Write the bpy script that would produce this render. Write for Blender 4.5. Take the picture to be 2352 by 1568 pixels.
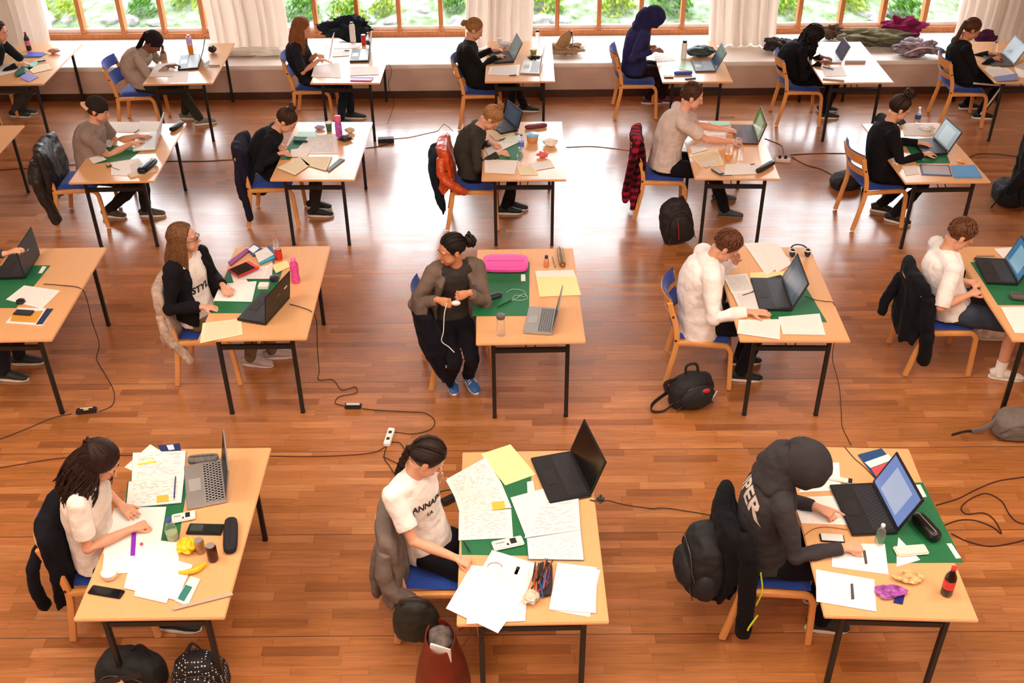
import bpy, bmesh, math, random
import numpy as np
from mathutils import Vector, Matrix, Euler, noise
from mathutils.bvhtree import BVHTree
for o in list(bpy.data.objects): bpy.data.objects.remove(o, do_unlink=True)
S = bpy.context.scene
COL = S.collection
R = random.Random(7)
PI = math.pi
# ------------------------------------------------------------ camera, world, lights, exposure
CF, CP, CY, CR, CH = 2439.9348, 0.5960959, -0.0034043, -0.009776974, 5.0773734
cam_d = bpy.data.cameras.new('camera'); cam = bpy.data.objects.new('camera', cam_d); COL.objects.link(cam)
cam_d.sensor_width = 36; cam_d.lens = CF / 2352 * 36; cam_d.clip_end = 200
_f = Vector((math.sin(CY) * math.cos(CP), math.cos(CY) * math.cos(CP), -math.sin(CP)))
_r0 = Vector((math.cos(CY), -math.sin(CY), 0)); _u0 = _r0.cross(_f)
_r = _r0 * math.cos(CR) + _u0 * math.sin(CR); _u = _u0 * math.cos(CR) - _r0 * math.sin(CR)
cam.matrix_world = Matrix(((_r.x, _u.x, -_f.x, 0), (_r.y, _u.y, -_f.y, 0), (_r.z, _u.z, -_f.z, CH), (0, 0, 0, 1)))
S.camera = cam
S.view_settings.view_transform = 'Standard'; S.view_settings.look = 'None'
S.view_settings.gamma = 1; S.view_settings.use_curve_mapping = False
S.view_settings.exposure = -0.12
W = bpy.data.worlds.new('sky'); S.world = W; W.use_nodes = True
_b = W.node_tree.nodes['Background']; _b.inputs[0].default_value = (0.9, 0.96, 1.0, 1); _b.inputs[1].default_value = 9.8
def area(name, loc, rot, sx, sy, power, color):
    l = bpy.data.lights.new(name, 'AREA'); l.shape = 'RECTANGLE'; l.size = sx; l.size_y = sy; l.energy = power; l.color = color
    o = bpy.data.objects.new(name, l); COL.objects.link(o); o.location = loc; o.rotation_euler = rot; o['kind'] = 'structure'; return o
# ceiling luminaires of the hall (big soft boxes), and sky light entering at the windows
for ix, x in enumerate((-5.0, 0.0, 5.0)):
    for iy, y in enumerate((-1.6, 1.6, 4.8)):
        area('hall_lamp', (x, y, 6.6), (0, 0, 0), 2.6, 1.6, (130, 180, 185)[iy], (1.0, 0.88, 0.74))
for x0, x1 in ((-6.3, -3.7), (-3.2, -0.45), (0.1, 2.8), (3.3, 6.05)):
    o = area('window_portal', ((x0 + x1) / 2, 14.42, 2.1), (-PI / 2, 0, 0), x1 - x0, 3.3, 1, (1, 1, 1)); o.data.cycles.is_portal = True
# ------------------------------------------------------------ pixel to place (all pixels in the 2352x1568 frame)
def ray(px, py):
    u, v = (px - 1176), (py - 784)
    cr, sr = math.cos(CR), math.sin(CR); u, v = cr * u + sr * v, -sr * u + cr * v
    x = u / CF; up = -v / CF
    y = math.cos(CP) + up * math.sin(CP); z = -math.sin(CP) + up * math.cos(CP)
    c, s = math.cos(CY), math.sin(CY)
    return c * x + s * y, -s * x + c * y, z
def at(px, py, z=0.0):
    x, y, d = ray(px, py); t = (z - CH) / d; return Vector((x * t, y * t, z))
def atY(px, py, Y):
    x, y, d = ray(px, py); t = Y / y; return Vector((x * t, Y, CH + d * t))
class Crop:
    def __init__(s, x0, y0, k): s.x0, s.y0, s.k = x0, y0, k
    def __call__(s, x, y): return s.x0 + x / s.k, s.y0 + y / s.k
CF1, CF2, CF3 = Crop(60, 960, 2.578), Crop(820, 940, 2.497), Crop(1540, 960, 2.579)
CS1, CS2, CS3, CS4, CS5 = Crop(0, 500, 5.6), Crop(340, 480, 3.267), Crop(860, 500, 3.267), Crop(1440, 440, 2.904), Crop(1940, 480, 3.136)
CT1, CT2, CT3, CT4, CT5 = Crop(0, 200, 3.92), Crop(500, 200, 3.92), Crop(960, 200, 3.92), Crop(1360, 180, 3.92), Crop(1800, 180, 4.261)
CW1, CW2, CW3, CW4 = Crop(0, 0, 3.92), Crop(600, 0, 3.92), Crop(1200, 0, 3.92), Crop(1752, 0, 3.92)
PX = Crop(0, 0, 1)
# ------------------------------------------------------------ materials
_M = {}
def nd(nt, t, **kw):
    n = nt.nodes.new(t)
    for k, v in kw.items():
        if k == 'op': n.operation = v
        elif k.startswith('i'): n.inputs[int(k[1:])].default_value = v
        else: setattr(n, k, v)
    return n
def srgb(h):
    if isinstance(h, str):
        v = [int(h[i:i + 2], 16) / 255 for i in (0, 2, 4)]
        return tuple(((c + .055) / 1.055) ** 2.4 if c > .04 else c / 12.92 for c in v) + (1,)
    return tuple(h) + (1,) if len(h) == 3 else h
def mat(name, col, rough=.6, metal=0, var=0, vs=20, bump=0, bs=60, spec=None, emit=0, trans=0, sheen=0, stretch=None, alpha=1, ior=None, bd=.004):
    key = (name, col, rough, var, bump)
    if key in _M: return _M[key]
    m = bpy.data.materials.new(name); m.use_nodes = True; nt = m.node_tree; p = nt.nodes['Principled BSDF']
    c = srgb(col); p.inputs['Base Color'].default_value = c; p.inputs['Roughness'].default_value = rough; p.inputs['Metallic'].default_value = metal
    if spec is not None: p.inputs['Specular IOR Level'].default_value = spec
    if trans: p.inputs['Transmission Weight'].default_value = trans
    if ior: p.inputs['IOR'].default_value = ior
    if sheen: p.inputs['Sheen Weight'].default_value = sheen
    if alpha < 1: p.inputs['Alpha'].default_value = alpha
    if emit: p.inputs['Emission Color'].default_value = c; p.inputs['Emission Strength'].default_value = emit
    if var or bump:
        tc = nd(nt, 'ShaderNodeTexCoord'); vec = tc.outputs['Object']
        if stretch:
            mp = nd(nt, 'ShaderNodeMapping'); mp.inputs['Scale'].default_value = stretch; nt.links.new(vec, mp.inputs[0]); vec = mp.outputs[0]
    if var:
        n = nd(nt, 'ShaderNodeTexNoise'); n.inputs['Scale'].default_value = vs; n.inputs['Detail'].default_value = 4
        nt.links.new(vec, n.inputs['Vector'])
        mx = nd(nt, 'ShaderNodeMix', data_type='RGBA', blend_type='MULTIPLY'); mx.inputs[0].default_value = 1
        mr = nd(nt, 'ShaderNodeMapRange'); mr.inputs[1].default_value = .3; mr.inputs[2].default_value = .7; mr.inputs[3].default_value = 1 - var; mr.inputs[4].default_value = 1 + var
        nt.links.new(n.outputs[0], mr.inputs[0]); mx.inputs[6].default_value = c; nt.links.new(mr.outputs[0], mx.inputs[7]); nt.links.new(mx.outputs[2], p.inputs['Base Color'])
    if bump:
        n = nd(nt, 'ShaderNodeTexNoise'); n.inputs['Scale'].default_value = bs; n.inputs['Detail'].default_value = 3
        nt.links.new(vec, n.inputs['Vector'])
        b = nd(nt, 'ShaderNodeBump'); b.inputs['Strength'].default_value = bump; b.inputs['Distance'].default_value = bd
        nt.links.new(n.outputs[0], b.inputs['Height']); nt.links.new(b.outputs[0], p.inputs['Normal'])
    _M[key] = m; return m
def cloth(col, var=.12, name='cloth'): return mat(name, col, .92, var=var, vs=9, bump=.6, bs=14, spec=.12, sheen=.02, bd=.02)
def skinm(col='D99A7C'): return mat('skin', col, .5, var=.05, vs=25, spec=.35)
def hairm(col): return mat('hair', col, .5, var=.4, vs=70, spec=.22, bump=.5, bs=160, bd=.003)
MATS = {}
def M(k): return MATS[k]()
MATS.update(
 black=lambda: mat('black_metal', '17130F', .45, var=.1),
 plastic=lambda: mat('black_plastic', '1A1A1C', .4),
 maple=lambda: mat('bent_beech', 'DE9A58', .4, var=.08, vs=14, stretch=(1, 1, .2)),
 blue=lambda: mat('blue_wool', '1B3F95', .95, var=.12, vs=80, bump=.3, bs=300, sheen=.2),
 white=lambda: mat('white_paper', 'ECE5DF', .75, spec=.2),
 silver=lambda: mat('silver_shell', 'B4B2B0', .38, metal=.6),
 green=lambda: mat('green_blotter', '16683C', .6, var=.06, vs=30),
 rubber=lambda: mat('dark_rubber', '0E0C0B', .7),
 glass=lambda: mat('clear_plastic', 'F2F6F6', .06, trans=.9, ior=1.2, alpha=.55),
)
# text-like printing on paper, in the sheet's own UV
def paper(kind='lines', base='EDE6E0', ink='55555E', rows=34, key=0, amount=.5):
    k = ('paper', kind, base, ink, rows, key, amount)
    if k in _M: return _M[k]
    m = bpy.data.materials.new('printed_paper'); m.use_nodes = True; nt = m.node_tree; L = nt.links.new; p = nt.nodes['Principled BSDF']
    p.inputs['Roughness'].default_value = .7; p.inputs['Specular IOR Level'].default_value = .25
    uv = nd(nt, 'ShaderNodeUVMap'); sp = nd(nt, 'ShaderNodeSeparateXYZ'); L(uv.outputs[0], sp.inputs[0])
    def mth(op, a, b=None):
        n = nd(nt, 'ShaderNodeMath', op=op)
        for i, q in enumerate((a, b)):
            if q is None: continue
            if isinstance(q, (int, float)): n.inputs[i].default_value = q
            else: L(q, n.inputs[i])
        return n.outputs[0]
    v = mth('MULTIPLY', sp.outputs[1], rows); fr = mth('FRACT', v); fl = mth('FLOOR', v)
    line = mth('LESS_THAN', fr, .42)
    cb = nd(nt, 'ShaderNodeCombineXYZ'); L(mth('MULTIPLY', sp.outputs[0], 26 if kind != 'maths' else 9), cb.inputs[0]); L(mth('ADD', fl, key * 17.3), cb.inputs[1])
    ns = nd(nt, 'ShaderNodeTexNoise'); ns.inputs['Scale'].default_value = 1.0; ns.inputs['Detail'].default_value = 1; L(cb.outputs[0], ns.inputs['Vector'])
    words = mth('GREATER_THAN', ns.outputs[0], {'lines': .44, 'maths': .54, 'sparse': .6}.get(kind, .44))
    mg = mth('MULTIPLY', mth('GREATER_THAN', sp.outputs[0], .09), mth('LESS_THAN', sp.outputs[0], .91))
    mg2 = mth('MULTIPLY', mth('GREATER_THAN', sp.outputs[1], .08), mth('LESS_THAN', sp.outputs[1], .93))
    f = mth('MULTIPLY', mth('MULTIPLY', line, words), mth('MULTIPLY', mg, mg2)); f = mth('MULTIPLY', f, amount)
    mx = nd(nt, 'ShaderNodeMix', data_type='RGBA'); mx.inputs[6].default_value = srgb(base); mx.inputs[7].default_value = srgb(ink)
    L(f, mx.inputs[0]); L(mx.outputs[2], p.inputs['Base Color']); _M[k] = m; return m
def keysm(base='141416', key='2C2C30', nx=15, ny=6):
    k = ('keys', base, key, nx)
    if k in _M: return _M[k]
    m = bpy.data.materials.new('keyboard_keys'); m.use_nodes = True; nt = m.node_tree; L = nt.links.new; p = nt.nodes['Principled BSDF']
    uv = nd(nt, 'ShaderNodeUVMap'); br = nd(nt, 'ShaderNodeTexBrick', offset=.5)
    br.inputs['Color1'].default_value = srgb(key); br.inputs['Color2'].default_value = srgb(key); br.inputs['Mortar'].default_value = srgb(base)
    br.inputs['Scale'].default_value = 1; br.inputs['Mortar Size'].default_value = .011; br.inputs['Brick Width'].default_value = 1 / nx; br.inputs['Row Height'].default_value = 1 / ny
    L(uv.outputs[0], br.inputs[0]); L(br.outputs[0], p.inputs['Base Color']); p.inputs['Roughness'].default_value = .45; _M[k] = m; return m
def screenm(kind):
    k = ('screen', kind)
    if k in _M: return _M[k]
    m = bpy.data.materials.new('lit_screen'); m.use_nodes = True; nt = m.node_tree; L = nt.links.new; p = nt.nodes['Principled BSDF']
    cols = {'off': ('0B0D10', '0B0D10', 0), 'doc': ('8FA8E8', 'D3DCF6', .75), 'grey': ('A5B0B2', 'CBD4D2', .62), 'teal': ('3F8FC0', 'A8D8EA', .6), 'violet': ('7A6FA8', '8E85B8', .4), 'green': ('7FA04A', 'D5DDB8', .55), 'dim': ('5D6B78', '75848F', .4), 'slate': ('4C6074', '5E7488', .35)}
    a, b, e = cols[kind]
    uv = nd(nt, 'ShaderNodeUVMap'); sp = nd(nt, 'ShaderNodeSeparateXYZ'); L(uv.outputs[0], sp.inputs[0])
    def band(o, lo, hi):
        g = nd(nt, 'ShaderNodeMath', op='GREATER_THAN'); g.inputs[1].default_value = lo; L(o, g.inputs[0])
        l = nd(nt, 'ShaderNodeMath', op='LESS_THAN'); l.inputs[1].default_value = hi; L(o, l.inputs[0])
        q = nd(nt, 'ShaderNodeMath', op='MULTIPLY'); L(g.outputs[0], q.inputs[0]); L(l.outputs[0], q.inputs[1]); return q.outputs[0]
    q = nd(nt, 'ShaderNodeMath', op='MULTIPLY'); L(band(sp.outputs[0], .2, .8), q.inputs[0]); L(band(sp.outputs[1], .08, .86), q.inputs[1])
    mx = nd(nt, 'ShaderNodeMix', data_type='RGBA'); mx.inputs[6].default_value = srgb(a); mx.inputs[7].default_value = srgb(b); L(q.outputs[0], mx.inputs[0])
    p.inputs['Base Color'].default_value = srgb('0A0B0D'); p.inputs['Roughness'].default_value = .2
    if e: L(mx.outputs[2], p.inputs['Emission Color']); p.inputs['Emission Strength'].default_value = e
    _M[k] = m; return m
# ------------------------------------------------------------ mesh kit
def nrm(v):
    l = np.linalg.norm(v); return v / l if l > 1e-9 else v
class MB:
    def __init__(s): s.v = []; s.f = []; s.uv = {}; s.mi = []; s.cur = 0; s.mats = []
    def m(s, material):
        if material not in s.mats: s.mats.append(material)
        s.cur = s.mats.index(material); return s
    def add(s, vs, fs):
        n = len(s.v); s.v += [tuple(map(float, a)) for a in vs]; s.f += [tuple(i + n for i in f) for f in fs]; s.mi += [s.cur] * len(fs); return s
    def box(s, c, d, rot=None):
        h = np.array(d) / 2; P = np.array([(x, y, z) for x in (-1, 1) for y in (-1, 1) for z in (-1, 1)]) * h
        if rot is not None: P = P @ np.array(rot).T
        return s.add(P + np.array(c), [(0, 1, 3, 2), (4, 6, 7, 5), (0, 4, 5, 1), (2, 3, 7, 6), (0, 2, 6, 4), (1, 5, 7, 3)])
    def prism(s, poly, z0, z1):
        n = len(poly)
        a = sum(poly[i][0] * poly[(i + 1) % n][1] - poly[(i + 1) % n][0] * poly[i][1] for i in range(n))
        if a < 0: poly = poly[::-1]
        P = [(p[0], p[1], z0) for p in poly] + [(p[0], p[1], z1) for p in poly]
        return s.add(P, [tuple(range(n))[::-1], tuple(range(n, 2 * n))] + [(i, (i + 1) % n, n + (i + 1) % n, n + i) for i in range(n)])
    def ell(s, c, r, rot=None, n=16, m=10):
        P = [(0, 0, -1)]
        for j in range(1, m):
            a = -PI / 2 + PI * j / m
            for i in range(n): b = 2 * PI * i / n; P.append((math.cos(a) * math.cos(b), math.cos(a) * math.sin(b), math.sin(a)))
        P.append((0, 0, 1)); P = np.array(P) * np.array(r)
        if rot is not None: P = P @ np.array(rot).T
        F = [(0, 1 + (i + 1) % n, 1 + i) for i in range(n)]
        for j in range(m - 2):
            for i in range(n): a = 1 + j * n; F.append((a + i, a + (i + 1) % n, a + n + (i + 1) % n, a + n + i))
        a = 1 + (m - 2) * n; F += [(a + i, a + (i + 1) % n, len(P) - 1) for i in range(n)]
        return s.add(P + np.array(c), F)
    def loft(s, path, rad, side=None, n=12, sq=1.0, cap=True):
        # tube along path; rad scalar / list / list of (a,b): a along side, b along normal; sq<1 squarer
        P = np.array([np.array(p, float) for p in path]); k = len(P)
        if np.isscalar(rad): rad = [rad] * k
        rad = list(rad); rad = rad + [rad[-1]] * (k - len(rad))
        rad = [(q, q) if np.isscalar(q) else q for q in rad]
        T = np.gradient(P, axis=0); T = np.array([nrm(t) for t in T])
        sd = np.array(side, float) if side is not None else (np.array([0, 0, 1.]) if abs(T[0][2]) < .9 else np.array([0, 1., 0]))
        V_ = []; prev = sd
        for i in range(k):
            base = sd if side is not None else prev
            a = base - T[i] * (base @ T[i])
            if np.linalg.norm(a) < 1e-3: a = prev - T[i] * (prev @ T[i])
            a = nrm(a); prev = a; b = np.cross(T[i], a)
            for j in range(n):
                q = 2 * PI * (j + .5) / n; cx, sx = math.cos(q), math.sin(q)
                if sq != 1: cx = math.copysign(abs(cx) ** sq, cx); sx = math.copysign(abs(sx) ** sq, sx)
                V_.append(P[i] + a * cx * rad[i][0] + b * sx * rad[i][1])
        F = [(i * n + j, i * n + (j + 1) % n, (i + 1) * n + (j + 1) % n, (i + 1) * n + j) for i in range(k - 1) for j in range(n)]
        if cap: F += [tuple(range(n))[::-1], tuple(range((k - 1) * n, k * n))]
        return s.add(V_, F)
    def cyl(s, a, b, r, n=16): return s.loft([a, b], r, n=n)
    def lathe(s, prof, c=(0, 0, 0), n=20):
        V_ = []; k = len(prof)
        for r, z in prof:
            for j in range(n): q = 2 * PI * j / n; V_.append((c[0] + r * math.cos(q), c[1] + r * math.sin(q), c[2] + z))
        F = [(i * n + j, i * n + (j + 1) % n, (i + 1) * n + (j + 1) % n, (i + 1) * n + j) for i in range(k - 1) for j in range(n)]
        F += [tuple(range(n))[::-1], tuple(range((k - 1) * n, k * n))]
        return s.add(V_, F)
    def quaduv(s, pts, uvs=((0, 0), (1, 0), (1, 1), (0, 1))):
        n = len(s.f); s.add(pts, [tuple(range(len(pts)))]); s.uv[n] = uvs; return s
    def build(s, name, parent=None, smooth=True, off=None, bevel=0):
        me = bpy.data.meshes.new(name); V_ = s.v
        if off is not None: V_ = [(a[0] - off[0], a[1] - off[1], a[2] - off[2]) for a in V_]
        me.from_pydata(V_, [], s.f); me.validate(clean_customdata=False)
        for m_ in s.mats: me.materials.append(m_)
        if len(me.polygons) == len(s.mi): me.polygons.foreach_set('material_index', s.mi)
        if s.uv and len(me.polygons) == len(s.f):
            l = me.uv_layers.new(name='UVMap')
            for fi, uvs in s.uv.items():
                for q, li in enumerate(me.polygons[fi].loop_indices): l.data[li].uv = uvs[q]
        if bevel:
            bm = bmesh.new(); bm.from_mesh(me); bmesh.ops.bevel(bm, geom=[e for e in bm.edges if e.is_manifold and e.calc_face_angle(0) > .6], offset=bevel, segments=2, affect='EDGES'); bm.to_mesh(me); bm.free()
        if smooth:
            me.polygons.foreach_set('use_smooth', [True] * len(me.polygons)); me.set_sharp_from_angle(angle=.7)
        o = bpy.data.objects.new(name, me); COL.objects.link(o)
        if parent: o.parent = parent
        return o
def cr(pts, k=6):
    P = [np.array(p, float) for p in pts]; P = [2 * P[0] - P[1]] + P + [2 * P[-1] - P[-2]]; out = []
    for i in range(1, len(P) - 2):
        for j in range(k):
            t = j / k; a, b, c, d = P[i - 1:i + 3]
            out.append(.5 * ((2 * b) + (-a + c) * t + (2 * a - 5 * b + 4 * c - d) * t * t + (-a + 3 * b - 3 * c + d) * t ** 3))
    out.append(P[-2]); return out
def tag(o, label=None, cat=None, group=None, kind=None):
    if label: o['label'] = label
    if cat: o['category'] = cat
    if group: o['group'] = group
    if kind: o['kind'] = kind
    return o
def empty(name, loc, rz=0, **kw):
    o = bpy.data.objects.new(name, None); COL.objects.link(o); o.location = loc; o.rotation_euler = (0, 0, rz); o.empty_display_size = .1
    return tag(o, **kw)
def part(mb, name, root, **kw):   # geometry given in world space, made local to an unrotated root
    l = Vector((0, 0, 0)); p = root
    while p: l = l + p.location; p = p.parent
    return mb.build(name, root, off=(l[0], l[1], l[2]), **kw)
def copy_tree(o, parent=None):
    c = o.copy(); COL.objects.link(c); c.parent = parent
    for ch in list(o.children): copy_tree(ch, c)
    return c
BAKE = []
def remesh(o, vox, smooth=5, disp=0, dscale=.12, fac=.6):
    m = o.modifiers.new('r', 'REMESH'); m.mode = 'VOXEL'; m.voxel_size = vox; m.use_smooth_shade = True
    if disp:
        key = 'folds%.3f' % dscale; t = bpy.data.textures.get(key) or bpy.data.textures.new(key, 'CLOUDS'); t.noise_scale = dscale; t.noise_depth = 2
        d = o.modifiers.new('d', 'DISPLACE'); d.texture = t; d.strength = disp; d.mid_level = .5
    s_ = o.modifiers.new('s', 'SMOOTH'); s_.factor = fac; s_.iterations = smooth
    BAKE.append(o); return o
def bake_all():
    dg = bpy.context.evaluated_depsgraph_get(); dg.update(); new = []
    for o in BAKE: new.append((o, bpy.data.meshes.new_from_object(o.evaluated_get(dg), depsgraph=dg)))
    for o, me in new: o.modifiers.clear(); o.data = me; me.name = o.name
    BAKE.clear()
# ============================================================ the hall
def floor_material():
    m = bpy.data.materials.new('varnished_strip_parquet'); m.use_nodes = True; nt = m.node_tree; L = nt.links.new; p = nt.nodes['Principled BSDF']
    tc = nd(nt, 'ShaderNodeTexCoord'); sp = nd(nt, 'ShaderNodeSeparateXYZ'); L(tc.outputs['Object'], sp.inputs[0])
    def mth(op, a, b=None):
        n = nd(nt, 'ShaderNodeMath', op=op)
        for i, q in enumerate((a, b)):
            if q is None: continue
            if isinstance(q, (int, float)): n.inputs[i].default_value = q
            else: L(q, n.inputs[i])
        return n.outputs[0]
    def wn(a, b=None):
        c = nd(nt, 'ShaderNodeCombineXYZ')
        for i, q in enumerate((a, b)):
            if q is not None: L(q, c.inputs[i])
        n = nd(nt, 'ShaderNodeTexWhiteNoise', noise_dimensions='3D'); L(c.outputs[0], n.inputs[0]); return n.outputs[0]
    yr = mth('DIVIDE', sp.outputs[1], .072); row = mth('FLOOR', yr); rf = mth('FRACT', yr)
    off = mth('MULTIPLY', wn(row), 3.0); xr = mth('DIVIDE', mth('ADD', sp.outputs[0], off), .46); col = mth('FLOOR', xr); cf = mth('FRACT', xr)
    rnd = wn(row, col)
    ramp = nd(nt, 'ShaderNodeValToRGB'); e = ramp.color_ramp.elements
    e[0].position = 0; e[0].color = srgb('96582C'); e[1].position = 1; e[1].color = srgb('C68044')
    for pos, c in ((.15, 'AB6931'), (.75, 'B87038')): q = e.new(pos); q.color = srgb(c)
    L(rnd, ramp.inputs[0])
    mp = nd(nt, 'ShaderNodeMapping'); mp.inputs['Scale'].default_value = (2.2, 34, 1); L(tc.outputs['Object'], mp.inputs[0])
    gn = nd(nt, 'ShaderNodeTexNoise'); gn.inputs['Scale'].default_value = 1.6; gn.inputs['Detail'].default_value = 6; gn.inputs['Distortion'].default_value = .6
    ad = nd(nt, 'ShaderNodeVectorMath', operation='ADD'); L(mp.outputs[0], ad.inputs[0]); cb = nd(nt, 'ShaderNodeCombineXYZ'); L(mth('MULTIPLY', rnd, 50.), cb.inputs[0]); L(cb.outputs[0], ad.inputs[1]); L(ad.outputs[0], gn.inputs['Vector'])
    g = nd(nt, 'ShaderNodeMapRange'); g.inputs[1].default_value = .3; g.inputs[2].default_value = .72; g.inputs[3].default_value = .72; g.inputs[4].default_value = 1.12; L(gn.outputs[0], g.inputs[0])
    big = nd(nt, 'ShaderNodeTexNoise'); big.inputs['Scale'].default_value = .9; big.inputs['Detail'].default_value = 5; L(tc.outputs['Object'], big.inputs['Vector'])
    bg = nd(nt, 'ShaderNodeMapRange'); bg.inputs[1].default_value = .35; bg.inputs[2].default_value = .7; bg.inputs[3].default_value = .84; bg.inputs[4].default_value = 1.1; L(big.outputs[0], bg.inputs[0])
    # seams between strips and the long joints of the boards
    s1 = mth('LESS_THAN', rf, .045); s2 = mth('LESS_THAN', cf, .008)
    br = mth('FRACT', mth('DIVIDE', sp.outputs[1], .864)); s3 = mth('LESS_THAN', br, .008)
    seam = mth('MAXIMUM', mth('MULTIPLY', mth('MAXIMUM', s1, s2), .32), mth('MULTIPLY', s3, .75))
    f = mth('MULTIPLY', mth('MULTIPLY', g.outputs[0], bg.outputs[0]), mth('SUBTRACT', 1.0, seam))
    mx = nd(nt, 'ShaderNodeMix', data_type='RGBA', blend_type='MULTIPLY'); mx.inputs[0].default_value = 1; L(ramp.outputs[0], mx.inputs[6]); L(f, mx.inputs[7]); L(mx.outputs[2], p.inputs['Base Color'])
    p.inputs['Specular IOR Level'].default_value = .8; p.inputs['Coat Weight'].default_value = .75; p.inputs['Coat Roughness'].default_value = .19; p.inputs['Coat IOR'].default_value = 1.75
    rr = nd(nt, 'ShaderNodeMapRange'); rr.inputs[3].default_value = .34; rr.inputs[4].default_value = .5; L(rnd, rr.inputs[0]); L(rr.outputs[0], p.inputs['Roughness'])
    h = mth('ADD', mth('MULTIPLY', seam, -1.0), mth('ADD', mth('MULTIPLY', gn.outputs[0], .35), mth('MULTIPLY', rnd, .3)))
    b = nd(nt, 'ShaderNodeBump'); b.inputs['Strength'].default_value = .35; b.inputs['Distance'].default_value = .0016; L(h, b.inputs['Height']); L(b.outputs[0], p.inputs['Normal'])
    b2 = nd(nt, 'ShaderNodeBump'); b2.inputs['Strength'].default_value = .3; b2.inputs['Distance'].default_value = .0012; L(h, b2.inputs['Height']); L(b2.outputs[0], p.inputs['Coat Normal'])
    return m
def struct(name, mb, label=None, **kw):
    o = mb.build(name, **kw); o['kind'] = 'structure'
    if label: o['label'] = label
    return o
XL, XR, YF, ZC = -9.0, 9.0, -3.0, 6.9
YB, YW, ZS = 13.1, 14.24, .44          # bench front, window plane, bench top
wall = mat('painted_wall', 'DCCBBE', .75, var=.04, vs=3, bump=.15, bs=40)
brick = mat('painted_masonry', 'D3B9AB', .8, var=.07, vs=5, bump=.5, bs=18, stretch=(.4, 1, 1.6))
sillm = mat('bench_top', 'F1E7DF', .55, var=.03, vs=3)
ceilm = mat('ceiling_paint', 'C9A88A', .9)
oak = mat('window_oak', 'B8703A', .45, var=.2, vs=8, stretch=(6, 6, .6))
a = MB().m(floor_material()); a.box(((XL + XR) / 2, (YF + YB) / 2 + .2, -.05), (XR - XL, YB - YF + .4, .1)); struct('floor', a, 'varnished orange strip parquet floor', smooth=False)
a = MB().m(ceilm); a.box((0, (YF + YW) / 2, ZC + .1), (XR - XL, YW - YF + 1, .2)); struct('ceiling', a, smooth=False)
a = MB().m(wall); a.box((XL - .1, (YF + YW) / 2, ZC / 2), (.2, YW - YF + 1, ZC)); struct('wall_left', a, smooth=False)
a = MB().m(wall); a.box((XR + .1, (YF + YW) / 2, ZC / 2), (.2, YW - YF + 1, ZC)); struct('wall_right', a, smooth=False)
a = MB().m(mat('back_panelling', 'A5714A', .7)); a.box((0, YF - .1, ZC / 2), (XR - XL, .2, ZC)); struct('wall_front', a, smooth=False)
# low masonry under the window bench
a = MB().m(brick)
a.box((0, YB + .06, ZS / 2 - .02), (XR - XL, .12, ZS - .05)); struct('wall_bench', a, 'low pale masonry wall under the window bench', smooth=False)
a = MB().m(sillm); a.box((0, (YB + YW) / 2 - .005, ZS - .03), (XR - XL, YW - YB + .03, .06)); struct('trim_1', a, 'deep white window bench along the far wall', bevel=.012)
a = MB().m(mat('dark_skirting', '4A2C1C', .5, var=.2, vs=5)); a.box((0, YB - .012, .045), (XR - XL, .024, .09)); struct('baseboard_back', a, 'dark brown skirting under the bench', smooth=False)
# piers and lintel
WIN = [(-6.33, -3.6, 5), (-3.2, -.4, 5), (.04, 2.84, 5), (3.28, 6.08, 5)]
ZT = 3.3
a = MB().m(wall); xs = [XL] + [q for w in WIN for q in w[:2]] + [XR]
for i in range(0, len(xs), 2): a.box(((xs[i] + xs[i + 1]) / 2, YW + .12, ZT / 2 + ZS / 2), (xs[i + 1] - xs[i], .34, ZT - ZS))
a.box((0, YW + .12, (ZT + ZC) / 2), (XR - XL, .34, ZC - ZT)); a.box((0, YW + .12, ZS / 2 - .1), (XR - XL, .34, ZS + .2))
struct('wall_back', a, smooth=False)
glassm = mat('window_glass', 'FFFFFF', 0, trans=1, ior=1.02, alpha=.25)
for wi, (x0, x1, n) in enumerate(WIN):
    r = empty('window_%d' % (wi + 1), ((x0 + x1) / 2, YW, ZS)); r['kind'] = 'structure'
    r['label'] = 'oak framed window looking onto the rock garden'
    f = MB().m(oak); f.box(((x0 + x1) / 2, YW - .0, ZS + .035), (x1 - x0, .14, .07))
    f.box(((x0 + x1) / 2, YW, ZT - .04), (x1 - x0, .12, .08)); f.box(((x0 + x1) / 2, YW, 2.5), (x1 - x0, .08, .06))
    part(f, 'window_frame', r, bevel=.006)
    w = MB().m(mat('white_sash', 'F2EDE6', .5)); w.box(((x0 + x1) / 2, YW + .03, ZS + .095), (x1 - x0, .05, .05)); part(w, 'window_sill', r, smooth=False)
    st = (x1 - x0) / n
    for i in range(n + 1):
        q = MB().m(oak); q.box((x0 + i * st, YW + .0, (ZS + .07 + ZT) / 2), (.055, .13, ZT - ZS - .07)); part(q, 'mullion', r, bevel=.006)
    g = MB().m(glassm)
    for i in range(n): g.box((x0 + (i + .5) * st, YW + .05, (ZS + .1 + ZT) / 2), (st - .05, .006, ZT - ZS - .2))
    part(g, 'window_pane', r, smooth=False)
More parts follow.
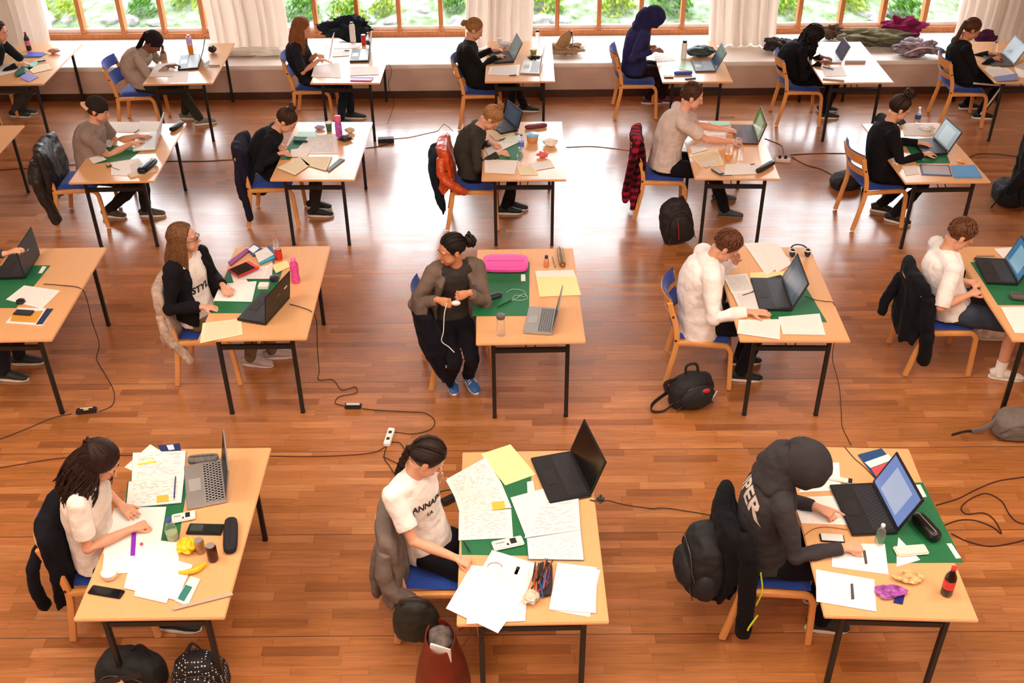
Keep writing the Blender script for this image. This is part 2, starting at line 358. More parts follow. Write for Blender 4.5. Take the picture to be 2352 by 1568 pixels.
# curtains: gathered pale cloth hanging down to the bench top
curm = mat('pale_curtain', 'F6EFE9', .9, var=.03, vs=6); 
_nt = curm.node_tree; _t = nd(_nt, 'ShaderNodeBsdfTranslucent'); _t.inputs[0].default_value = srgb('F4EAE2'); _x = nd(_nt, 'ShaderNodeMixShader'); _x.inputs[0].default_value = .5
_nt.links.new(_nt.nodes['Principled BSDF'].outputs[0], _x.inputs[1]); _nt.links.new(_t.outputs[0], _x.inputs[2]); _nt.links.new(_x.outputs[0], _nt.nodes['Material Output'].inputs[0])
def curtain(x0, x1, y, label, seed, spread=0):
    rr = random.Random(seed); mb = MB().m(curm); n = int((x1 - x0) / .012); P = []
    zs = [ZS + .012, ZS + .1, .8, 1.4, 2.2, 3.0, 3.75]; ph = [rr.uniform(0, 6) for _ in range(4)]
    for z in zs:
        t = (z - ZS) / 3.3; row = []
        for i in range(n + 1):
            u = i / n; x = x0 + (x1 - x0) * u
            f = math.sin(u * (x1 - x0) * 46 + ph[0] + .8 * math.sin(u * 9 + ph[1])) * .035 + math.sin(u * (x1 - x0) * 21 + ph[2]) * .03 + .012 * math.sin(u * 90 + z * 2 + ph[3])
            row.append((x + .02 * math.sin(z * 3 + ph[1]) + f * .3, y + f * (1.25 - .4 * t) - (.05 if z < .5 else 0), z))
        P.append(row)
    V_ = [p for row in P for p in row]; k = n + 1
    F = [(j * k + i, j * k + i + 1, (j + 1) * k + i + 1, (j + 1) * k + i) for j in range(len(zs) - 1) for i in range(n)]
    nn = len(V_); V2 = [(p[0], p[1] + .006, p[2]) for p in V_]
    mb.add(V_ + V2, F + [tuple(nn + q for q in f[::-1]) for f in F])
    o = mb.build('curtain'); tag(o, label, 'curtain', 'pale curtains between the windows'); return o
CY_ = 13.72
def cx(px): return atY(px, 40, CY_).x
curtain(atY(-160, 40, CY_).x, cx(103), CY_, 'pale curtain at the far left beside the first window', 1)
curtain(cx(472), cx(655), CY_, 'pale curtain left of the woman with long straight hair', 2)
curtain(cx(1068), cx(1226), CY_, 'pale curtain behind the laptop of the blonde in black', 3)
curtain(cx(1628), cx(1785), CY_, 'pale curtain right of the navy-hooded person', 4)
curtain(cx(2200), cx(2440), CY_, 'pale curtain at the far right behind the striped-trouser person', 5)
# ------------------------------------------------------------ garden outside
gm = bpy.data.materials.new('rock_garden'); gm.use_nodes = True; nt = gm.node_tree; p = nt.nodes['Principled BSDF']; p.inputs['Roughness'].default_value = .95
tc = nd(nt, 'ShaderNodeTexCoord'); n1 = nd(nt, 'ShaderNodeTexNoise'); n1.inputs['Scale'].default_value = 5; n1.inputs['Detail'].default_value = 8; n1.inputs['Roughness'].default_value = .75
rp = nd(nt, 'ShaderNodeValToRGB'); e = rp.color_ramp.elements; e[0].position = .34; e[0].color = srgb('36482A'); e[1].position = .7; e[1].color = srgb('9FA69E')
q = e.new(.45); q.color = srgb('5C6E46'); q = e.new(.55); q.color = srgb('7A8878')
nt.links.new(tc.outputs['Object'], n1.inputs['Vector']); nt.links.new(n1.outputs[0], rp.inputs[0]); nt.links.new(rp.outputs[0], p.inputs['Base Color'])
gx, gy = 90, 40; V_ = []; F = []
def gz(x, y): return -.25 + .16 * max(0, y - 15.4) + .10 * noise.noise(Vector((x * .8, y * .8, 0))) + .05 * noise.noise(Vector((x * 3, y * 3, 2)))
for j in range(gy + 1):
    for i in range(gx + 1):
        x = -16 + 32 * i / gx; y = 14.45 + 14 * (j / gy) ** 1.3; V_.append((x, y, gz(x, y)))
F = [(j * (gx + 1) + i, j * (gx + 1) + i + 1, (j + 1) * (gx + 1) + i + 1, (j + 1) * (gx + 1) + i) for j in range(gy) for i in range(gx)]
g = MB().m(gm); g.add(V_, F); o = g.build('garden_ground'); o['kind'] = 'structure'; o['label'] = 'sloping rock garden outside the windows'
leafm = [mat('leaf_' + c, c, .6, var=.25, vs=4, spec=.2) for c in ('7E9C2C', '5A8A2A', 'A0B040', '3C6A22')]
def shrub(seed, r, h, ms):
    rr = random.Random(seed); mb = MB()
    for k in range(520):
        mb.m(leafm[ms[rr.randrange(len(ms))]])
        a = rr.uniform(0, 2 * PI); u = rr.uniform(0, 1); q = r * (rr.random() ** .4)
        c = np.array([q * math.cos(a) * math.cos(u * 1.3), q * math.sin(a) * math.cos(u * 1.3), h * (.1 + .9 * math.sin(u * 1.5)) * (.6 + .4 * rr.random())])
        d1 = nrm(np.array([rr.gauss(0, 1) for _ in range(3)])); d2 = nrm(np.cross(d1, [rr.gauss(0, 1) for _ in range(3)])); s_ = rr.uniform(.03, .06)
        mb.add([c - d1 * s_, c + d2 * s_ * .5, c + d1 * s_, c - d2 * s_ * .5], [(0, 1, 2, 3)])
    return mb
bush = [('shrub', shrub(i, .42, .5, ms)) for i, ms in enumerate(((0, 2), (1, 3), (0, 1, 2)))]
protos = []
rr = random.Random(3)
names_b = {0: 'yellow-green low shrub', 1: 'deep green low shrub', 2: 'mixed green low shrub'}
spots = []
for i, (px, py) in enumerate(((150, 20), (225, 8), (255, 45), (320, 15), (360, 55), (425, 5), (440, 40), (690, 20), (760, 10), (795, 50), (855, 45), (880, 15), (950, 12), (1040, 8), (1250, 6), (1330, 4), (1420, 8), (1545, 8), (1600, 35), (1815, 15), (1860, 8), (1965, 10), (2060, 14), (2080, 45), (2150, 25), (60, 10), (2260, 15), (1110, 5), (1700, 5))):
    t = at(px, py, .15); z = gz(t.x, t.y); t = at(px, py, z + .15); s_ = rr.uniform(.6, .95)
    if any(math.hypot(t.x - q[0], t.y - q[1]) < .46 * (s_ + q[2]) for q in spots): continue
    spots.append((t.x, t.y, s_))
    k = len(spots) % 3 if len(protos) > 2 else len(protos)
    if k >= len(protos): o = bush[k][1].m(leafm[0]).build('shrub', smooth=False); protos.append(o)
    else: o = protos[k].copy(); COL.objects.link(o)
    o.location = (t.x, t.y + .1, gz(t.x, t.y) - .05); o.rotation_euler = (0, 0, rr.uniform(0, 6)); o.scale = (s_, s_, s_ * rr.uniform(.8, 1.1))
    tag(o, names_b[k] + ' in the rock garden outside the windows', 'shrub', names_b[k] + 's in the garden')
for i in range(13):
    k = i % 3; o = protos[k].copy(); COL.objects.link(o); x = -10.5 + 1.75 * i; y = 18.9 + rr.uniform(-.2, .2)
    o.location = (x, y, gz(x, y) - .05); s_ = rr.uniform(1.5, 1.9); o.scale = (s_,) * 3; o.rotation_euler = (0, 0, rr.uniform(0, 6)); tag(o, names_b[k] + ' in the rock garden outside the windows', 'shrub', names_b[k] + 's in the garden')
rockm = mat('pale_rock', '9A9A9E', .9, var=.25, vs=8, bump=.6, bs=10, bd=.03)
rock = None
for i in range(26):
    px = rr.choice([rr.uniform(110, 460), rr.uniform(660, 1060), rr.uniform(1235, 1620), rr.uniform(1795, 2180)]); py = rr.uniform(20, 62)
    t = at(px, py, 0)
    if rock is None:
        mb = MB().m(rockm); mb.ell((0, 0, 0), (1, 1, 1), n=18, m=12)
        mb.v = [tuple(np.array(v) * (1 + .35 * noise.noise(Vector(v) * 1.7))) for v in mb.v]; rock = mb.build('rock'); o = rock
    else: o = rock.copy(); COL.objects.link(o)
    o.location = (t.x, t.y, gz(t.x, t.y)); o.scale = (rr.uniform(.08, .2), rr.uniform(.08, .16), rr.uniform(.06, .12)); o.rotation_euler = (0, 0, rr.uniform(0, 6)); tag(o, 'pale grey rock lying in the garden outside the windows', 'rock', 'pale rocks in the garden')
# ============================================================ chairs and desks
ZD, DW, DL = .74, .798, 1.395
def sect(mb, path, w, h, side):   # rounded rectangular bar
    return mb.loft(path, [(w / 2 * 1.2, h / 2 * 1.2)] * len(path), side=side, n=12, sq=.45)
def make_chair():
    root = empty('stacking_chair', (0, 0, 0))
    wood = M('maple'); blue = M('blue')
    for s in (-1, 1):
        y = s * .235
        q = MB().m(wood); P = [(.235, y, 0.012), (.225, y, .2), (.215, y, .36)] + [(.21 - .055 * (1 - math.cos(t)), y, .36 + .058 * math.sin(t)) for t in (.4, .8, 1.2, 1.57)] + [(.0, y, .418), (-.2, y, .412)]
        sect(q, P, .03, .032, (0, 1, 0)); q.build('leg', root)
        q = MB().m(wood); P = cr([(-.27, y, .012), (-.235, y, .2), (-.205, y, .4), (-.222, y, .56), (-.262, y, .68), (-.285, y, .77)], 4)
        sect(q, P, .026, .036, (0, 1, 0)); o = q.build('leg', root)
        q = MB().m(M('black'));
        for (x, z) in ((-.215, .44), (-.25, .655)): q.cyl((x, s * .248, z), (x, s * .255, z), .009, 10)
        q.build('bolt', o)
    q = MB().m(wood)
    q.prism([(.19, -.2), (.19, .2), (-.19, .19), (-.19, -.19)], .418, .432); o = q.build('seat', root, bevel=.004)
    q = MB().m(blue); P = []
    nx, ny = 10, 10; V_ = []
    for top in (0, 1):
        for i in range(nx + 1):
            for j in range(ny + 1):
                u, v = i / nx * 2 - 1, j / ny * 2 - 1; ed = (1 - abs(u) ** 6) * (1 - abs(v) ** 6)
                x = u * .205 * (1 - .04 * abs(v) ** 4); y = v * (.213 - .008 * (1 - u))
                V_.append((x, y, .432 + (.03 * ed ** .35 - .012 * math.exp(-3 * (u * u + v * v)) if top else 0)))
    k = ny + 1; n0 = (nx + 1) * k
    F = [(i * k + j, (i + 1) * k + j, (i + 1) * k + j + 1, i * k + j + 1) for i in range(nx) for j in range(ny)]
    F = [f[::-1] for f in F] + [tuple(n0 + a for a in f) for f in F]
    ring = [i * k for i in range(nx + 1)] + [nx * k + j for j in range(1, k)] + [i * k + ny for i in range(nx - 1, -1, -1)] + [j for j in range(ny - 1, 0, -1)]
    F += [(ring[i], ring[(i + 1) % len(ring)], n0 + ring[(i + 1) % len(ring)], n0 + ring[i]) for i in range(len(ring))]
    q.add(V_, F); q.build('seat_pad', o)
    # curved plywood back rails, each with its blue pad
    def shell(z0, z1, x0, x1, t, off, m, name, par, yw=.235):
        q = MB().m(m); V_ = []; n = 16; nz = 5
        for side in (0, 1):
            for j in range(nz + 1):
                for i in range(n + 1):
                    v = -1 + 2 * i / n; y = v * yw; z = z0 + (z1 - z0) * j / nz; x = x0 + (x1 - x0) * j / nz - .075 * (1 - v * v)
                    ed = 1 if not side else (1 - abs(v) ** 8) ** .5 * (1 - abs(2 * j / nz - 1) ** 6) ** .5
                    V_.append((x + off + (t * (ed if m is blue else 1) if side else 0), y, z))
        k = n + 1; n0 = (nz + 1) * k
        F = [(j * k + i, j * k + i + 1, (j + 1) * k + i + 1, (j + 1) * k + i) for j in range(nz) for i in range(n)]
        F = F + [tuple(n0 + a for a in f[::-1]) for f in F]
        ring = [i for i in range(k)] + [j * k + n for j in range(1, nz + 1)] + [nz * k + i for i in range(n - 1, -1, -1)] + [j * k for j in range(nz - 1, 0, -1)]
        F += [(ring[i], n0 + ring[i], n0 + ring[(i + 1) % len(ring)], ring[(i + 1) % len(ring)]) for i in range(len(ring))]
        q.add(V_, F); return q.build(name, par)
    b = shell(.70, .80, -.262, -.29, .01, 0, wood, 'backrest', root); shell(.695, .815, -.26, -.292, .024, .0105, blue, 'back_pad', b)
    b = shell(.58, .645, -.225, -.25, .01, 0, wood, 'backrest', root); shell(.50, .655, -.212, -.25, .022, .0105, blue, 'back_pad', b)
    return root
CHAIR = make_chair(); _chair_used = [False]
def chair(x, y, rz, label, group='blue stacking chairs at the desks'):
    o = CHAIR if not _chair_used[0] else copy_tree(CHAIR); _chair_used[0] = True
    o.location = (x, y, 0); o.rotation_euler = (0, 0, math.radians(rz)); tag(o, label, 'chair', group); return o
topm = mat('birch_laminate', 'E2AA76', .3, var=.035, vs=7, stretch=(9, .6, 1), spec=.5)
topm.node_tree.nodes['Principled BSDF'].inputs['Coat Weight'].default_value = .6; topm.node_tree.nodes['Principled BSDF'].inputs['Coat Roughness'].default_value = .16
edgem = mat('lipping', 'C98A50', .5)
def make_desk():
    root = empty('exam_desk', (0, 0, 0)); bl = M('black')
    q = MB().m(topm); q.box((DW / 2, DL / 2, ZD - .011), (DW, DL, .022)); q.build('tabletop', root, bevel=.005)
    zc = .625
    for (x, y) in ((.125, .075), (DW - .125, .075), (.125, DL - .075), (DW - .125, DL - .075)):
        q = MB().m(bl); q.box((x, y, (ZD - .022) / 2), (.03, .03, ZD - .024)); o = q.build('leg', root, bevel=.003)
        q = MB().m(M('rubber')); q.box((x, y, .008), (.033, .033, .016)); q.build('rubber_foot', o, bevel=.003)
        s = 1 if x < .4 else -1
        q = MB().m(bl); q.prism([(x - s * .03, y - .02), (x + s * .085, y - .02), (x + s * .085, y + .02), (x - s * .03, y + .02)], ZD - .03, ZD - .0225); q.build('leg_plate', o, smooth=False)
    for y in (.075, DL - .075):
        q = MB().m(bl); q.box((DW / 2, y, zc), (DW - .28, .025, .04)); q.build('crossbar', root, bevel=.003)
        s = 1 if y < .5 else -1
        for x in (DW / 2 - .035, DW / 2 + .035):
            q = MB().m(bl); q.cyl((x, y, zc), (x + .01, y + s * .25, ZD - .03), .005, 8); q.build('folding_strut', root)
    q = MB().m(bl); q.box((DW / 2 - .12, DL / 2, ZD - .035), (.03, DL - .3, .024)); q.build('rail', root, smooth=False)
    q = MB().m(bl); q.box((DW / 2 + .12, DL / 2, ZD - .035), (.03, DL - .3, .024)); q.build('rail', root, smooth=False)
    return root
DESK = make_desk(); _desk_used = [False]
def desk(x, y, rz, label):
    o = DESK if not _desk_used[0] else copy_tree(DESK); _desk_used[0] = True
    o.location = (x, y, 0); o.rotation_euler = (0, 0, math.radians(rz)); tag(o, label, 'desk', 'exam desks'); return o
DK = {  # key: x, y of the near left corner, turn, short phrase
 'F1': (-2.341, 3.815, .5, 'long dark wavy haired writer in the front row'), 'F2': (-.317, 3.762, .8, 'braided person in white T-shirt'), 'F3': (1.613, 3.802, -2.7, 'person in charcoal hood'),
 'S1': (-4.197, 6.446, 1.3, 'cut-off person behind the black laptop at left edge'), 'S2': (-2.323, 6.443, .8, 'person in glasses and black cardigan'), 'S3': (-.284, 6.368, 1., 'smiling person in taupe cardigan'),
 'S4': (1.634, 6.382, -1.2, 'person in white track jacket'), 'S5': (3.60, 6.36, -1.5, 'person in denim shorts'),
 'T0': (-5.9, 9.1, 1., 'hidden person off the left edge'), 'T1': (-4.187, 9.108, 1.7, 'person in backwards cap'), 'T2': (-2.297, 9.136, -1.1, 'person with topknot in navy'), 'T3': (-.304, 9.095, -.6, 'bent person by the orange jacket'),
 'T4': (1.696, 9.088, -1.7, 'person by the plaid shirt'), 'T5': (3.628, 8.959, .9, 'curly updo person in black'),
 'W1': (-6.166, 11.697, .8, 'dark-dressed person at the left edge'), 'W2': (-4.224, 11.666, 1.7, 'person in grey hoodie and dark beanie'), 'W3': (-2.311, 11.659, -.9, 'woman with long straight hair'), 'W4': (-.321, 11.659, -.4, 'blonde in black by the curtain'),
 'W5': (1.694, 11.599, -.4, 'person in navy hood'), 'W6': (3.493, 11.534, -.3, 'person with black curly hair'), 'W7': (5.42, 11.5, -1., 'person in striped trousers')}
for k, (x, y, a, t) in DK.items(): desk(x, y, a, 'birch desk with black legs of the ' + t)
# chairs: x, y, turn
CH_ = {'F1': (-2.42, 4.55, 3), 'F2': (-.45, 4.5, 0), 'F3': (1.52, 4.49, -5), 'S1': (-4.45, 7.1, 0), 'S2': (-2.45, 7.12, 1), 'S3': (-.45, 7.08, 11), 'S4': (1.50, 7.04, -9), 'S5': (3.42, 7.17, -1),
 'T1': (-4.37, 9.82, 3), 'T2': (-2.42, 9.81, 0), 'T3': (-.40, 9.72, 0), 'T4': (1.51, 9.9, -3), 'T5': (3.62, 9.66, 6), 'W1': (-6.4, 12.3, 0), 'W2': (-4.50, 12.3, 3), 'W3': (-2.42, 12.45, 0), 'W4': (-.38, 12.27, 0), 'W5': (1.52, 12.55, -2), 'W6': (3.46, 12.3, -3), 'W7': (5.38, 12.2, -4), 'T6': (5.45, 9.7, -4)}
for k, (x, y, a) in CH_.items():
    chair(x, y, a, 'beech chair with blue pads under the ' + (DK[k][3] if k in DK else 'black-clad person at the right edge'))
# ============================================================ people
def ik(a, c, l1, l2, pole):
    d = c - a; L = np.linalg.norm(d)
    if L > (l1 + l2) * .995: c = a + d / L * (l1 + l2) * .995; d = c - a; L = np.linalg.norm(d)
    L = max(L, abs(l1 - l2) + .02); x = (l1 * l1 - l2 * l2 + L * L) / (2 * L); h = math.sqrt(max(l1 * l1 - x * x, 0)); u = nrm(d)
    p = np.array(pole, float); p = nrm(p - u * (p @ u)); return a + u * x + p * h, c
def hand(mb, w, d, nrmv, side, pose='type', k=1.0):
    # w wrist, d fingers' direction, nrmv back of the hand, side +1 if the thumb points to cross(d,n)*side
    d = nrm(np.array(d, float)); n = np.array(nrmv, float); n = nrm(n - d * (n @ d)); t = np.cross(n, d) * side   # t: towards the thumb
    mb.loft([w - d * .02, w + d * .015, w + d * .05 * k, w + d * .085 * k, w + d * .095 * k], [(.026 * k, .02 * k), (.028 * k, .018 * k), (.039 * k, .015 * k), (.041 * k, .013 * k), (.036 * k, .009 * k)], side=t, n=12)
    curl = {'type': (.25, .45, .5), 'flat': (.05, .12, .1), 'grip': (.7, .9, .6), 'fist': (1.2, 1.4, .9), 'phone': (.6, .9, .7), 'point': (.5, 1.0, .8)}[pose]
    for i, (off, ln) in enumerate(((.031, .072), (.0105, .08), (-.0105, .074), (-.031, .06))):
        p = w + d * (.086 - abs(off) * .15) * k + t * off * k; a = 0; P = [p - d * .01]; spread = t * off * 2.2
        cc = (.05, .1, .1) if pose == 'point' and i == 0 else curl
        for j, f in enumerate((.45, .3, .25)):
            a += cc[j] * (1 + .12 * i); v = nrm(d * math.cos(a) + n * -math.sin(a) + spread * math.cos(a)); P.append(P[-1] + v * (ln * f * k + (.01 if j == 0 else 0)))
        mb.loft(P, [.0088 * k, .0085 * k, .0078 * k, .0062 * k], n=8)
    tp = w + d * .03 * k + t * .022 * k - n * .006
    dv = nrm(d * .62 + t * .75 - n * .25) if pose in ('type', 'flat') else nrm(d * .8 + t * .35 - n * .55)
    P = [tp - dv * .01, tp + dv * .032 * k]; P.append(P[-1] + nrm(dv + d * .35) * .028 * k); P.append(P[-1] + nrm(dv * .4 + d * .6) * .02 * k)
    mb.loft(P, [.0125 * k, .0105 * k, .0092 * k, .007 * k], n=8)
def person(key, label, hip, head, hand_r, hand_l, feet, look=(0, 30), skin='D79E80', top=('FFFFFF', 'short'), legs='22222A', shoes='2A2A2A', hair=None, byaw=0, vox=.0065, pose=('type', 'type'),
           scale=1.0, face=True, spread=0, extra=None, shorts=False, elbow_out=(.0, .0), sole='E8E4DC', roll=0, arms_up=(0, 0), neckline=None, fem=False):
    hip = np.array(hip, float); base = Vector((hip[0], hip[1], 0)); yaw = math.radians(byaw)
    fwd = np.array([math.cos(yaw), math.sin(yaw), 0.]); lft = np.array([-math.sin(yaw), math.cos(yaw), 0.]); up = np.array([0, 0, 1.])
    root = empty('person', base, label=label, cat='person')
    H = np.array(head, float); s = scale
    lk, pt = math.radians(look[0]), math.radians(look[1])
    hf0 = np.array([math.cos(lk), math.sin(lk), 0]); hl = np.array([-math.sin(lk), math.cos(lk), 0])
    hf = hf0 * math.cos(pt) - up * math.sin(pt); hu = hf0 * math.sin(pt) + up * math.cos(pt)
    if roll: rr_ = math.radians(roll); hl, hu = hl * math.cos(rr_) + hu * math.sin(rr_), hu * math.cos(rr_) - hl * math.sin(rr_)
    HR = np.stack([hf, hl, hu], 1)
    hp = lambda x, y, z: H + HR @ (np.array([x, y, z]) * s)
    d = H - hip; lean = nrm(d)
    nb = H - nrm(hu * .75 + lean * .45) * .158 * s - hf * .02
    # keep the trunk a believable length
    dn = nb - hip; Lt = np.linalg.norm(dn); tl = .50 * s
    mid = hip + dn * .5 - fwd * (.04 + max(0, tl - Lt) * .9) + up * .02
    spine = [hip - up * .03, hip + dn * .12 - fwd * .01, hip + dn * .3 * 1 + (mid - hip - dn * .5) * .75, mid, hip + dn * .72 + (mid - hip - dn * .5) * .7, hip + dn * .9 + (mid - hip - dn * .5) * .15, nb]
    k = s * (.93 if fem else 1.03)
    tr = [(.168, .138), (.17, .142), (.155, .13), (.158, .134), (.172, .138), (.15, .108), (.066, .064)]
    tr = [(a * k, b * k) for a, b in tr]
    ups = nrm(nb - spine[4]); fr = nrm(np.cross(lft, ups) * 1)
    shc = nb - ups * .05 * s
    sw = (.165 if fem else .19) * s
    R_ = shc - lft * sw; L_ = shc + lft * sw
    l1, l2 = .285 * s, .255 * s
    arms = {}
    for nm, sh, tgt, sd, eo in (('r', R_, hand_r, -1, elbow_out[0]), ('l', L_, hand_l, 1, elbow_out[1])):
        if tgt is None: tgt = (hip + fwd * .3 + lft * .1 * sd + up * .25)
        tg = np.array(tgt, float); au = arms_up[0 if sd < 0 else 1]
        if au == 0: pole = -up * .9 + lft * sd * (.35 + eo) - fwd * .25
        else: pole = np.array(au, float)
        el, wr = ik(sh, tg, l1, l2, pole); arms[nm] = (sh, el, wr, sd)
    hips = []
    for i, ft in enumerate(feet):
        sd = -1 if i == 0 else 1; hj = hip + lft * .09 * sd * s + fwd * .02; f = np.array(ft[:3], float); ank = f + up * .075
        kn, ank = ik(hj, ank, .43 * s, .41 * s, up * .8 + fwd * .6 + lft * sd * spread); hips.append((hj, kn, ank, f, ft[3] if len(ft) > 3 else byaw))
    # ---- body: one continuous skin surface
    sm = skinm(skin); mb = MB().m(sm)
    mb.ell(hp(-.012, 0, .03), np.array([.095, .0765, .088]) * s, HR, 20, 14)
    mb.ell(hp(.03, 0, -.025), np.array([.061, .06, .085]) * s, HR, 16, 12)
    mb.ell(hp(.05, 0, -.082), np.array([.036, .04, .031]) * s, HR)
    mb.ell(hp(.035, .03, -.05), np.array([.045, .032, .04]) * s, HR); mb.ell(hp(.035, -.03, -.05), np.array([.045, .032, .04]) * s, HR)
    mb.loft([hp(.085, 0, .018), hp(.1, 0, -.008), hp(.108, 0, -.026), hp(.092, 0, -.036)], [.007, .009, .0125, .008], n=8)
    mb.ell(hp(.088, 0, -.058), np.array([.009, .02, .006]) * s, HR); mb.ell(hp(.086, 0, -.067), np.array([.009, .017, .006]) * s, HR)
    mb.ell(hp(.074, .028, .026), np.array([.017, .026, .008]) * s, HR); mb.ell(hp(.074, -.028, .026), np.array([.017, .026, .008]) * s, HR)
    for q in (-1, 1):
        mb.ell(hp(-.012, q * .079, -.008), np.array([.018, .007, .031]) * s, HR @ np.array(Matrix.Rotation(-.25, 3, 'Y')))
    nt_ = hp(-.025, 0, -.045); mb.loft([nt_, (nt_ + nb) / 2 + hf * .005, nb - ups * .03], [.054 * s, .05 * s, .062 * s], n=14)
    ins = .012
    mb.loft(cr(spine, 2), [(max(a - .02, .03), max(b - .02, .03)) for a, b in cr(tr, 2)], side=lft, n=16)
    mb.loft([R_, shc, L_], [.04, .06, .04], n=10)
    for nm, (sh, el, wr, sd) in arms.items():
        ar = 1.0 if not fem else .88
        mb.loft([sh, sh * .5 + el * .5, el, el * .6 + wr * .4, wr], np.array([.046, .043, .036, .037, .024]) * s * ar, n=12)
        mb.ell(el, np.array([.038] * 3) * s * ar)
        po = pose[0] if sd < 0 else pose[1]
        ex = (extra or {}).get('hand_' + nm)
        dirv = nrm(wr - el); nv = up
        if po != 'face' and po != 'phone': dirv = nrm(np.array([dirv[0], dirv[1], dirv[2] * .25 - .08]))
        if ex: dirv, nv = np.array(ex[0], float), np.array(ex[1], float)
        if po == 'face': po = 'type'
        hand(mb, wr, dirv, nv, -1 if sd < 0 else 1, po, s * (.93 if fem else 1.0))
    for hj, kn, ank, f, fy in hips:
        mb.loft([hj, (hj + kn) / 2, kn, kn * .65 + ank * .35, ank, ank - up * .03], np.array([.065, .06, .05, .048, .034, .034]) * s, n=12)
    o = part(mb, 'body', root, smooth=True); remesh(o, vox, 3, fac=.5)
    # ---- face details
    if face:
        q = MB().m(mat('eye_white', 'B8AAA0', .5))
        for e in (-1, 1): q.ell(hp(.0762, e * .029, .005), np.array([.009, .0105, .0034]) * s, HR, 10, 8)
        e_ = part(q, 'eyes', root); q = MB().m(mat('eye_dark', '2A1A14', .3))
        for e in (-1, 1): q.ell(hp(.082, e * .029, .004), np.array([.0048, .0062, .0045]) * s, HR, 8, 6)
        part(q, 'iris', e_)
        q = MB().m(hairm(hair[1] if hair and hair[1] else '2A1C14'))
        for e in (-1, 1): q.loft([hp(.086, e * .014, .024), hp(.088, e * .03, .03), hp(.079, e * .047, .024)], [.0035, .004, .002], n=6)
        part(q, 'eyebrows', root)
        q = MB().m(mat('lips', 'B4605A', .5)); q.loft([hp(.088, -.02, -.0625), hp(.0975, 0, -.0615), hp(.088, .02, -.0625)], [.003, .0055, .003], n=6); part(q, 'lips', root)
    # ---- trousers
    tm = cloth(legs, name='trousers'); mb = MB().m(tm)
    mb.ell(hip + up * .0, (.13 * k, .17 * k, .115), np.stack([fwd, lft, up], 1)); mb.ell(hip + fwd * .05 - up * .01, (.12, .165 * k, .09), np.stack([fwd, lft, up], 1))
    for hj, kn, ank, f, fy in hips:
        if shorts: kk = hj * .12 + kn * .88; mb.loft([hj, (hj + kk) / 2, kk], np.array([.095, .088, .088]) * s, n=14)
        else:
            mb.loft([hj, (hj + kn) / 2, kn, kn * .6 + ank * .4, ank - up * .01], np.array([.088, .08, .064, .062, .05]) * s * (.92 if fem else 1), n=14); mb.ell(kn, np.array([.066] * 3) * s * (.92 if fem else 1))
    o = part(mb, 'trousers', root); remesh(o, max(vox, .009), 6, disp=.02, dscale=.1)
    # ---- shoes
    for hj, kn, ank, f, fy in hips:
        a = math.radians(fy); ff = np.array([math.cos(a), math.sin(a), 0]); fs = np.array([-ff[1], ff[0], 0]); z0 = f[2]
        mb = MB().m(mat('shoe_upper', shoes, .6, var=.1)); b = f * 1.0
        mb.loft([b - ff * .07 + up * .045, b - ff * .04 + up * .055, b + ff * .03 + up * .055, b + ff * .1 + up * .04, b + ff * .165 + up * .03, b + ff * .185 + up * .026], [(.03, .03), (.036, .04), (.038, .042), (.044, .03), (.038, .02), (.02, .012)], side=fs, n=14)
        mb.loft([ank - up * .01, f + up * .05], [.044, .04], n=12)
        sh_ = part(mb, 'shoe', root)
        mb = MB().m(mat('shoe_sole', sole, .6)); P = []
        for i in range(20):
            t = 2 * PI * i / 20; x = math.cos(t); y = math.sin(t); w_ = .043 if x > 0 else .036
            p = b + ff * (.055 + .135 * math.copysign(abs(x) ** .8, x)) + fs * y * w_; P.append((p[0], p[1]))
        mb.prism(P, z0 + .002, z0 + .024); part(mb, 'sole', sh_, bevel=.003)
        mb = MB().m(mat('laces', 'CFC8C0', .7))
        for i in range(3): c = b + ff * (.05 + .025 * i) + up * (.088 - .012 * i); mb.loft([c - fs * .018 - up * .006, c + up * .003, c + fs * .018 - up * .006], .003, n=6)
        part(mb, 'laces', sh_)
    # ---- top
    def garment(name, col, sleeve, off=0.0, length=0.0, open_=False, m=None, sleeves=True, disp=.02):
        mb = MB().m(m or cloth(col)); sp = [np.array(p) for p in spine[:-1]] + [nb - ups * .012]
        if length: sp[0] = sp[0] - up * length
        rad = [(a + off + .006, b + off + .006) for a, b in tr[:-1]] + [((.085 + off) * s, (.078 + off) * s)]
        rad[0] = (rad[0][0] + .01, rad[0][1] + .012)
        mb.loft(cr(sp, 2), cr(rad, 2), side=lft, n=18)
        mb.loft([R_ + lft * .005, shc - lft * .09 + ups * .008, shc + ups * .012, shc + lft * .09 + ups * .008, L_ - lft * .005], np.array([.06, .07, .078, .07, .06]) * s + off, n=12)
        for nm, (sh, el, wr, sd) in arms.items():
            if not sleeves or sleeve == 'none': continue
            a0 = .062 * s + off * .7; mb.ell(sh, (a0 * 1.02,) * 3)
            if sleeve == 'short': e1 = sh * .28 + el * .72; mb.loft([sh, sh * .6 + el * .4, e1], [a0, a0, a0 * 1.03], n=14)
            elif sleeve == 'elbow': mb.loft([sh, sh * .5 + el * .5, el * 1], [a0, a0 * .97, a0 * .95], n=14)
            elif sleeve == '34': mb.loft([sh, (sh + el) / 2, el, el * .45 + wr * .55], [a0, a0 * .9, a0 * .82, a0 * .68], n=14); mb.ell(el, (a0 * .84,) * 3)
            else: mb.loft([sh, (sh + el) / 2, el, el * .5 + wr * .5, el * .06 + wr * .94], [a0, a0 * .88, a0 * .8, a0 * .7, a0 * .58], n=14); mb.ell(el, (a0 * .82,) * 3)
        o = part(mb, name, root); remesh(o, max(vox, .007), 6, disp=disp, dscale=.11); return o
    G = {}
    G['top'] = garment(top[2] if len(top) > 2 else 'shirt', top[0], top[1])
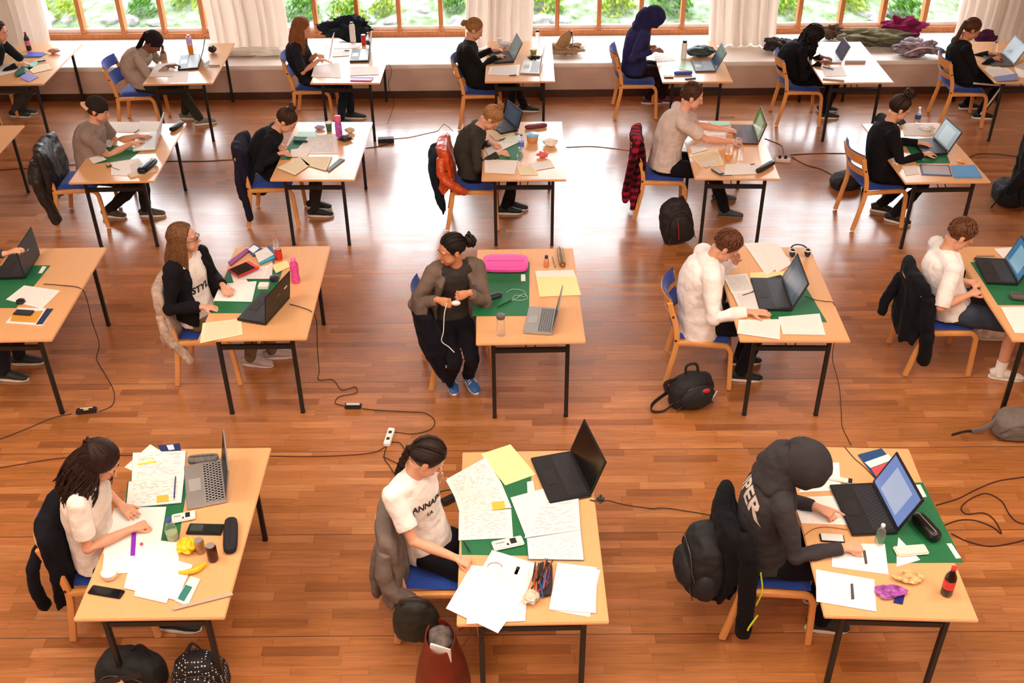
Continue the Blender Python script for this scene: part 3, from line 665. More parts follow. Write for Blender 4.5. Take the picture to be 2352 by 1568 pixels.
    if extra and extra.get('over'):
        nm, col, sl, off = extra['over']; G['over'] = garment(nm, col, sl, off=off, length=extra.get('over_len', 0))
    if extra and extra.get('hood_col'):   # raised hood: open shell round the head
        q = MB().m(cloth(extra['hood_col'])); n, m_ = 28, 20; V_ = []; rr2 = extra.get('hood_r', (.134, .118, .142))
        for sh_i in (0, 1):
            g = 1 - .07 * sh_i
            for j in range(m_ + 1):
                th = math.radians(40) + (PI - math.radians(40)) * j / m_      # angle away from the face direction
                for i in range(n):
                    ph = 2 * PI * i / n; v = np.array([math.cos(th), math.sin(th) * math.cos(ph), math.sin(th) * math.sin(ph)])
                    w_ = 1 + .04 * math.sin(ph * 5 + 9 * th) ; pz = v[2] * rr2[2] * g
                    V_.append(hp((v[0] * rr2[0] * g * w_ - .005 + (.035 * (1 - j / m_) ** 2)), v[1] * rr2[1] * g * w_, pz + .012))
        N = (m_ + 1) * n; F = []
        for j in range(m_):
            for i in range(n):
                a, b, c, d_ = j * n + i, j * n + (i + 1) % n, (j + 1) * n + (i + 1) % n, (j + 1) * n + i
                F += [(a, b, c, d_), (N + d_, N + c, N + b, N + a)]
        F += [(i, N + i, N + (i + 1) % n, (i + 1) % n) for i in range(n)]
        q.add(V_, F)
        G['hood'] = part(q, 'hood', root)
        q = MB().m(cloth(extra['hood_col'])); q.loft(cr([hp(-.05, 0, -.02), hp(-.065, 0, -.075), nb - fwd * .015 + ups * .03, nb - fwd * .03 - ups * .05], 3), cr([(.098 * s, .092 * s), (.105 * s, .1 * s), (.125 * s, .115 * s), (.15 * s, .115 * s)], 3), side=lft, n=20); o = part(q, 'hood_collar', root); remesh(o, .009, 5, disp=.03, dscale=.09)
    elif extra and extra.get('collar_hood'):
        q = MB().m(cloth(extra['collar_hood'])); bk = nb - ups * .03
        P = []; 
        for i in range(13):
            t = -2.3 + 4.6 * i / 12; P.append(bk - fwd * math.cos(t) * .085 + lft * math.sin(t) * .085 + up * (.03 * math.cos(t) - .005))
        q.loft(P, [(.02, .012)] + [(.035, .024)] * 11 + [(.02, .012)], n=10); part(q, 'folded_hood', root)
    # ---- hair
    if hair and not (extra and extra.get('hood_col')): make_hair(hair, root, hp, HR, s, nb, fwd, lft, up, ups, key)
    return dict(root=root, G=G, hp=hp, HR=HR, nb=nb, shc=shc, arms=arms, fwd=fwd, lft=lft, up=up, hip=hip, ups=ups, R=R_, L=L_, hips=hips, spine=spine)
def make_hair(hair, root, hp, HR, s, nb, fwd, lft, up, ups, key):
    style, col = hair[0], hair[1]; opt = hair[2] if len(hair) > 2 else {}
    rr = random.Random(len(key) * 7 + ord(key[0]) + ord(key[-1]) * 13); hm = hairm(col); q = MB().m(hm)
    Cc = np.array([-.022, 0, .036]); Rr = np.array([.1, .0845, .096]) * opt.get('vol', 1)
    surf = lambda v, g=1.0: hp(*(Cc + np.array(v) * Rr * g))
    if style != 'cap': q.ell(hp(*Cc), Rr * s * .975, HR, 24, 16)
    else: q.ell(hp(-.03, 0, .005), np.array([.088, .081, .075]) * s, HR, 20, 14)
    def arc(v0, v1, n=6, g0=1.0, g1=1.0):
        v0, v1 = nrm(np.array(v0, float)), nrm(np.array(v1, float)); out = []
        om = math.acos(max(-1, min(1, v0 @ v1)))
        for i in range(n + 1):
            t = i / n; v = (math.sin((1 - t) * om) * v0 + math.sin(t * om) * v1) / max(math.sin(om), 1e-4) if om > 1e-3 else v0; out.append(surf(v, g0 + (g1 - g0) * t))
        return out
    def hairline(t):  # ring of root directions round the face and nape, t in 0..1
        a = 2 * PI * t; c = math.cos(a); return nrm(np.array([(.62 if c > 0 else .5) * c, math.sin(a) * .9, .38 * max(c, 0) - .05 * (1 - abs(c)) - .62 * max(-c, 0)]))
    if style in ('bun', 'pony', 'braid', 'updo', 'lowbun'):
        tie = {'bun': (-.35, 0, .95), 'pony': (-.95, 0, .05), 'braid': (-.95, 0, -.35), 'updo': (.05, 0, 1), 'lowbun': (-.9, 0, -.2)}[style]
        for i in range(170):
            v0 = hairline(rr.random()); P = arc(v0, tie, 7, 1.0, 1.03); q.loft(P, [.002] + [.0062] * 6 + [.005], n=5)
        tv = surf(nrm(np.array(tie, float)), 1.08)
        if style in ('bun', 'updo', 'lowbun'):
            br = opt.get('bun', .042) * s; ax = nrm(tv - hp(*Cc)); tv = tv + ax * br * .5
            a1 = nrm(np.cross(ax, HR[:, 1])); a2 = np.cross(ax, a1)
            q.ell(tv, (br * .8,) * 3)
            for i in range(14 if style != 'updo' else 34):
                a = rr.uniform(0, 2 * PI); rad = br * rr.uniform(.5, .95); c = tv + ax * rr.uniform(-.4, .5) * br; P = [c + (a1 * math.cos(a + t) + a2 * math.sin(a + t)) * rad * (1 + .15 * math.sin(5 * t)) + ax * .012 * math.sin(2 * t + a) for t in np.linspace(0, 3.6, 8)]
                q.loft(P, [.003] + [.009] * 6 + [.003], n=6)
        else:
            end = opt.get('end'); P = [tv] + [np.array(p, float) for p in opt.get('path', [])]
            if not opt.get('path'): P += [nb - fwd * .09 + up * .02, nb - fwd * .12 - up * .1, nb - fwd * .12 - up * .22]
            C_ = cr(P, 8); nC = len(C_)
            if style == 'braid':
                for b in range(3):
                    off = [C_[i] + lft * math.cos(i * .9 + b * 2.09) * .013 + fwd * math.sin(i * 1.8 + b * 4.19) * .01 for i in range(nC)]
                    q.loft(off, [.016 * (1 - .45 * i / nC) for i in range(nC)], n=7)
            else:
                for i in range(26):
                    o1 = rr.uniform(-1, 1), rr.uniform(-1, 1); q.loft([C_[j] + (lft * o1[0] + fwd * o1[1]) * .028 * math.sin(PI * min(1, .15 + j / nC)) + lft * .006 * math.sin(j * .8 + i) for j in range(nC)], [.009 * (1 - .7 * j / nC) for j in range(nC)], n=5)
    elif style in ('long', 'curly'):
        ln = opt.get('len', .3); n = opt.get('n', 110); wav = opt.get('wave', .006 if style == 'long' else .02); back = opt.get('back', .06)
        for i in range(n):
            a = rr.uniform(-1, 1); sd = 1 if a > 0 else -1; aa = abs(a)
            v0 = (.72 - .9 * aa + rr.uniform(-.1, .1), sd * .05, .95 - .2 * aa)           # along the parting
            t = rr.random()
            v1 = nrm(np.array([.42 - 1.35 * t, sd * (.95 - .85 * max(0, t - .55) * 2), -.12 - .25 * t]))
            P = arc(v0, v1, 6, 1.0, 1.05 + .1 * rr.random()); e = P[-1]; out = nrm(e - hp(*Cc))
            outh = np.array([out[0], out[1], 0]); L_ = ln * rr.uniform(.75, 1.05); ph = rr.uniform(0, 6); m = 7
            for j in range(1, m + 1):
                u = j / m; dirn = -up * L_ * u - fwd * back * u * (1 + .3 * math.sin(ph)) + outh * .03 * math.sin(u * 2.2) 
                P.append(e + dirn + lft * wav * math.sin(ph + u * (5 if style == 'long' else 11)) + fwd * wav * math.cos(ph * 2 + u * (4 if style == 'long' else 10)))
            q.loft(P, [.002] + [opt.get('r', .0085)] * (len(P) - 3) + [opt.get('r', .0085) * .7, .0015], n=5)
        if opt.get('half'):
            tv = surf((-.8, 0, .55), 1.06)
            for i in range(26): q.loft(arc(hairline(rr.uniform(-.2, .2)), (-.8, 0, .55), 6, 1.03, 1.08), [.004] + [.009] * 5 + [.006], n=5)
            for i in range(12): a = rr.uniform(0, 6); q.loft([tv, tv + lft * .03 * math.cos(a) + up * .03 * math.sin(a) - fwd * .02, tv - fwd * .05 - up * .05 + lft * .02 * math.cos(a)], [.008, .01, .003], n=5)
    elif style in ('short', 'mop', 'cap'):
        ln = opt.get('len', .05); n = 190 if style != 'cap' else 70
        for i in range(n):
            # direction from the crown towards the hairline, the strand laid over the scalp
            t = rr.random(); a = rr.uniform(0, 2 * PI); e = hairline(a / (2 * PI)); cr_ = np.array([-.45, .1, .88])
            v0 = nrm(cr_ * (1 - t) + e * t + np.array([0, 0, .12])); v1 = nrm(v0 + (e - cr_ * .35) * ln * 9 + np.array([0, rr.uniform(-.15, .15), 0]))
            if style == 'cap' and (v0[2] > .25): continue
            g = 1.0 if style != 'cap' else .93
            P = arc(v0, v1, 4, .99 * g, (1.06 if style == 'mop' else 1.035) * g); q.loft(P, [.005, .009, .009, .007, .0015], n=5)
    o = part(q, 'hair', root)
    if style == 'cap':
        c = MB().m(cloth(opt.get('cap', '2B241F'), name='cap')); c.ell(hp(-.018, 0, .045), np.array([.106, .088, .085]) * s, HR, 24, 16)
        c.loft([hp(-.02 + .1 * math.cos(t), .084 * math.sin(t), .03) for t in np.linspace(0, 2 * PI, 25)], .009, n=6)
        c2 = MB().m(mat('cap_brim', opt.get('brim', 'D9A98A'), .8)); P = []
        n = 12; V_ = []
        for k_ in (0, 1):
            for j in range(4):
                for i in range(n + 1):
                    t = PI - 1.05 + 2.1 * i / n; r1 = .098 + .055 * j / 3 * math.cos((t - PI) * 1.2); V_.append(hp(-.018 + r1 * math.cos(t), (.088 + .012 * j / 3) * math.sin(t), .025 - .022 * j / 3 - .012 * math.sin(t) ** 2 + .005 * k_))
        kk = n + 1; N = 4 * kk; F = [(j * kk + i, j * kk + i + 1, (j + 1) * kk + i + 1, (j + 1) * kk + i) for j in range(3) for i in range(n)]
        F += [tuple(N + a for a in f[::-1]) for f in F]; ring = list(range(3 * kk, 4 * kk)); F += [(ring[i], ring[i + 1], N + ring[i + 1], N + ring[i]) for i in range(n)]
        c2.add(V_, F); co = part(c, 'cap', root); b_ = part(c2, 'brim', co)
    return o
def glasses(P, col='3A1416'):
    hp = P['hp']; q = MB().m(mat('glasses_frame', col, .3))
    for e in (-1, 1):
        q.loft([hp(.099, e * .03 + .021 * math.cos(t), .004 + .015 * math.sin(t)) for t in np.linspace(0, 2 * PI, 15)], .0024, n=6)
        q.loft([hp(.098, e * .05, .006), hp(.06, e * .076, .008), hp(.0, e * .083, .004)], .0024, n=6)
    q.loft([hp(.1, -.01, .006), hp(.104, 0, .008), hp(.1, .01, .006)], .0024, n=6)
    part(q, 'glasses', P['root'])
def decal(P, gkey, text, origin, right, upv, size, col, name='lettering', curve=0, out=None):
    # letters laid onto the cloth: each vertex is carried along -out onto the garment (after baking)
    g = P['G'][gkey]; me = g.data; bv = BVHTree.FromPolygons([v.co[:] for v in me.vertices], [tuple(p.vertices) for p in me.polygons]); base = np.array(P['root'].location)
    fc = bpy.data.curves.new('lettering', 'FONT'); fc.body = text; fc.size = size; fc.align_x = 'CENTER'; fc.align_y = 'CENTER'; fc.extrude = 0; fc.resolution_u = 2; fc.offset = size * .03
    to = bpy.data.objects.new('tmp', fc); COL.objects.link(to); dg = bpy.context.evaluated_depsgraph_get(); tm = bpy.data.meshes.new_from_object(to.evaluated_get(dg)); bpy.data.objects.remove(to, do_unlink=True)
    bm = bmesh.new(); bm.from_mesh(tm); bmesh.ops.triangulate(bm, faces=bm.faces); 
    for _ in range(3):
        es = [e for e in bm.edges if e.calc_length() > size * .18]
        if es: bmesh.ops.subdivide_edges(bm, edges=es, cuts=1); bmesh.ops.triangulate(bm, faces=bm.faces)
    bm.to_mesh(tm); bm.free()
    right = nrm(np.array(right, float)); upv = np.array(upv, float); upv = nrm(upv - right * (upv @ right)); o_ = np.array(out, float) if out is not None else np.cross(right, upv); o_ = nrm(o_)
    V_ = []; last = None
    for v in tm.vertices:
        p = np.array(origin, float) + right * v.co.x + upv * (v.co.y - curve * v.co.x ** 2) - base; st = p + o_ * .2
        h = bv.ray_cast(Vector(st), Vector(-o_), .45)
        if h[0] is None: h = bv.find_nearest(Vector(p))
        V_.append(tuple(np.array(h[0]) + o_ * .0035))
    mb = MB().m(mat('print_' + col, col, .8)); mb.add(V_, [tuple(p.vertices) for p in tm.polygons]); o = mb.build(name, g, smooth=False); return o
# ============================================================ the people in the room
def fl(x, y): v = at(x, y, 0); return (v.x, v.y, 0)
def A3(v): return np.array(v, float)
def ft2(x, y, dx=.36, fy=0, w=.11): return ((x + dx, y - w, 0, fy - 4), (x + dx + .04, y + w, 0, fy + 4))
def wr(px, py, z=.785): return A3(at(px, py, z))
P = {}
P['F1'] = person('F1', 'person with long wavy dark half-up hair in cream T-shirt writing, purple ruler beside', (-2.47, 4.5, .535), atY(230, 1062, 4.5), wr(*CF1(628, 655)), wr(*CF1(560, 510)), ft2(-2.47, 4.5),
    look=(-6, 40), top=('E6DCD2', 'short', 't_shirt'), legs='1B1D33', hair=('long', '2A1812', dict(len=.27, half=1, n=330, wave=.022, back=.13, vol=1.04, r=.0058)), vox=.0048, pose=('grip', 'flat'), fem=True, shoes='1A1A1A')
P['F2'] = person('F2', 'person with long dark braid in white T-shirt writing, hand on chin', (-0.52, 4.56, .535), atY(982, 1052, 4.5), wr(*CF2(565, 850)), A3(atY(1004, 1102, 4.66)), ft2(-.54, 4.5),
    look=(2, 44), byaw=-38, top=('EDE7E2', 'short', 't_shirt'), legs='17151A', hair=('braid', '24160F', {}), vox=.0048, pose=('grip', 'face'), fem=True, extra=dict(hand_l=((.1, -.25, 1), (.3, 1, .1))), arms_up=(0, (-.3, 1, -.25)))
P['F3'] = person('F3', 'person in charcoal hooded sweatshirt lettered on the back, hood up', (1.46, 4.48, .535), atY(1840, 1062, 4.5), wr(*CF3(1030, 765)), wr(*CF3(865, 525)), ft2(1.46, 4.46),
    look=(-12, 50), top=('3A3638', 'long', 'sweatshirt'), legs='15151A', hair=('short', '2A1C14', {}), vox=.005, pose=('fist', 'point'), scale=1.06, extra=dict(hood_col='3A3638'))
P['S1'] = person('S1', 'person cut off at left edge with raised hand over black laptop', (-4.5, 7.1, .535), (-4.42, 7.1, 1.24), wr(-40, 640), A3(atY(14, 583, 7.25)), ft2(-4.5, 7.1), top=('3A3A44', 'long', 'checked_shirt'), hair=('short', '2A1C14', {}), vox=.009, extra=dict(hand_l=((1, .1, .35), (-.3, 0, 1))))
P['S2'] = person('S2', 'person with long straight light-brown hair, dark-rimmed glasses and black cardigan over white T-shirt', (-2.5, 7.1, .535), atY(424, 548, 7.1), A3(atY(466, 705, 6.86)), A3(atY(512, 655, 7.12)), (fl(578, 838) + (-8,), fl(628, 822) + (8,)),
    look=(2, -2), byaw=-24, top=('EAE3DD', 'none', 't_shirt'), legs='75684E', shoes='B9A4A4', hair=('long', '6E4A2E', dict(len=.27, n=260, wave=.003, back=.03, r=.006)), vox=.006, fem=True, pose=('type', 'type'), extra=dict(), elbow_out=(.1, .1))
P['S3'] = person('S3', 'smiling person in taupe cardigan turned sideways on chair, blue striped sneakers', (-0.5, 7.06, .535), atY(1036, 574, 6.95), A3(atY(1006, 688, 6.74)), A3(atY(1078, 672, 6.76)), (fl(1036, 878) + (-78,), fl(1076, 878) + (-66,)),
    look=(-152, 12), byaw=-78, skin='C98A66', top=('3C3532', 'none', 't_shirt'), legs='17141A', shoes='2F63A8', sole='F2EEEA', hair=('lowbun', '1B1210', dict(bun=.06)), vox=.006, fem=True, pose=('phone', 'phone'), elbow_out=(.5, .2),
    extra=dict(hand_r=((.75, -.5, 0), (.2, -.9, .3)), hand_l=((-.8, -.5, 0), (.2, -.9, .3))))
P['S4'] = person('S4', 'person with brown mop of hair bent over papers in white track jacket', (1.46, 7.02, .535), atY(1668, 566, 7.02), wr(*CS4(815, 800)), A3(atY(1690, 600, 7.22)), ft2(1.44, 7.02),
    look=(-8, 48), top=('F0E9E6', 'long', 'track_jacket'), legs='1B1A20', shoes='1C1C1E', hair=('mop', '5A3420', dict(len=.06)), vox=.0055, pose=('flat', 'face'), scale=1.04, extra=dict(over=('jacket_body', 'F0E9E6', 'long', .018), over_len=.12, hand_l=((-.1, -.3, 1), (.6, .5, 0))), arms_up=(0, (.5, .3, -1)))
P['S5'] = person('S5', 'person in white T-shirt and denim shorts looking down at a phone', (3.46, 7.14, .535), atY(2206, 540, 7.16), (3.5, 6.97, .75), (3.52, 7.14, .77), (fl(2292, 868) + (-12,), fl(2262, 778) + (0,)),
    look=(-4, 42), top=('EFE9E6', 'elbow', 't_shirt'), legs='3A4250', shorts=True, shoes='DDD6CC', hair=('mop', '5E3A22', dict(len=.045)), vox=.0055, pose=('phone', 'phone'), scale=1.04)
P['T1'] = person('T1', 'person in taupe T-shirt and backwards brown cap typing on white laptop', (-4.22, 9.8, .535), atY(226, 252, 9.82), wr(302, 330), wr(318, 312), (fl(252, 497) + (-10,), (-3.8, 9.85, 0, 5)),
    look=(-4, 22), top=('8E7C72', 'short', 't_shirt'), legs='221F1C', shoes='4A3F33', hair=('cap', '3A2418', {}), vox=.008, scale=1.03)
P['T2'] = person('T2', 'person with topknot bent close over notes in navy jacket', (-2.42, 9.8, .535), atY(657, 278, 9.82), wr(643, 352), wr(640, 330), (fl(722, 478) + (-6,), (-2.05, 9.82, 0, 0)),
    look=(-4, 52), top=('17191F', 'long', 'jumper'), legs='2C2B26', shoes='17171A', hair=('bun', '3A2317', dict(bun=.036)), vox=.008, fem=True, pose=('grip', 'type'))
P['T3'] = person('T3', 'blonde person with a bun writing in dark grey sweatshirt, orange jacket behind', (-0.42, 9.72, .535), atY(1128, 272, 9.76), wr(1146, 352), wr(1126, 328), (fl(1172, 480) + (-6,), (-.1, 9.84, 0, 0)),
    look=(-4, 58), top=('38352F', 'long', 'sweatshirt'), legs='16161C', shoes='15151A', hair=('bun', '9A6C42', dict(bun=.03)), vox=.008, fem=True, pose=('grip', 'type'), extra=dict(collar_hood='38352F'))
P['T4'] = person('T4', 'person with short brown hair in pale pink-grey T-shirt typing, plaid shirt behind', (1.52, 9.88, .535), atY(1590, 222, 9.9), wr(1676, 325), wr(1664, 297), (fl(1664, 498) + (-4,), fl(1650, 462) + (4,)),
    look=(-4, 22), skin='E0A48C', top=('CDBBB3', 'short', 't_shirt'), legs='1A181C', shoes='3F474F', sole='8A6A4A', hair=('short', '4A3020', dict(len=.035)), vox=.007, scale=1.08)
P['T5'] = person('T5', 'person in black long-sleeved top with curly dark updo typing on black laptop', (3.64, 9.64, .535), atY(2066, 250, 9.64), wr(2122, 354), wr(2112, 328), (fl(2048, 508) + (-30,), fl(2016, 485) + (-20,)),
    look=(0, 30), top=('151417', 'long', 'top'), legs='191818', shoes='1F1B1A', hair=('updo', '2E1C14', dict(bun=.055)), vox=.007)
P['T6'] = person('T6', 'black-clad person cut off at the right edge', (5.52, 9.7, .535), (5.72, 9.7, 1.2), (6.0, 9.5, .79), (6.0, 9.9, .79), ft2(5.5, 9.7), top=('141416', 'long', 'jumper'), hair=('short', '2A1C14', {}), vox=.01)
P['W1'] = person('W1', 'dark-dressed person resting chin on hand at left edge', (-6.28, 12.3, .535), atY(-4, 72, 12.35), wr(40, 148), A3(atY(8, 96, 12.35)), (fl(38, 268) + (-5,), fl(52, 262) + (5,)),
    look=(0, 18), top=('1E2226', 'long', 'jacket'), legs='4A4A4A', hair=('short', '3A2418', {}), vox=.009, pose=('type', 'face'), extra=dict(hand_l=((.1, -.1, 1), (.8, .5, 0))), arms_up=(0, (.5, .3, -1)))
P['W2'] = person('W2', 'person in grey hoodie and dark knit cap leaning head on hand', (-4.42, 12.28, .535), atY(352, 98, 12.3), wr(386, 152), A3(atY(374, 118, 12.45)), (fl(462, 286) + (20,), (-4.05, 12.45, 0, 0)),
    look=(-5, 48), skin='7A4A34', top=('A8978C', 'long', 'hoodie'), legs='35352F', shoes='7A7466', hair=('pony', '17100E', dict(vol=1.06)), vox=.009, pose=('type', 'face'), extra=dict(collar_hood='27343A', hand_l=((.2, -.3, 1), (.8, .5, 0))), arms_up=(0, (.5, .3, -1)))
P['W3'] = person('W3', 'person with long straight ginger-brown hair holding up a sheet of paper', (-2.45, 12.42, .535), atY(694, 66, 12.42), wr(732, 138, .86), wr(728, 124, .88), ((-2.1, 12.2, 0, 0), (-2.0, 12.42, 0, 0)),
    look=(0, 26), top=('24232A', 'elbow', 'top'), legs='1F2836', hair=('long', '80502E', dict(len=.3, n=110, wave=.003, back=.03)), vox=.009, fem=True, pose=('type', 'type'))
P['W4'] = person('W4', 'blonde person in black top typing on dark laptop by the curtain', (-0.42, 12.27, .535), atY(1090, 68, 12.3), wr(1142, 130), wr(1132, 114), ((-.1, 12.2, 0, 0), fl(1205, 256) + (0,)),
    look=(0, 30), top=('1B1B1A', 'long', 'top'), legs='191A1E', shoes='1A1714', hair=('lowbun', '94693C', dict(bun=.035)), vox=.009, fem=True)
P['W5'] = person('W5', 'person in navy hooded top, hood up, looking down at their hands', (1.48, 12.6, .535), atY(1500, 38, 12.6), wr(1500, 117, .84), wr(1492, 108, .84), (fl(1487, 238) + (0,), fl(1518, 236) + (0,)),
    look=(0, 46), skin='8A5A40', top=('2E2D5C', 'long', 'hoodie'), legs='2A1E22', shoes='6A2A34', sole='EDE6E0', hair=('short', '1A1210', {}), vox=.009, pose=('phone', 'phone'), extra=dict(hood_col='26264E', hood_r=(.118, .102, .128)), scale=1.02)
P['W6'] = person('W6', 'person with big black curly hair bent over white laptop', (3.44, 12.3, .535), atY(1868, 84, 12.4), wr(1886, 142), wr(1888, 130), ((3.8, 12.3, 0, 0), (3.84, 12.52, 0, 0)),
    look=(0, 55), skin='8A5A40', top=('141316', 'long', 'jumper'), legs='15151A', hair=('curly', '100C0C', dict(len=.26, n=170, back=.05, vol=1.12)), vox=.009, fem=True)
P['W7'] = person('W7', 'person in black top and side-striped black trousers typing, hair tied back', (5.4, 12.2, .535), atY(2232, 68, 12.3), wr(2282, 135), wr(2274, 122), (fl(2246, 272) + (-4,), fl(2215, 250) + (4,)),
    look=(-3, 32), skin='C98A66', top=('17181A', 'long', 'top'), legs='16171C', shoes='17171A', sole='F0ECE8', hair=('pony', '50321F', dict(path=[])), vox=.009, fem=True)
# open cardigan: hangs at the sides of the white T-shirt
def open_front(p, name, col, off, sleeve='long'):
    R_, L_, sh = p['R'], p['L'], p['shc']; fwd, lft, up, ups = p['fwd'], p['lft'], p['up'], p['ups']; hip = p['hip']
    mb = MB().m(cloth(col))
    for s_, sho, nm in ((-1, R_, 'r'), (1, L_, 'l')):
        a, el, w, sd = p['arms'][nm]
        mb.loft([a, (a + el) / 2, el, el * .45 + w * .55, el * .1 + w * .9], [.068, .06, .055, .05, .044], n=14); mb.ell(a, (.07,) * 3); mb.ell(el, (.056,) * 3)
        mb.loft([a, a * .5 + (sh + lft * s_ * .07) * .5 - fwd * .015, sh + lft * s_ * .075 - fwd * .02 + ups * .012], [.08, .084, .078], n=14)
        Pth = [sh + lft * s_ * .06 + ups * .03 - fwd * .01, sh + lft * s_ * .12 - ups * .06 + fwd * .03, sh + lft * s_ * .135 - ups * .2 + fwd * .03, hip + up * .16 + lft * s_ * .145 + fwd * .02, hip + up * .02 + lft * s_ * .15]
        mb.loft(Pth, [(.05, .03), (.12, .035), (.125, .035), (.12, .035), (.11, .03)], side=fwd, n=14)
    bp = [sh + ups * .035 - fwd * .06, sh - ups * .08 - fwd * .11, p['spine'][3] - fwd * .115, hip + up * .03 - fwd * .13]
    mb.loft(bp, [(.12, .03), (.165, .03), (.155, .03), (.16, .03)], side=lft, n=16)
    o = part(mb, name, p['root']); remesh(o, .008, 6, disp=.02); p['G']['over'] = o
open_front(P['S2'], 'cardigan', '17151A', .01)
open_front(P['S3'], 'cardigan', '6E5E54', .01)
glasses(P['S2'])
# knitted cap of the person holding their head
def knit_cap(p, col):
    q = MB().m(cloth(col, name='knit')); q.ell(p['hp'](-.022, 0, .058), (.108, .094, .084), p['HR'], 20, 12); q.loft([p['hp'](-.022 + .104 * math.cos(t), .091 * math.sin(t), .04 - .01 * math.cos(t)) for t in np.linspace(0, 2 * PI, 25)], .013, n=8); part(q, 'knit_cap', p['root'])
knit_cap(P['W2'], '241A20')
for k, p in P.items():   # socks and stripes where the photograph shows them
    if k == 'S5':
        for hj, kn, ank, f, fy in p['hips']:
            q = MB().m(mat('white_sock', 'EFEAE4', .9)); q.loft([ank * .8 + kn * .2, ank, ank - np.array([0, 0, .04])], [.044, .042, .046], n=14); part(q, 'sock', p['root'])
    if k in ('S3', 'W7'):
        for i, (hj, kn, ank, f, fy) in enumerate(p['hips']):
            sd = -1 if i == 0 else 1
            if k == 'W7' and sd > 0: continue
            a = math.radians(fy); o_ = np.array([-math.sin(a), math.cos(a), 0]) * sd
            for j in ((-1, 0, 1) if k == 'S3' else (0,)):
                q = MB().m(mat('white_stripe', 'EDE8E4', .8)); sh_ = np.cross(o_, [0, 0, 1.]) * j * .017; w_ = .0035 if k == 'S3' else .012
                q.loft([kn * .85 + ank * .15 + o_ * .067 + sh_, kn * .5 + ank * .5 + o_ * .066 + sh_, ank + o_ * .056 + sh_] if k == 'S3' else [hj + o_ * .088 + np.array([0, 0, .0]), (hj + kn) / 2 + o_ * .083, kn + o_ * .066, (kn + ank) / 2 + o_ * .066, ank + o_ * .056], (w_, w_ * .8) if False else w_, n=6); part(q, 'stripe', p['root'])
q = MB().m(mat('white_stripe', 'EDE8E4', .8))
for hj, kn, ank, f, fy in P['S3']['hips']:
    a = math.radians(fy); ff = np.array([math.cos(a), math.sin(a), 0]); fs = np.array([-ff[1], ff[0], 0]); f = A3(f)
    for j in range(3):
        for sd in (-1, 1): c = f + ff * (.035 + .028 * j); q.loft([c + fs * sd * .041 + np.array([0, 0, .03]), c + fs * sd * .034 + np.array([0, 0, .062]) + ff * .008, c + fs * sd * .018 + np.array([0, 0, .083]) + ff * .014], .0045, n=6)
part(q, 'shoe_stripes', P['S3']['root'])
# ============================================================ things on the desks
WHO = {'F1': 'wavy-haired writer', 'F2': 'braided person', 'F3': 'charcoal-hooded person', 'S1': 'cut-off person at left', 'S2': 'person in glasses', 'S3': 'smiling person', 'S4': 'person in white jacket', 'S5': 'person in denim shorts',
 'T1': 'person in backwards cap', 'T2': 'topknot person', 'T3': 'bun-haired blonde', 'T4': 'person by plaid shirt', 'T5': 'curly-updo person', 'W1': 'chin-resting person', 'W2': 'grey-hoodie person', 'W3': 'person holding a sheet',
 'W4': 'blonde by the curtain', 'W5': 'navy-hooded person', 'W6': 'black-curled person', 'W7': 'striped-trouser person', 'T6': 'black-clad person at right edge'}
def lab(K, d): return '%s, desk of the %s' % (d, WHO[K])
def lv(l): return ZD + .0005 + .0016 * l
def pts(c, ps, z): return [at(*c(*p), z) for p in ps]
def flat(name, K, desc, cat, c, ps, l=1, m=None, th=.0014, group=None, uvrot=0):
    z = lv(l); W_ = pts(c, ps, z + th); ctr = sum(W_, Vector()) / len(W_); m = m or paper(key=R.randint(0, 99))
    mb = MB().m(m); P_ = [(w.x, w.y) for w in W_]
    a = sum(P_[i][0] * P_[(i + 1) % len(P_)][1] - P_[(i + 1) % len(P_)][0] * P_[i][1] for i in range(len(P_)))
    uvs = [(0, 1), (1, 1), (1, 0), (0, 0)] if len(P_) == 4 else [(0, 0)] * len(P_)
    if uvrot: uvs = uvs[uvrot:] + uvs[:uvrot]
    if a < 0: P_ = P_[::-1]; uvs = uvs[::-1]
    n = len(P_); mb.quaduv([(p[0], p[1], z + th) for p in P_], uvs)
    mb.add([(p[0], p[1], z) for p in P_] + [(p[0], p[1], z + th) for p in P_], [tuple(range(n))[::-1]] + [(i, (i + 1) % n, n + (i + 1) % n, n + i) for i in range(n)])
    o = mb.build(name, off=(ctr.x, ctr.y, z), smooth=False); o.location = (ctr.x, ctr.y, z); tag(o, lab(K, desc), cat, group); return o
def patch(o, name, c, ps, m, dz=.0005, th=.0006, uv=False):
    z = o.location.z + max(v.co.z for v in o.data.vertices) + dz - .0004; W_ = pts(c, ps, z); mb = MB().m(m); mb.prism([(w.x, w.y) for w in W_], z, z + th); q = part(mb, name, o, smooth=False); return q
PAP = dict(w=lambda k=0: paper('lines', key=k), m=lambda k=0: paper('maths', key=k, rows=22), s=lambda k=0: paper('sparse', key=k, amount=.3), y=lambda k=0: paper('sparse', 'F2DFA0', key=k, amount=.15), b=lambda k=0: paper('sparse', 'F4EEE8', key=k, amount=.08), c=lambda k=0: paper('lines', 'F0DDB8', key=k, amount=.3))
def sheet(K, desc, c, ps, l=1, kind='s', group=None, th=.0014): return flat('paper_sheet', K, desc, 'paper', c, ps, l, PAP[kind](R.randint(0, 90)), th, group)
def mat_(K, c, ps, labels=()):
    o = flat('desk_blotter', K, 'green desk blotter with white corner tag' if labels else 'green desk blotter under the papers', 'desk mat', c, ps, 0, M('green'), .0012)
    for lp in labels: patch(o, 'paper_tag', c, lp, M('white'))
    return o
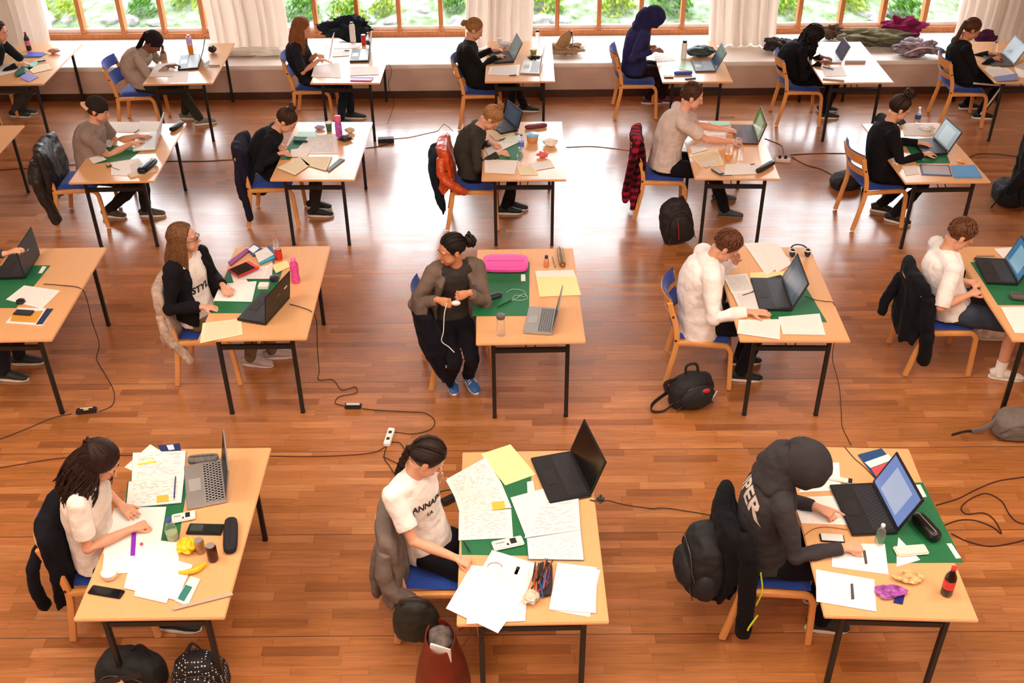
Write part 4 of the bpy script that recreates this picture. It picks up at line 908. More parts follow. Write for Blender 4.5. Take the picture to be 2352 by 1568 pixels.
def book(K, desc, c, ps, l, col, th=.012, patches=(), cat='book', name='book'):
    o = flat(name, K, desc, cat, c, ps, l, mat('cover_' + col, col, .4, var=.05), th)
    for ps2, cc in patches: patch(o, 'cover_print', c, ps2, mat('ink_' + cc, cc, .5))
    return o
def openbook(K, desc, c, left, right, l=2, kind='w', cover='3A6E8E'):
    z = lv(l); allp = left + right; W_ = pts(c, allp, z); ctr = sum(W_, Vector()) / len(W_); r = empty('open_book', (ctr.x, ctr.y, z), label=lab(K, desc), cat='book')
    for nm, ps in (('page', left), ('page', right)):
        mb = MB().m(PAP[kind](R.randint(0, 90))); zz = z + .006; P_ = [(w.x, w.y) for w in pts(c, ps, zz)]
        a = sum(P_[i][0] * P_[(i + 1) % 4][1] - P_[(i + 1) % 4][0] * P_[i][1] for i in range(4)); uvs = [(0, 1), (1, 1), (1, 0), (0, 0)]
        if a < 0: P_ = P_[::-1]; uvs = uvs[::-1]
        mb.quaduv([(p[0], p[1], zz) for p in P_], uvs); mb.prism(P_, z + .001, zz - .0001); part(mb, nm, r, smooth=False)
        mb = MB().m(mat('cover_' + cover, cover, .5)); cc = sum((Vector(p + (0,)) for p in P_), Vector()) / 4; mb.prism([(cc.x + (p[0] - cc.x) * 1.015, cc.y + (p[1] - cc.y) * 1.015) for p in P_], z, z + .001); part(mb, 'cover', r, smooth=False)
    return r
def frame(c, a, b, z):
    A_, B_ = at(*c(*a), z), at(*c(*b), z); d = B_ - A_; return (A_ + B_) / 2, math.atan2(d.y, d.x), d.length
def slab(name, K, desc, cat, c, a, b, w, h, m, l=1, bev=.004, parts=(), group=None, lz=None):
    z = lz if lz is not None else lv(l); ctr, ang, L = frame(c, a, b, z + h * .5); r = empty(name, (ctr.x, ctr.y, z), ang, label=(lab(K, desc) if K else desc), cat=cat, group=group)
    q = MB().m(m); q.box((0, 0, h / 2), (L, w, h)); q.build('body', r, bevel=min(bev, h * .45, w * .4))
    for nm, (u, v, lu, lw), mm, hh in parts:   # u,v centre in fractions, sizes in fractions
        q = MB().m(mm); q.box((u * L, v * w, h + hh / 2), (lu * L, lw * w, hh)); q.build(nm, r, smooth=False)
    return r
def pouch(name, K, desc, cat, c, a, b, w, h, m, l=1, zipc='2A2A2A', sq=.7, group=None, lz=None):
    z = lz if lz is not None else lv(l); ctr, ang, L = frame(c, a, b, z + h * .4); r = empty(name, (ctr.x, ctr.y, z), ang, label=(lab(K, desc) if K else desc), cat=cat, group=group)
    q = MB().m(m); X = [-.5, -.485, -.44, -.3, 0, .3, .44, .485, .5]; S_ = [.3, .6, .85, .97, 1, .97, .85, .6, .3]
    q.loft([(x * L, 0, h * .5) for x in X], [(w / 2 * s_, h / 2 * s_ ** .5) for s_ in S_], side=(0, 1, 0), n=18, sq=sq); q.build('body', r)
    q = MB().m(mat('zip_' + zipc, zipc, .4, metal=.3)); q.loft([(x * L, .0, h * .985) for x in (-.4, 0, .4)], .0025, n=6); q.build('zip', r); return r
def pen(K, desc, c, a, b, col, l=3, r=.0042, cat='pen', name='pen', lz=None):
    z = (lz if lz is not None else lv(l)) + r; A_, B_ = at(*c(*a), z), at(*c(*b), z); ctr = (A_ + B_) / 2; e = empty(name, (ctr.x, ctr.y, z - r), label=lab(K, desc), cat=cat); d = B_ - A_
    q = MB().m(mat('pen_' + col, col, .35)); q.loft([A_, A_ + d * .1, B_ - d * .12], [r * .8, r, r], n=10); part(q, 'barrel', e)
    q = MB().m(mat('pen_tip', '2A2A2C', .4)); q.loft([B_ - d * .12, B_ - d * .02, B_], [r, r * .5, r * .2], n=10); part(q, 'tip', e); return e
def vessel(name, K, desc, cat, c, p, prof, m, parts=(), l=1, lz=None, group=None, tilt=0):
    z = lz if lz is not None else lv(l); a = at(*c(*p), z); r = empty(name, (a.x, a.y, z), label=(lab(K, desc) if K else desc), cat=cat, group=group)
    q = MB().m(m); q.lathe(prof); q.build('body', r)
    for nm, pr, mm in parts: q = MB().m(mm); q.lathe(pr); q.build(nm, r)
    if tilt: r.rotation_euler = (0, math.radians(tilt), 0)
    return r
def bottle(K, desc, c, p, h=.2, r=.032, m=None, cap='D02028', label=None, liquid=None, l=1, lz=None):
    pr = [(r * .8, 0), (r, .008), (r, h * .35), (r * .93, h * .45), (r, h * .55), (r * .95, h * .66), (r * .5, h * .82), (r * .38, h * .88), (r * .38, h * .93)]; pt = []
    if liquid: pt.append(('drink', [(r * .78, .002), (r * .95, .01), (r * .95, h * .35), (r * .88, h * .45), (r * .95, h * .55), (r * .9, h * .6)], mat('drink_' + liquid, liquid, .15)))
    if label: pt.append(('label', [(r * 1.015, h * .28), (r * 1.02, h * .3), (r * 1.02, h * .54), (r * 1.015, h * .56)], mat('label_' + label, label, .5, var=.15, vs=60)))
    pt.append(('cap', [(r * .46, h * .92), (r * .46, h), (r * .4, h * 1.01)], mat('cap_' + cap, cap, .4)))
    return vessel('bottle', K, desc, 'bottle', c, p, pr, m or M('glass'), pt, l, lz)
def can(K, desc, c, p, col='5A2A1A', h=.115, r=.031, l=1):
    return vessel('drink_can', K, desc, 'can', c, p, [(r * .85, 0), (r, .008), (r, h - .012), (r * .84, h)], mat('can_' + col, col, .3, metal=.5, var=.3, vs=40), [('rim', [(r * .84, h), (r * .84, h + .003), (r * .76, h + .003)], M('silver')), ('pull_tab', [(r * .3, h + .002), (r * .3, h + .005)], M('silver'))], l)
def laptop(K, desc, c, near, far, depth, tilt, col='black', screen='off', keys=('141416', '2E2E32'), touch=None, logo=None, l=1, sticker=None):
    z = lv(l); N_, F_ = at(*c(*near), z), at(*c(*far), z); d = F_ - N_; L = d.length; ctr = (N_ + F_) / 2; ang = math.atan2(d.y, d.x) - PI / 2
    sh = dict(black=mat('black_shell', '1A1A1C', .45), silver=M('silver'), white=mat('white_shell', 'D8D6D2', .4), grey=mat('grey_shell', '56555A', .45), red=mat('dark_red_shell', '5A1420', .4))
    m = sh[col]; r = empty('laptop', (ctr.x, ctr.y, z), ang, label=lab(K, desc), cat='laptop'); th = .02 if col == 'black' else .016
    q = MB().m(m); q.box((-depth / 2, 0, th / 2 + .002), (depth, L, th)); b = q.build('base', r, bevel=.004)
    q = MB().m(keysm(*keys)); x0, x1, y0, y1 = -depth * .52, -depth * .07, -L * .44, L * .44; zz = th + .0028
    q.quaduv([(x0, y1, zz), (x0, y0, zz), (x1, y0, zz), (x1, y1, zz)]); q.add([(x0, y1, zz - .002), (x0, y0, zz - .002), (x1, y0, zz - .002), (x1, y1, zz - .002)], [(0, 3, 2, 1)]); q.build('keyboard', b, smooth=False)
    q = MB().m(touch or mat('touchpad_' + col, '2A2A2D' if col in ('black', 'red', 'grey') else 'A5A3A0', .3)); q.box((-depth * .76, 0, th + .0025), (depth * .3, L * .28, .001)); q.build('touchpad', b, smooth=False)
    t = math.radians(tilt); Hh = depth * .96; ex = Vector((math.sin(t), 0, math.cos(t))); nn = Vector((-math.cos(t), 0, math.sin(t))); o_ = Vector((-.002, 0, th + .004)); rot = np.array([[nn.x, 0, ex.x], [0, 1, 0], [nn.z, 0, ex.z]])
    q = MB().m(m); q.box(o_ + ex * (Hh / 2), (.009, L, Hh), rot); lid = q.build('screen_lid', r, bevel=.003)
    q = MB().m(screenm(screen)); f_ = o_ + nn * .0052; a, b_ = Hh * .07, Hh * .94
    V4 = [f_ + ex * a + Vector((0, L * .46, 0)), f_ + ex * a + Vector((0, -L * .46, 0)), f_ + ex * b_ + Vector((0, -L * .46, 0)), f_ + ex * b_ + Vector((0, L * .46, 0))]; q.quaduv([tuple(v) for v in V4]); q.add([tuple(v - nn * .004) for v in V4], [(0, 3, 2, 1)]); q.build('display', lid, smooth=False)
    if col in ('silver', 'white'):
        q = MB().m(mat('bezel', '1E1E20', .4)); q.box(o_ + ex * (Hh / 2) + nn * .0047, (.001, L * .97, Hh * .97), rot); q.build('bezel', lid, smooth=False)
    if logo: q = MB().m(mat('logo_' + logo, logo, .3)); q.box(o_ + ex * (Hh * .55) - nn * .005, (.001, L * .1, Hh * .035), rot); q.build('emblem', lid, smooth=False)
    if sticker: q = MB().m(M('white')); q.box(o_ + ex * (Hh * .55) - nn * .005 + Vector((0, L * .3, 0)), (.001, L * .12, Hh * .06), rot); q.build('sticker', lid, smooth=False)
    q = MB().m(M('rubber')); q.cyl((-.002, -L * .38, th + .004), (-.002, L * .38, th + .004), .006, 10); q.build('hinge', r); return r
def cable(desc, pl, r=.0035, col='1E1815', name='cable', cat='cable', K=None):
    P_ = [A3(at(p[0], p[1], (p[2] if len(p) > 2 else 0) + r)) for p in pl]; C_ = cr(P_, 6); C_ = [np.array([a[0], a[1], max(a[2], r)]) for a in C_]
    ctr = C_[0]; mb = MB().m(mat('cable_' + col, col, .5)); mb.loft(C_, r, n=6); o = mb.build(name, off=(ctr[0], ctr[1], 0)); o.location = (ctr[0], ctr[1], 0); tag(o, desc, cat); return o
def crumple(name, K, desc, cat, c, p, rad, col, l=1, lz=None, m=None, amp=.45):
    z = lz if lz is not None else lv(l); a = at(*c(*p), z + rad[2] * .5); mb = MB().m(m or mat('crumpled_' + col, col, .5, var=.2, vs=40)); mb.ell((0, 0, 0), (1, 1, 1), n=22, m=14); sd = R.uniform(0, 50)
    mb.v = [tuple(np.array(v) * (1 + amp * noise.noise(Vector(v) * 2.6 + Vector((sd, 0, 0)))) * np.array(rad)) for v in mb.v]; zm = min(v[2] for v in mb.v); mb.v = [(v[0], v[1], v[2] - zm) for v in mb.v]
    o = mb.build(name); o.location = (a.x, a.y, z); tag(o, (lab(K, desc) if K else desc), cat); return o
def calc_white(K, desc, c, a, b, l=4): return slab('calculator', K, desc, 'calculator', c, a, b, .075, .014, mat('white_plastic', 'E6E2DC', .4), l, .006, [('display', (.18, .05, .2, .55), mat('lcd', '2A2E2C', .2), .001), ('button', (-.02, -.2, .07, .18), M('plastic'), .002), ('button', (-.25, .1, .3, .12), mat('grey_key', '9A9894', .5), .001)])
# ---------------- F1
c = CF1; K = 'F1'
mat_(K, c, [(600, 372), (960, 360), (905, 716), (560, 772)])
sheet(K, 'large white answer sheet under the writing hand', c, [(520, 530), (830, 524), (790, 772), (455, 800)], 1, 'b')
sheet(K, 'white sheet beneath the purple ruler', c, [(470, 690), (900, 735), (905, 880), (450, 932)], 2, 'b')
sheet(K, 'blank white sheet turned on top of the lower pile', c, [(640, 768), (986, 868), (893, 1078), (578, 1005)], 4, 'b')
sheet(K, 'pinkish printed sheet sticking out below the pile', c, [(650, 1000), (850, 1050), (830, 1095), (640, 1052)], 3, 's')
book(K, 'teal and white folded leaflet beside the white pile', c, [(975, 935), (1032, 952), (955, 1112), (880, 1080)], 2, 'E8E2DC', .003, [([(945, 985), (985, 1000), (935, 1085), (895, 1068)], '2F7A72')], 'leaflet', 'leaflet')
o = openbook(K, 'open exam booklet with blue margin strip', c, [(632, 205), (945, 192), (935, 342), (625, 372)], [(608, 375), (935, 342), (918, 498), (592, 528)], 4, 'm')
sheet(K, 'white sheet tucked behind the open booklet', c, [(582, 290), (735, 155), (800, 195), (650, 320)], 3, 's')
book(K, 'navy brochure at the far end behind the booklet', c, [(780, 160), (910, 148), (918, 195), (800, 205)], 1, '1E2E5E', .004, [([(830, 160), (870, 156), (880, 185), (845, 190)], 'C8D4E8')], 'brochure', 'brochure')
flat('sticky_note', K, 'orange-yellow sticky patch low on the open booklet', 'note', c, [(775, 460), (842, 452), (845, 492), (772, 500)], 9, mat('sticky', 'F2B840', .6), .0008)
pen(K, 'navy pen lying along the booklet margin', c, (885, 345), (876, 480), '2A3A7E', 9)
A_ = at(*c(712, 262), lv(10)); mb = MB().m(mat('yellow_plastic', 'F0E020', .3)); mb.loft([(.05 * math.cos(t), .042 * math.sin(t), 0) for t in np.linspace(-.2, PI + .2, 16)] , (.009, .0012), side=(0, 0, 1), n=8); mb.box((0, -.005, 0), (.1, .012, .0024)); o = mb.build('protractor'); o.location = (A_.x, A_.y, A_.z); o.rotation_euler = (0, 0, .25); tag(o, lab(K, 'yellow half-round protractor on the papers'), 'protractor')
laptop(K, 'open silver laptop with black keys, screen edge-on', c, (1195, 500), (1165, 250), .235, 11, 'silver', 'off', keys=('B4B2B0', '1C1C1E'))
pouch('sunglasses_case', K, 'grey sunglasses case at the far end', 'case', c, (958, 250), (1140, 235), .07, .04, mat('grey_felt', '6A6664', .7, var=.3, vs=50), zipc='1A1A1A')
calc_white(K, 'white calculator with small dark window', c, (862, 598), (1002, 570))
vessel('bottle', K, 'clear squat bottle with blue cap beside the white calculator', 'bottle', c, (870, 712), [(.03, 0), (.034, .01), (.034, .07), (.028, .1), (.014, .125), (.013, .14)], M('glass'), [('drink', [(.029, .003), (.032, .01), (.032, .05)], mat('pale_green_drink', 'A8B88A', .2)), ('cap', [(.016, .135), (.016, .155)], mat('blue_cap', '3A4E9E', .4))], 2)
slab('calculator', K, 'black folding calculator pair with dark screens', 'calculator', c, (958, 655), (1165, 660), .085, .014, M('plastic'), 1, .004, [('display', (-.25, .05, .36, .6), mat('dark_lcd', '3E4A44', .2), .001), ('display', (.25, .05, .4, .7), mat('dark_lcd2', '1E2622', .2), .001)])
pouch('pencil_case', K, 'black rounded pencil case near the outer edge', 'pencil case', c, (1215, 600), (1208, 795), .082, .05, mat('black_fabric', '17141A', .8, bump=.3, bs=200))
crumple('plastic_bag', K, 'crumpled yellow plastic bag', 'bag', c, (960, 765), (.055, .06, .03), 'F2C414', 1)
mb = MB().m(mat('banana_skin', 'E8B818', .5, var=.2, vs=30)); mb.loft(cr([(-.07, 0, .018), (-.03, -.018, .02), (.02, -.018, .02), (.06, .004, .018), (.078, .016, .018)], 4), [(.006 + .012 * math.sin(PI * min(.93, max(.05, i / 16)))) for i in range(17)], n=10)
a = at(*c(985, 905), ZD); o = mb.build('banana'); o.location = (a.x, a.y, lv(0)); o.rotation_euler = (0, 0, .35); tag(o, lab(K, 'yellow banana beside the crumpled bag'), 'banana')
can(K, 'small brown-gold can standing left of its twin', c, (1036, 790), 'A8845A', .09, .027); can(K, 'dark brown can standing right of the gold can', c, (1110, 838), '4A2418', .11, .029)
flat('ruler', K, 'purple ruler on the white sheets', 'ruler', c, [(625, 675), (652, 677), (645, 815), (617, 813)], 4, mat('purple_plastic', '8A2FC0', .3), .002)
flat('ruler', K, 'long clear ruler near the near edge', 'ruler', c, [(865, 1118), (1218, 1030), (1226, 1046), (870, 1136)], 6, mat('clear_ruler', 'B8A898', .2), .002)
vessel('eraser', K, 'small red oval eraser beside the purple ruler', 'eraser', c, (684, 748), [(.009, 0), (.0095, .004), (.009, .008)], mat('red_rubber', 'E04858', .6), l=4)
vessel('round_tub', K, 'round cream lidded tub at the near end', 'tub', c, (498, 935), [(.038, 0), (.042, .004), (.042, .028)], mat('cream_tub', 'E8C8B0', .5), [('lid', [(.044, .026), (.044, .034), (.04, .037)], mat('cream_lid', 'F6ECE2', .4))], 3)
slab('phone', K, 'black smartphone lying at the near corner', 'phone', c, (378, 1012), (572, 1045), .062, .012, M('plastic'), 0, .006, [('screen', (0, 0, .88, .86), mat('phone_glass', '15171C', .12), .0006)])
# ---------------- F2
c = CF2; K = 'F2'
mat_(K, c, [(590, 440), (1000, 370), (985, 838), (600, 832)])
sheet(K, 'large pale yellow sheet at the far end', c, [(710, 255), (880, 200), (1025, 372), (850, 435)], 1, 'y')
openbook(K, 'open booklet of graphs with yellow patch, turned', c, [(508, 402), (738, 275), (830, 425), (560, 500)], [(560, 500), (830, 425), (886, 562), (590, 592)], 2, 'm')
flat('sticky_note', K, 'yellow note on the turned booklet', 'note', c, [(772, 530), (845, 524), (850, 568), (780, 578)], 8, mat('sticky', 'F2B840', .6), .0008)
sheet(K, 'white squared sheet near the writing hand', c, [(585, 590), (884, 570), (895, 735), (582, 750)], 3, 'm')
sheet(K, 'white sheet with faint notes left of the exam booklet', c, [(880, 505), (1080, 450), (1125, 650), (975, 748)], 4, 's')
sheet(K, 'small white receipt at the blotter edge', c, [(975, 415), (1010, 408), (1020, 465), (978, 480)], 5, 's')
openbook(K, 'open booklet with blue side strip beside the laptop', c, [(1060, 520), (1270, 508), (1282, 690), (960, 735)], [(975, 740), (1282, 692), (1300, 860), (985, 855)], 5, 'm')
calc_white(K, 'white calculator on the green blotter', c, (778, 785), (952, 748), 3)
sheet(K, 'white sheet with a dark stamp lower middle', c, [(775, 805), (1030, 885), (960, 1080), (690, 960)], 2, 'b')
flat('dark_stamp', K, 'small black eraser on the stamped sheet', 'eraser', c, [(918, 898), (936, 905), (918, 948), (900, 942)], 3, M('plastic'), .003)
sheet(K, 'largest white sheet overhanging the near edge', c, [(655, 892), (985, 925), (965, 1212), (628, 1230)], 4, 's')
sheet(K, 'tilted white sheet hanging over the near corner', c, [(655, 895), (955, 1080), (808, 1282), (510, 1140)], 6, 'b')
sheet(K, 'top sheet of the right-hand white stack', c, [(1150, 878), (1375, 905), (1370, 1165), (1100, 1145)], 3, 'b', th=.006)
sheet(K, 'lower sheet of the right-hand stack with dark corner', c, [(1160, 900), (1395, 920), (1335, 1190), (1110, 1150)], 1, 's')
laptop(K, 'large black open laptop, glossy dark screen', c, (1345, 505), (1225, 250), .26, 20, 'black', 'off')
cols = ['7A3A1C', 'D8702A', '2A2228', 'A8482A', '38508A', 'C23A4A', '1E1A1C', 'D89A4A', '5A2A6A', '2F2A28']
r = pouch('pencil_case', K, 'open pencil pouch crammed with brown and orange pens', 'pencil case', c, (1080, 880), (1075, 1070), .085, .03, mat('dark_pouch', '2A2228', .8), 2)
for i in range(16):
    a = R.uniform(0, .9); x, y = 1010 + R.uniform(0, 110), 900 + R.uniform(0, 130); dx, dy = 62 * math.cos(a + .9), -58 * math.sin(a + .9)
    cc = cols[i % 10]; nm = {'7A3A1C': 'brown', 'D8702A': 'orange', '2A2228': 'black', 'A8482A': 'rust', '38508A': 'blue', 'C23A4A': 'red', '1E1A1C': 'black', 'D89A4A': 'ochre', '5A2A6A': 'purple', '2F2A28': 'black'}[cc]
    o = pen(K, nm + ' pen in the heap on the pencil pouch', c, (x - dx, y - dy), (x + dx, y + dy), cc, lz=lv(2) + .03 + .0035 * (i % 5), r=.0045); o['group'] = nm + ' pens on the pencil pouch'
crumple('crumpled_wrapper', K, 'crumpled clear wrapper with gold bits', 'wrapper', c, (1000, 1085), (.04, .045, .022), 'C8BCA8', 8)
mb = MB().m(mat('grey_plastic_arc', 'B8B0AC', .4)); mb.loft([(.04 * math.cos(t), .034 * math.sin(t), 0) for t in np.linspace(0, PI, 12)], .0035, n=8); a = at(*c(790, 905), lv(4)); o = mb.build('protractor'); o.location = (a.x, a.y, lv(4) + .004); tag(o, lab(K, 'grey curved protractor on the stamped sheet'), 'protractor')
pen(K, 'black pen standing out of the writing hand', c, (612, 755), (650, 820), '17151A', 6)
# ---------------- F3
c = CF3; K = 'F3'
mat_(K, c, [(1100, 395), (1495, 380), (1735, 855), (1280, 858)], [[(1450, 395), (1480, 393), (1518, 465), (1488, 470)], [(1635, 742), (1665, 742), (1722, 828), (1692, 832)]])
book(K, 'dark blue and red picture book behind the laptop', c, [(1112, 215), (1250, 178), (1345, 290), (1215, 350)], 1, '1F4A7A', .008, [([(1150, 262), (1290, 212), (1320, 245), (1185, 295)], 'E8E4E4'), ([(1188, 298), (1322, 248), (1342, 285), (1218, 345)], 'C84A4A')])
sheet(K, 'white sheet under the dark-ended ruler', c, [(850, 268), (998, 262), (1010, 425), (760, 440)], 1, 'b')
sheet(K, 'white sheet under the pointing hand', c, [(720, 470), (985, 458), (1050, 632), (775, 622)], 1, 's')
slab('correction_roller', K, 'white holder with black ends near the hood', 'pencil case', c, (888, 340), (1075, 378), .04, .014, mat('white_plastic', 'E6E2DC', .4), 2, .004, [('end_cap', (-.46, 0, .09, 1.0), M('plastic'), .002), ('end_cap', (.44, 0, .12, 1.0), M('plastic'), .002)])
laptop(K, 'big black laptop with bright blue-white document', c, (1345, 690), (1195, 395), .265, 24, 'black', 'doc', l=1)
pouch('pencil_case', K, 'black rounded case right of the laptop screen', 'pencil case', c, (1450, 580), (1580, 720), .085, .07, mat('black_gloss', '15110F', .35), 2, zipc='C8C0B0')
bottle(K, 'small clear water bottle beside the laptop', c, (1232, 745), .15, .026, cap='F0ECE8', l=2)
slab('calculator', K, 'cream calculator lying face down on the green blotter', 'calculator', c, (1330, 790), (1520, 775), .078, .016, mat('cream_plastic', 'EADBCB', .4), 2, .01)
sheet(K, 'white folded corner of paper on the blotter', c, [(1350, 705), (1480, 838), (1340, 880), (1340, 800)], 1, 'b')
slab('phone', K, 'white-backed phone in black bumper', 'phone', c, (885, 705), (1030, 715), .066, .011, M('plastic'), 1, .005, [('back', (0, 0, .9, .85), mat('white_back', 'E0DCD8', .2), .001)])
for i, (q, d) in enumerate((([(955, 740), (1270, 745), (1292, 925), (957, 880)], 'white sheet with black bar under the fist'), ([(862, 895), (1208, 955), (1220, 1145), (864, 1085)], 'white sheet with black bar nearest the desk edge'))):
    o = sheet(K, d, c, q, 1 + i, 'b'); patch(o, 'printed_bar', c, [[(1138, 782), (1155, 782), (1168, 862), (1152, 865)], [(1066, 980), (1082, 980), (1090, 1072), (1070, 1075)]][i], mat('ink_grey', '4A4644', .6))
bottle(K, 'cola bottle with red cap and red label', c, (1632, 1040), .2, .031, mat('dark_bottle', '1C0E0A', .15), 'D8303A', 'D83A3A', None, 1)
crumple('sweets_bag', K, 'torn sweets bag, blue and red', 'sweets bag', c, (1300, 1030), (.075, .045, .014), 'C84A5A', 2, amp=.5, m=mat('sweet_print', '9A4A9A', .35, var=.6, vs=30))
crumple('sweets_bag', K, 'green and orange sweets bag behind the blue one', 'sweets bag', c, (1410, 950), (.075, .04, .014), 'B8C060', 2, amp=.5, m=mat('sweet_print2', 'D8A870', .35, var=.5, vs=30))
# navy corner of the sweets bag
flat('wrapper_corner', K, 'navy corner piece of the torn sweets bag', 'wrapper', c, [(1340, 1035), (1398, 1010), (1375, 1100), (1320, 1090)], 3, mat('navy_foil', '1E2A6E', .3), .003)
# ---------------- S1
c = CS1; K = 'S1'
mat_(K, c, [(200, 612), (650, 612), (490, 865), (-280, 1155)] if False else [(-120, 612), (652, 612), (205, 1158), (-480, 1158)], [[(545, 622), (600, 628), (540, 712), (492, 712)]])
laptop(K, 'black laptop seen from behind at the left edge', c, (330, 790), (520, 475), .25, -2, 'black', 'off', logo='C8C8CC', l=1)
sheet(K, 'pink and green mind-map sheet', c, [(310, 868), (775, 935), (540, 1170), (75, 1050)], 1, 's')
vessel('hockey_puck', K, 'flat black round tin on the mind-map sheet', 'tin', c, (270, 1090), [(.03, 0), (.033, .004), (.033, .02), (.028, .024)], M('plastic'), l=2)
book(K, 'orange and navy magazine at the near edge', c, [(240, 1155), (690, 1165), (545, 1385), (70, 1350)], 1, 'F2EAE2', .004, [([(165, 1215), (560, 1195), (460, 1350), (130, 1330)], 'D89A3A'), ([(600, 1165), (690, 1168), (545, 1370), (460, 1372)], '1E2748')], 'magazine', 'magazine')
slab('phone', K, 'dark phone lying on the magazine', 'phone', c, (190, 1210), (420, 1225), .07, .012, mat('slate_phone', '33333E', .3), 5, .005)
# ---------------- S2
c = CS2; K = 'S2'
mat_(K, c, [(585, 420), (760, 420), (880, 780), (455, 780)] if False else [(600, 455), (1010, 455), (900, 780), (458, 780)])
sheet(K, 'white exam sheet with dark footer on the blotter', c, [(545, 560), (815, 540), (780, 695), (490, 688)], 2, 'b')
sheet(K, 'pale yellow lined sheet hanging over the near corner', c, [(410, 855), (700, 820), (710, 940), (390, 1005)], 1, 'c')
r = slab('tablet', K, 'tablet in bright red case standing among the books', 'tablet', c, (640, 500), (800, 430), .16, .014, mat('red_case', 'D82A34', .4), 6, .005, [('screen', (-.06, 0, .8, .84), mat('tablet_glass', '0E1212', .08), .001)])
r.location.z += .02
for q, col, d, l in (([(745, 300), (800, 258), (865, 300), (790, 350)], '28357A', 'navy folder with white panel, topmost at the far end', 4), ([(800, 330), (890, 285), (945, 340), (830, 400)], 'DCD8D0', 'cream paperback beside the red tablet', 5), ([(830, 385), (935, 325), (950, 365), (840, 410)], '2AA0C0', 'turquoise book under the cream paperback', 3), ([(890, 280), (925, 278), (960, 350), (940, 400)], '1E4A8A', 'blue book right of the cream paperback', 2), ([(600, 395), (740, 292), (760, 310), (620, 420)], '8A2A7A', 'purple folder edge under the red tablet', 2)):
    book(K, d, c, q, l, col, .012, [([(750, 302), (795, 270), (835, 292), (790, 330)], 'E8E8EC')] if 'navy' in d else ())
openbook(K, 'messy open notes with purple writing', c, [(680, 520), (820, 440), (900, 420), (860, 520)], [(860, 520), (900, 420), (935, 400), (930, 520)], 2, 'w', '4A3A7A')
can(K, 'red cola can with dark top', c, (985, 378), 'D83A2A', .1, .03); bottle(K, 'short bottle with pink-red cap at the far end', c, (965, 300), .12, .024, cap='E84A5A', l=1)
vessel('bottle', K, 'tall pink patterned drinking bottle', 'bottle', c, (1112, 548), [(.03, 0), (.034, .01), (.034, .06), (.03, .09), (.034, .12), (.034, .165), (.02, .19), (.018, .2)], mat('pink_plastic', 'E0509A', .3, var=.25, vs=40), [('cap', [(.02, .195), (.02, .215), (.012, .225)], mat('pink_cap', 'F07AB0', .4))], 1)
laptop(K, 'black laptop, lid half closed with white sticker', c, (885, 875), (1068, 668), .24, 8, 'black', 'off', sticker=1, logo='8A7A50', l=3)
vessel('earphones_tin', K, 'dark round earphone case among the notes', 'case', c, (950, 530), [(.035, 0), (.038, .01), (.036, .03), (.02, .035)], mat('dark_purple', '2A2538', .4), l=4)
sheet(K, 'yellow bag of crisps flattened by the laptop', c, [(930, 420), (1040, 385), (1070, 430), (960, 480)], 3, 'y')
slab('adhesive_box', K, 'small white box beside the earphone case', 'box', c, (830, 575), (905, 575), .07, .03, M('white'), 3, .003)
sheet(K, 'white card sheet left of the earphone case', c, [(620, 480), (700, 470), (760, 560), (650, 575)], 1, 'b')
# ---------------- S3
c = CS3; K = 'S3'
mat_(K, c, [(745, 330), (1165, 330), (1160, 735), (735, 738)], [[(1100, 425), (1132, 425), (1134, 475), (1100, 475)]])
r = pouch('laptop_sleeve', K, 'bright pink padded laptop sleeve', 'laptop sleeve', c, (812, 345), (1155, 345), .255, .05, mat('hot_pink', 'F04FA8', .6, bump=.2, bs=150), 1, zipc='9A2A6A', sq=.45)
pouch('glasses_case', K, 'dark grey glasses case on the green blotter', 'case', c, (800, 620), (955, 575), .055, .035, mat('slate_case', '26262C', .5), 1)
pen(K, 'dark green pen by the earphones', c, (1030, 615), (915, 672), '123A22', 1, .005)
cable(lab(K, 'tangled white earphone cable on the blotter'), [CS3(x, y) + (lv(1),) for x, y in ((990, 560), (1040, 535), (1120, 550), (1130, 590), (1060, 580), (1040, 610), (1100, 620), (1150, 600), (1120, 570), (1070, 600), (1030, 622))], .0016, 'C8D4C8', 'earphones', 'earphones')
vessel('bottle', K, 'small orange juice bottle with black cap', 'bottle', c, (1290, 365), [(.02, 0), (.022, .005), (.022, .06), (.012, .08)], M('glass'), [('drink', [(.018, .002), (.0205, .008), (.0205, .055)], mat('orange_drink', 'E88A4A', .3)), ('cap', [(.014, .078), (.014, .1)], M('plastic'))], 1)
pen(K, 'grey pen beside the pencil tin', c, (1335, 290), (1360, 375), '6A6A6E', 1); 
pouch('pencil_tin', K, 'gold and brown metal pencil tin', 'pencil case', c, (1390, 225), (1415, 365), .055, .04, mat('gold_tin', '9A7440', .35, metal=.6, var=.4, vs=40), 1)
sheet(K, 'lilac-white sheet above the cream one', c, [(1205, 398), (1492, 390), (1520, 460), (1220, 470)], 1, 's')
sheet(K, 'cream sheet beside the silver laptop', c, [(1212, 440), (1512, 440), (1550, 578), (1240, 592)], 2, 'y')
laptop(K, 'thin silver laptop with black keys', c, (1335, 885), (1370, 690), .215, 12, 'silver', 'off', keys=('B4B2B0', '1C1C1E'))
vessel('drinking_glass', K, 'clear drinking bottle with grey lid', 'bottle', c, (950, 880), [(.026, 0), (.03, .004), (.031, .13), (.024, .15)], M('glass'), [('cap', [(.03, .148), (.032, .155), (.032, .175), (.02, .18)], mat('grey_lid', '6A605C', .5))], 1)
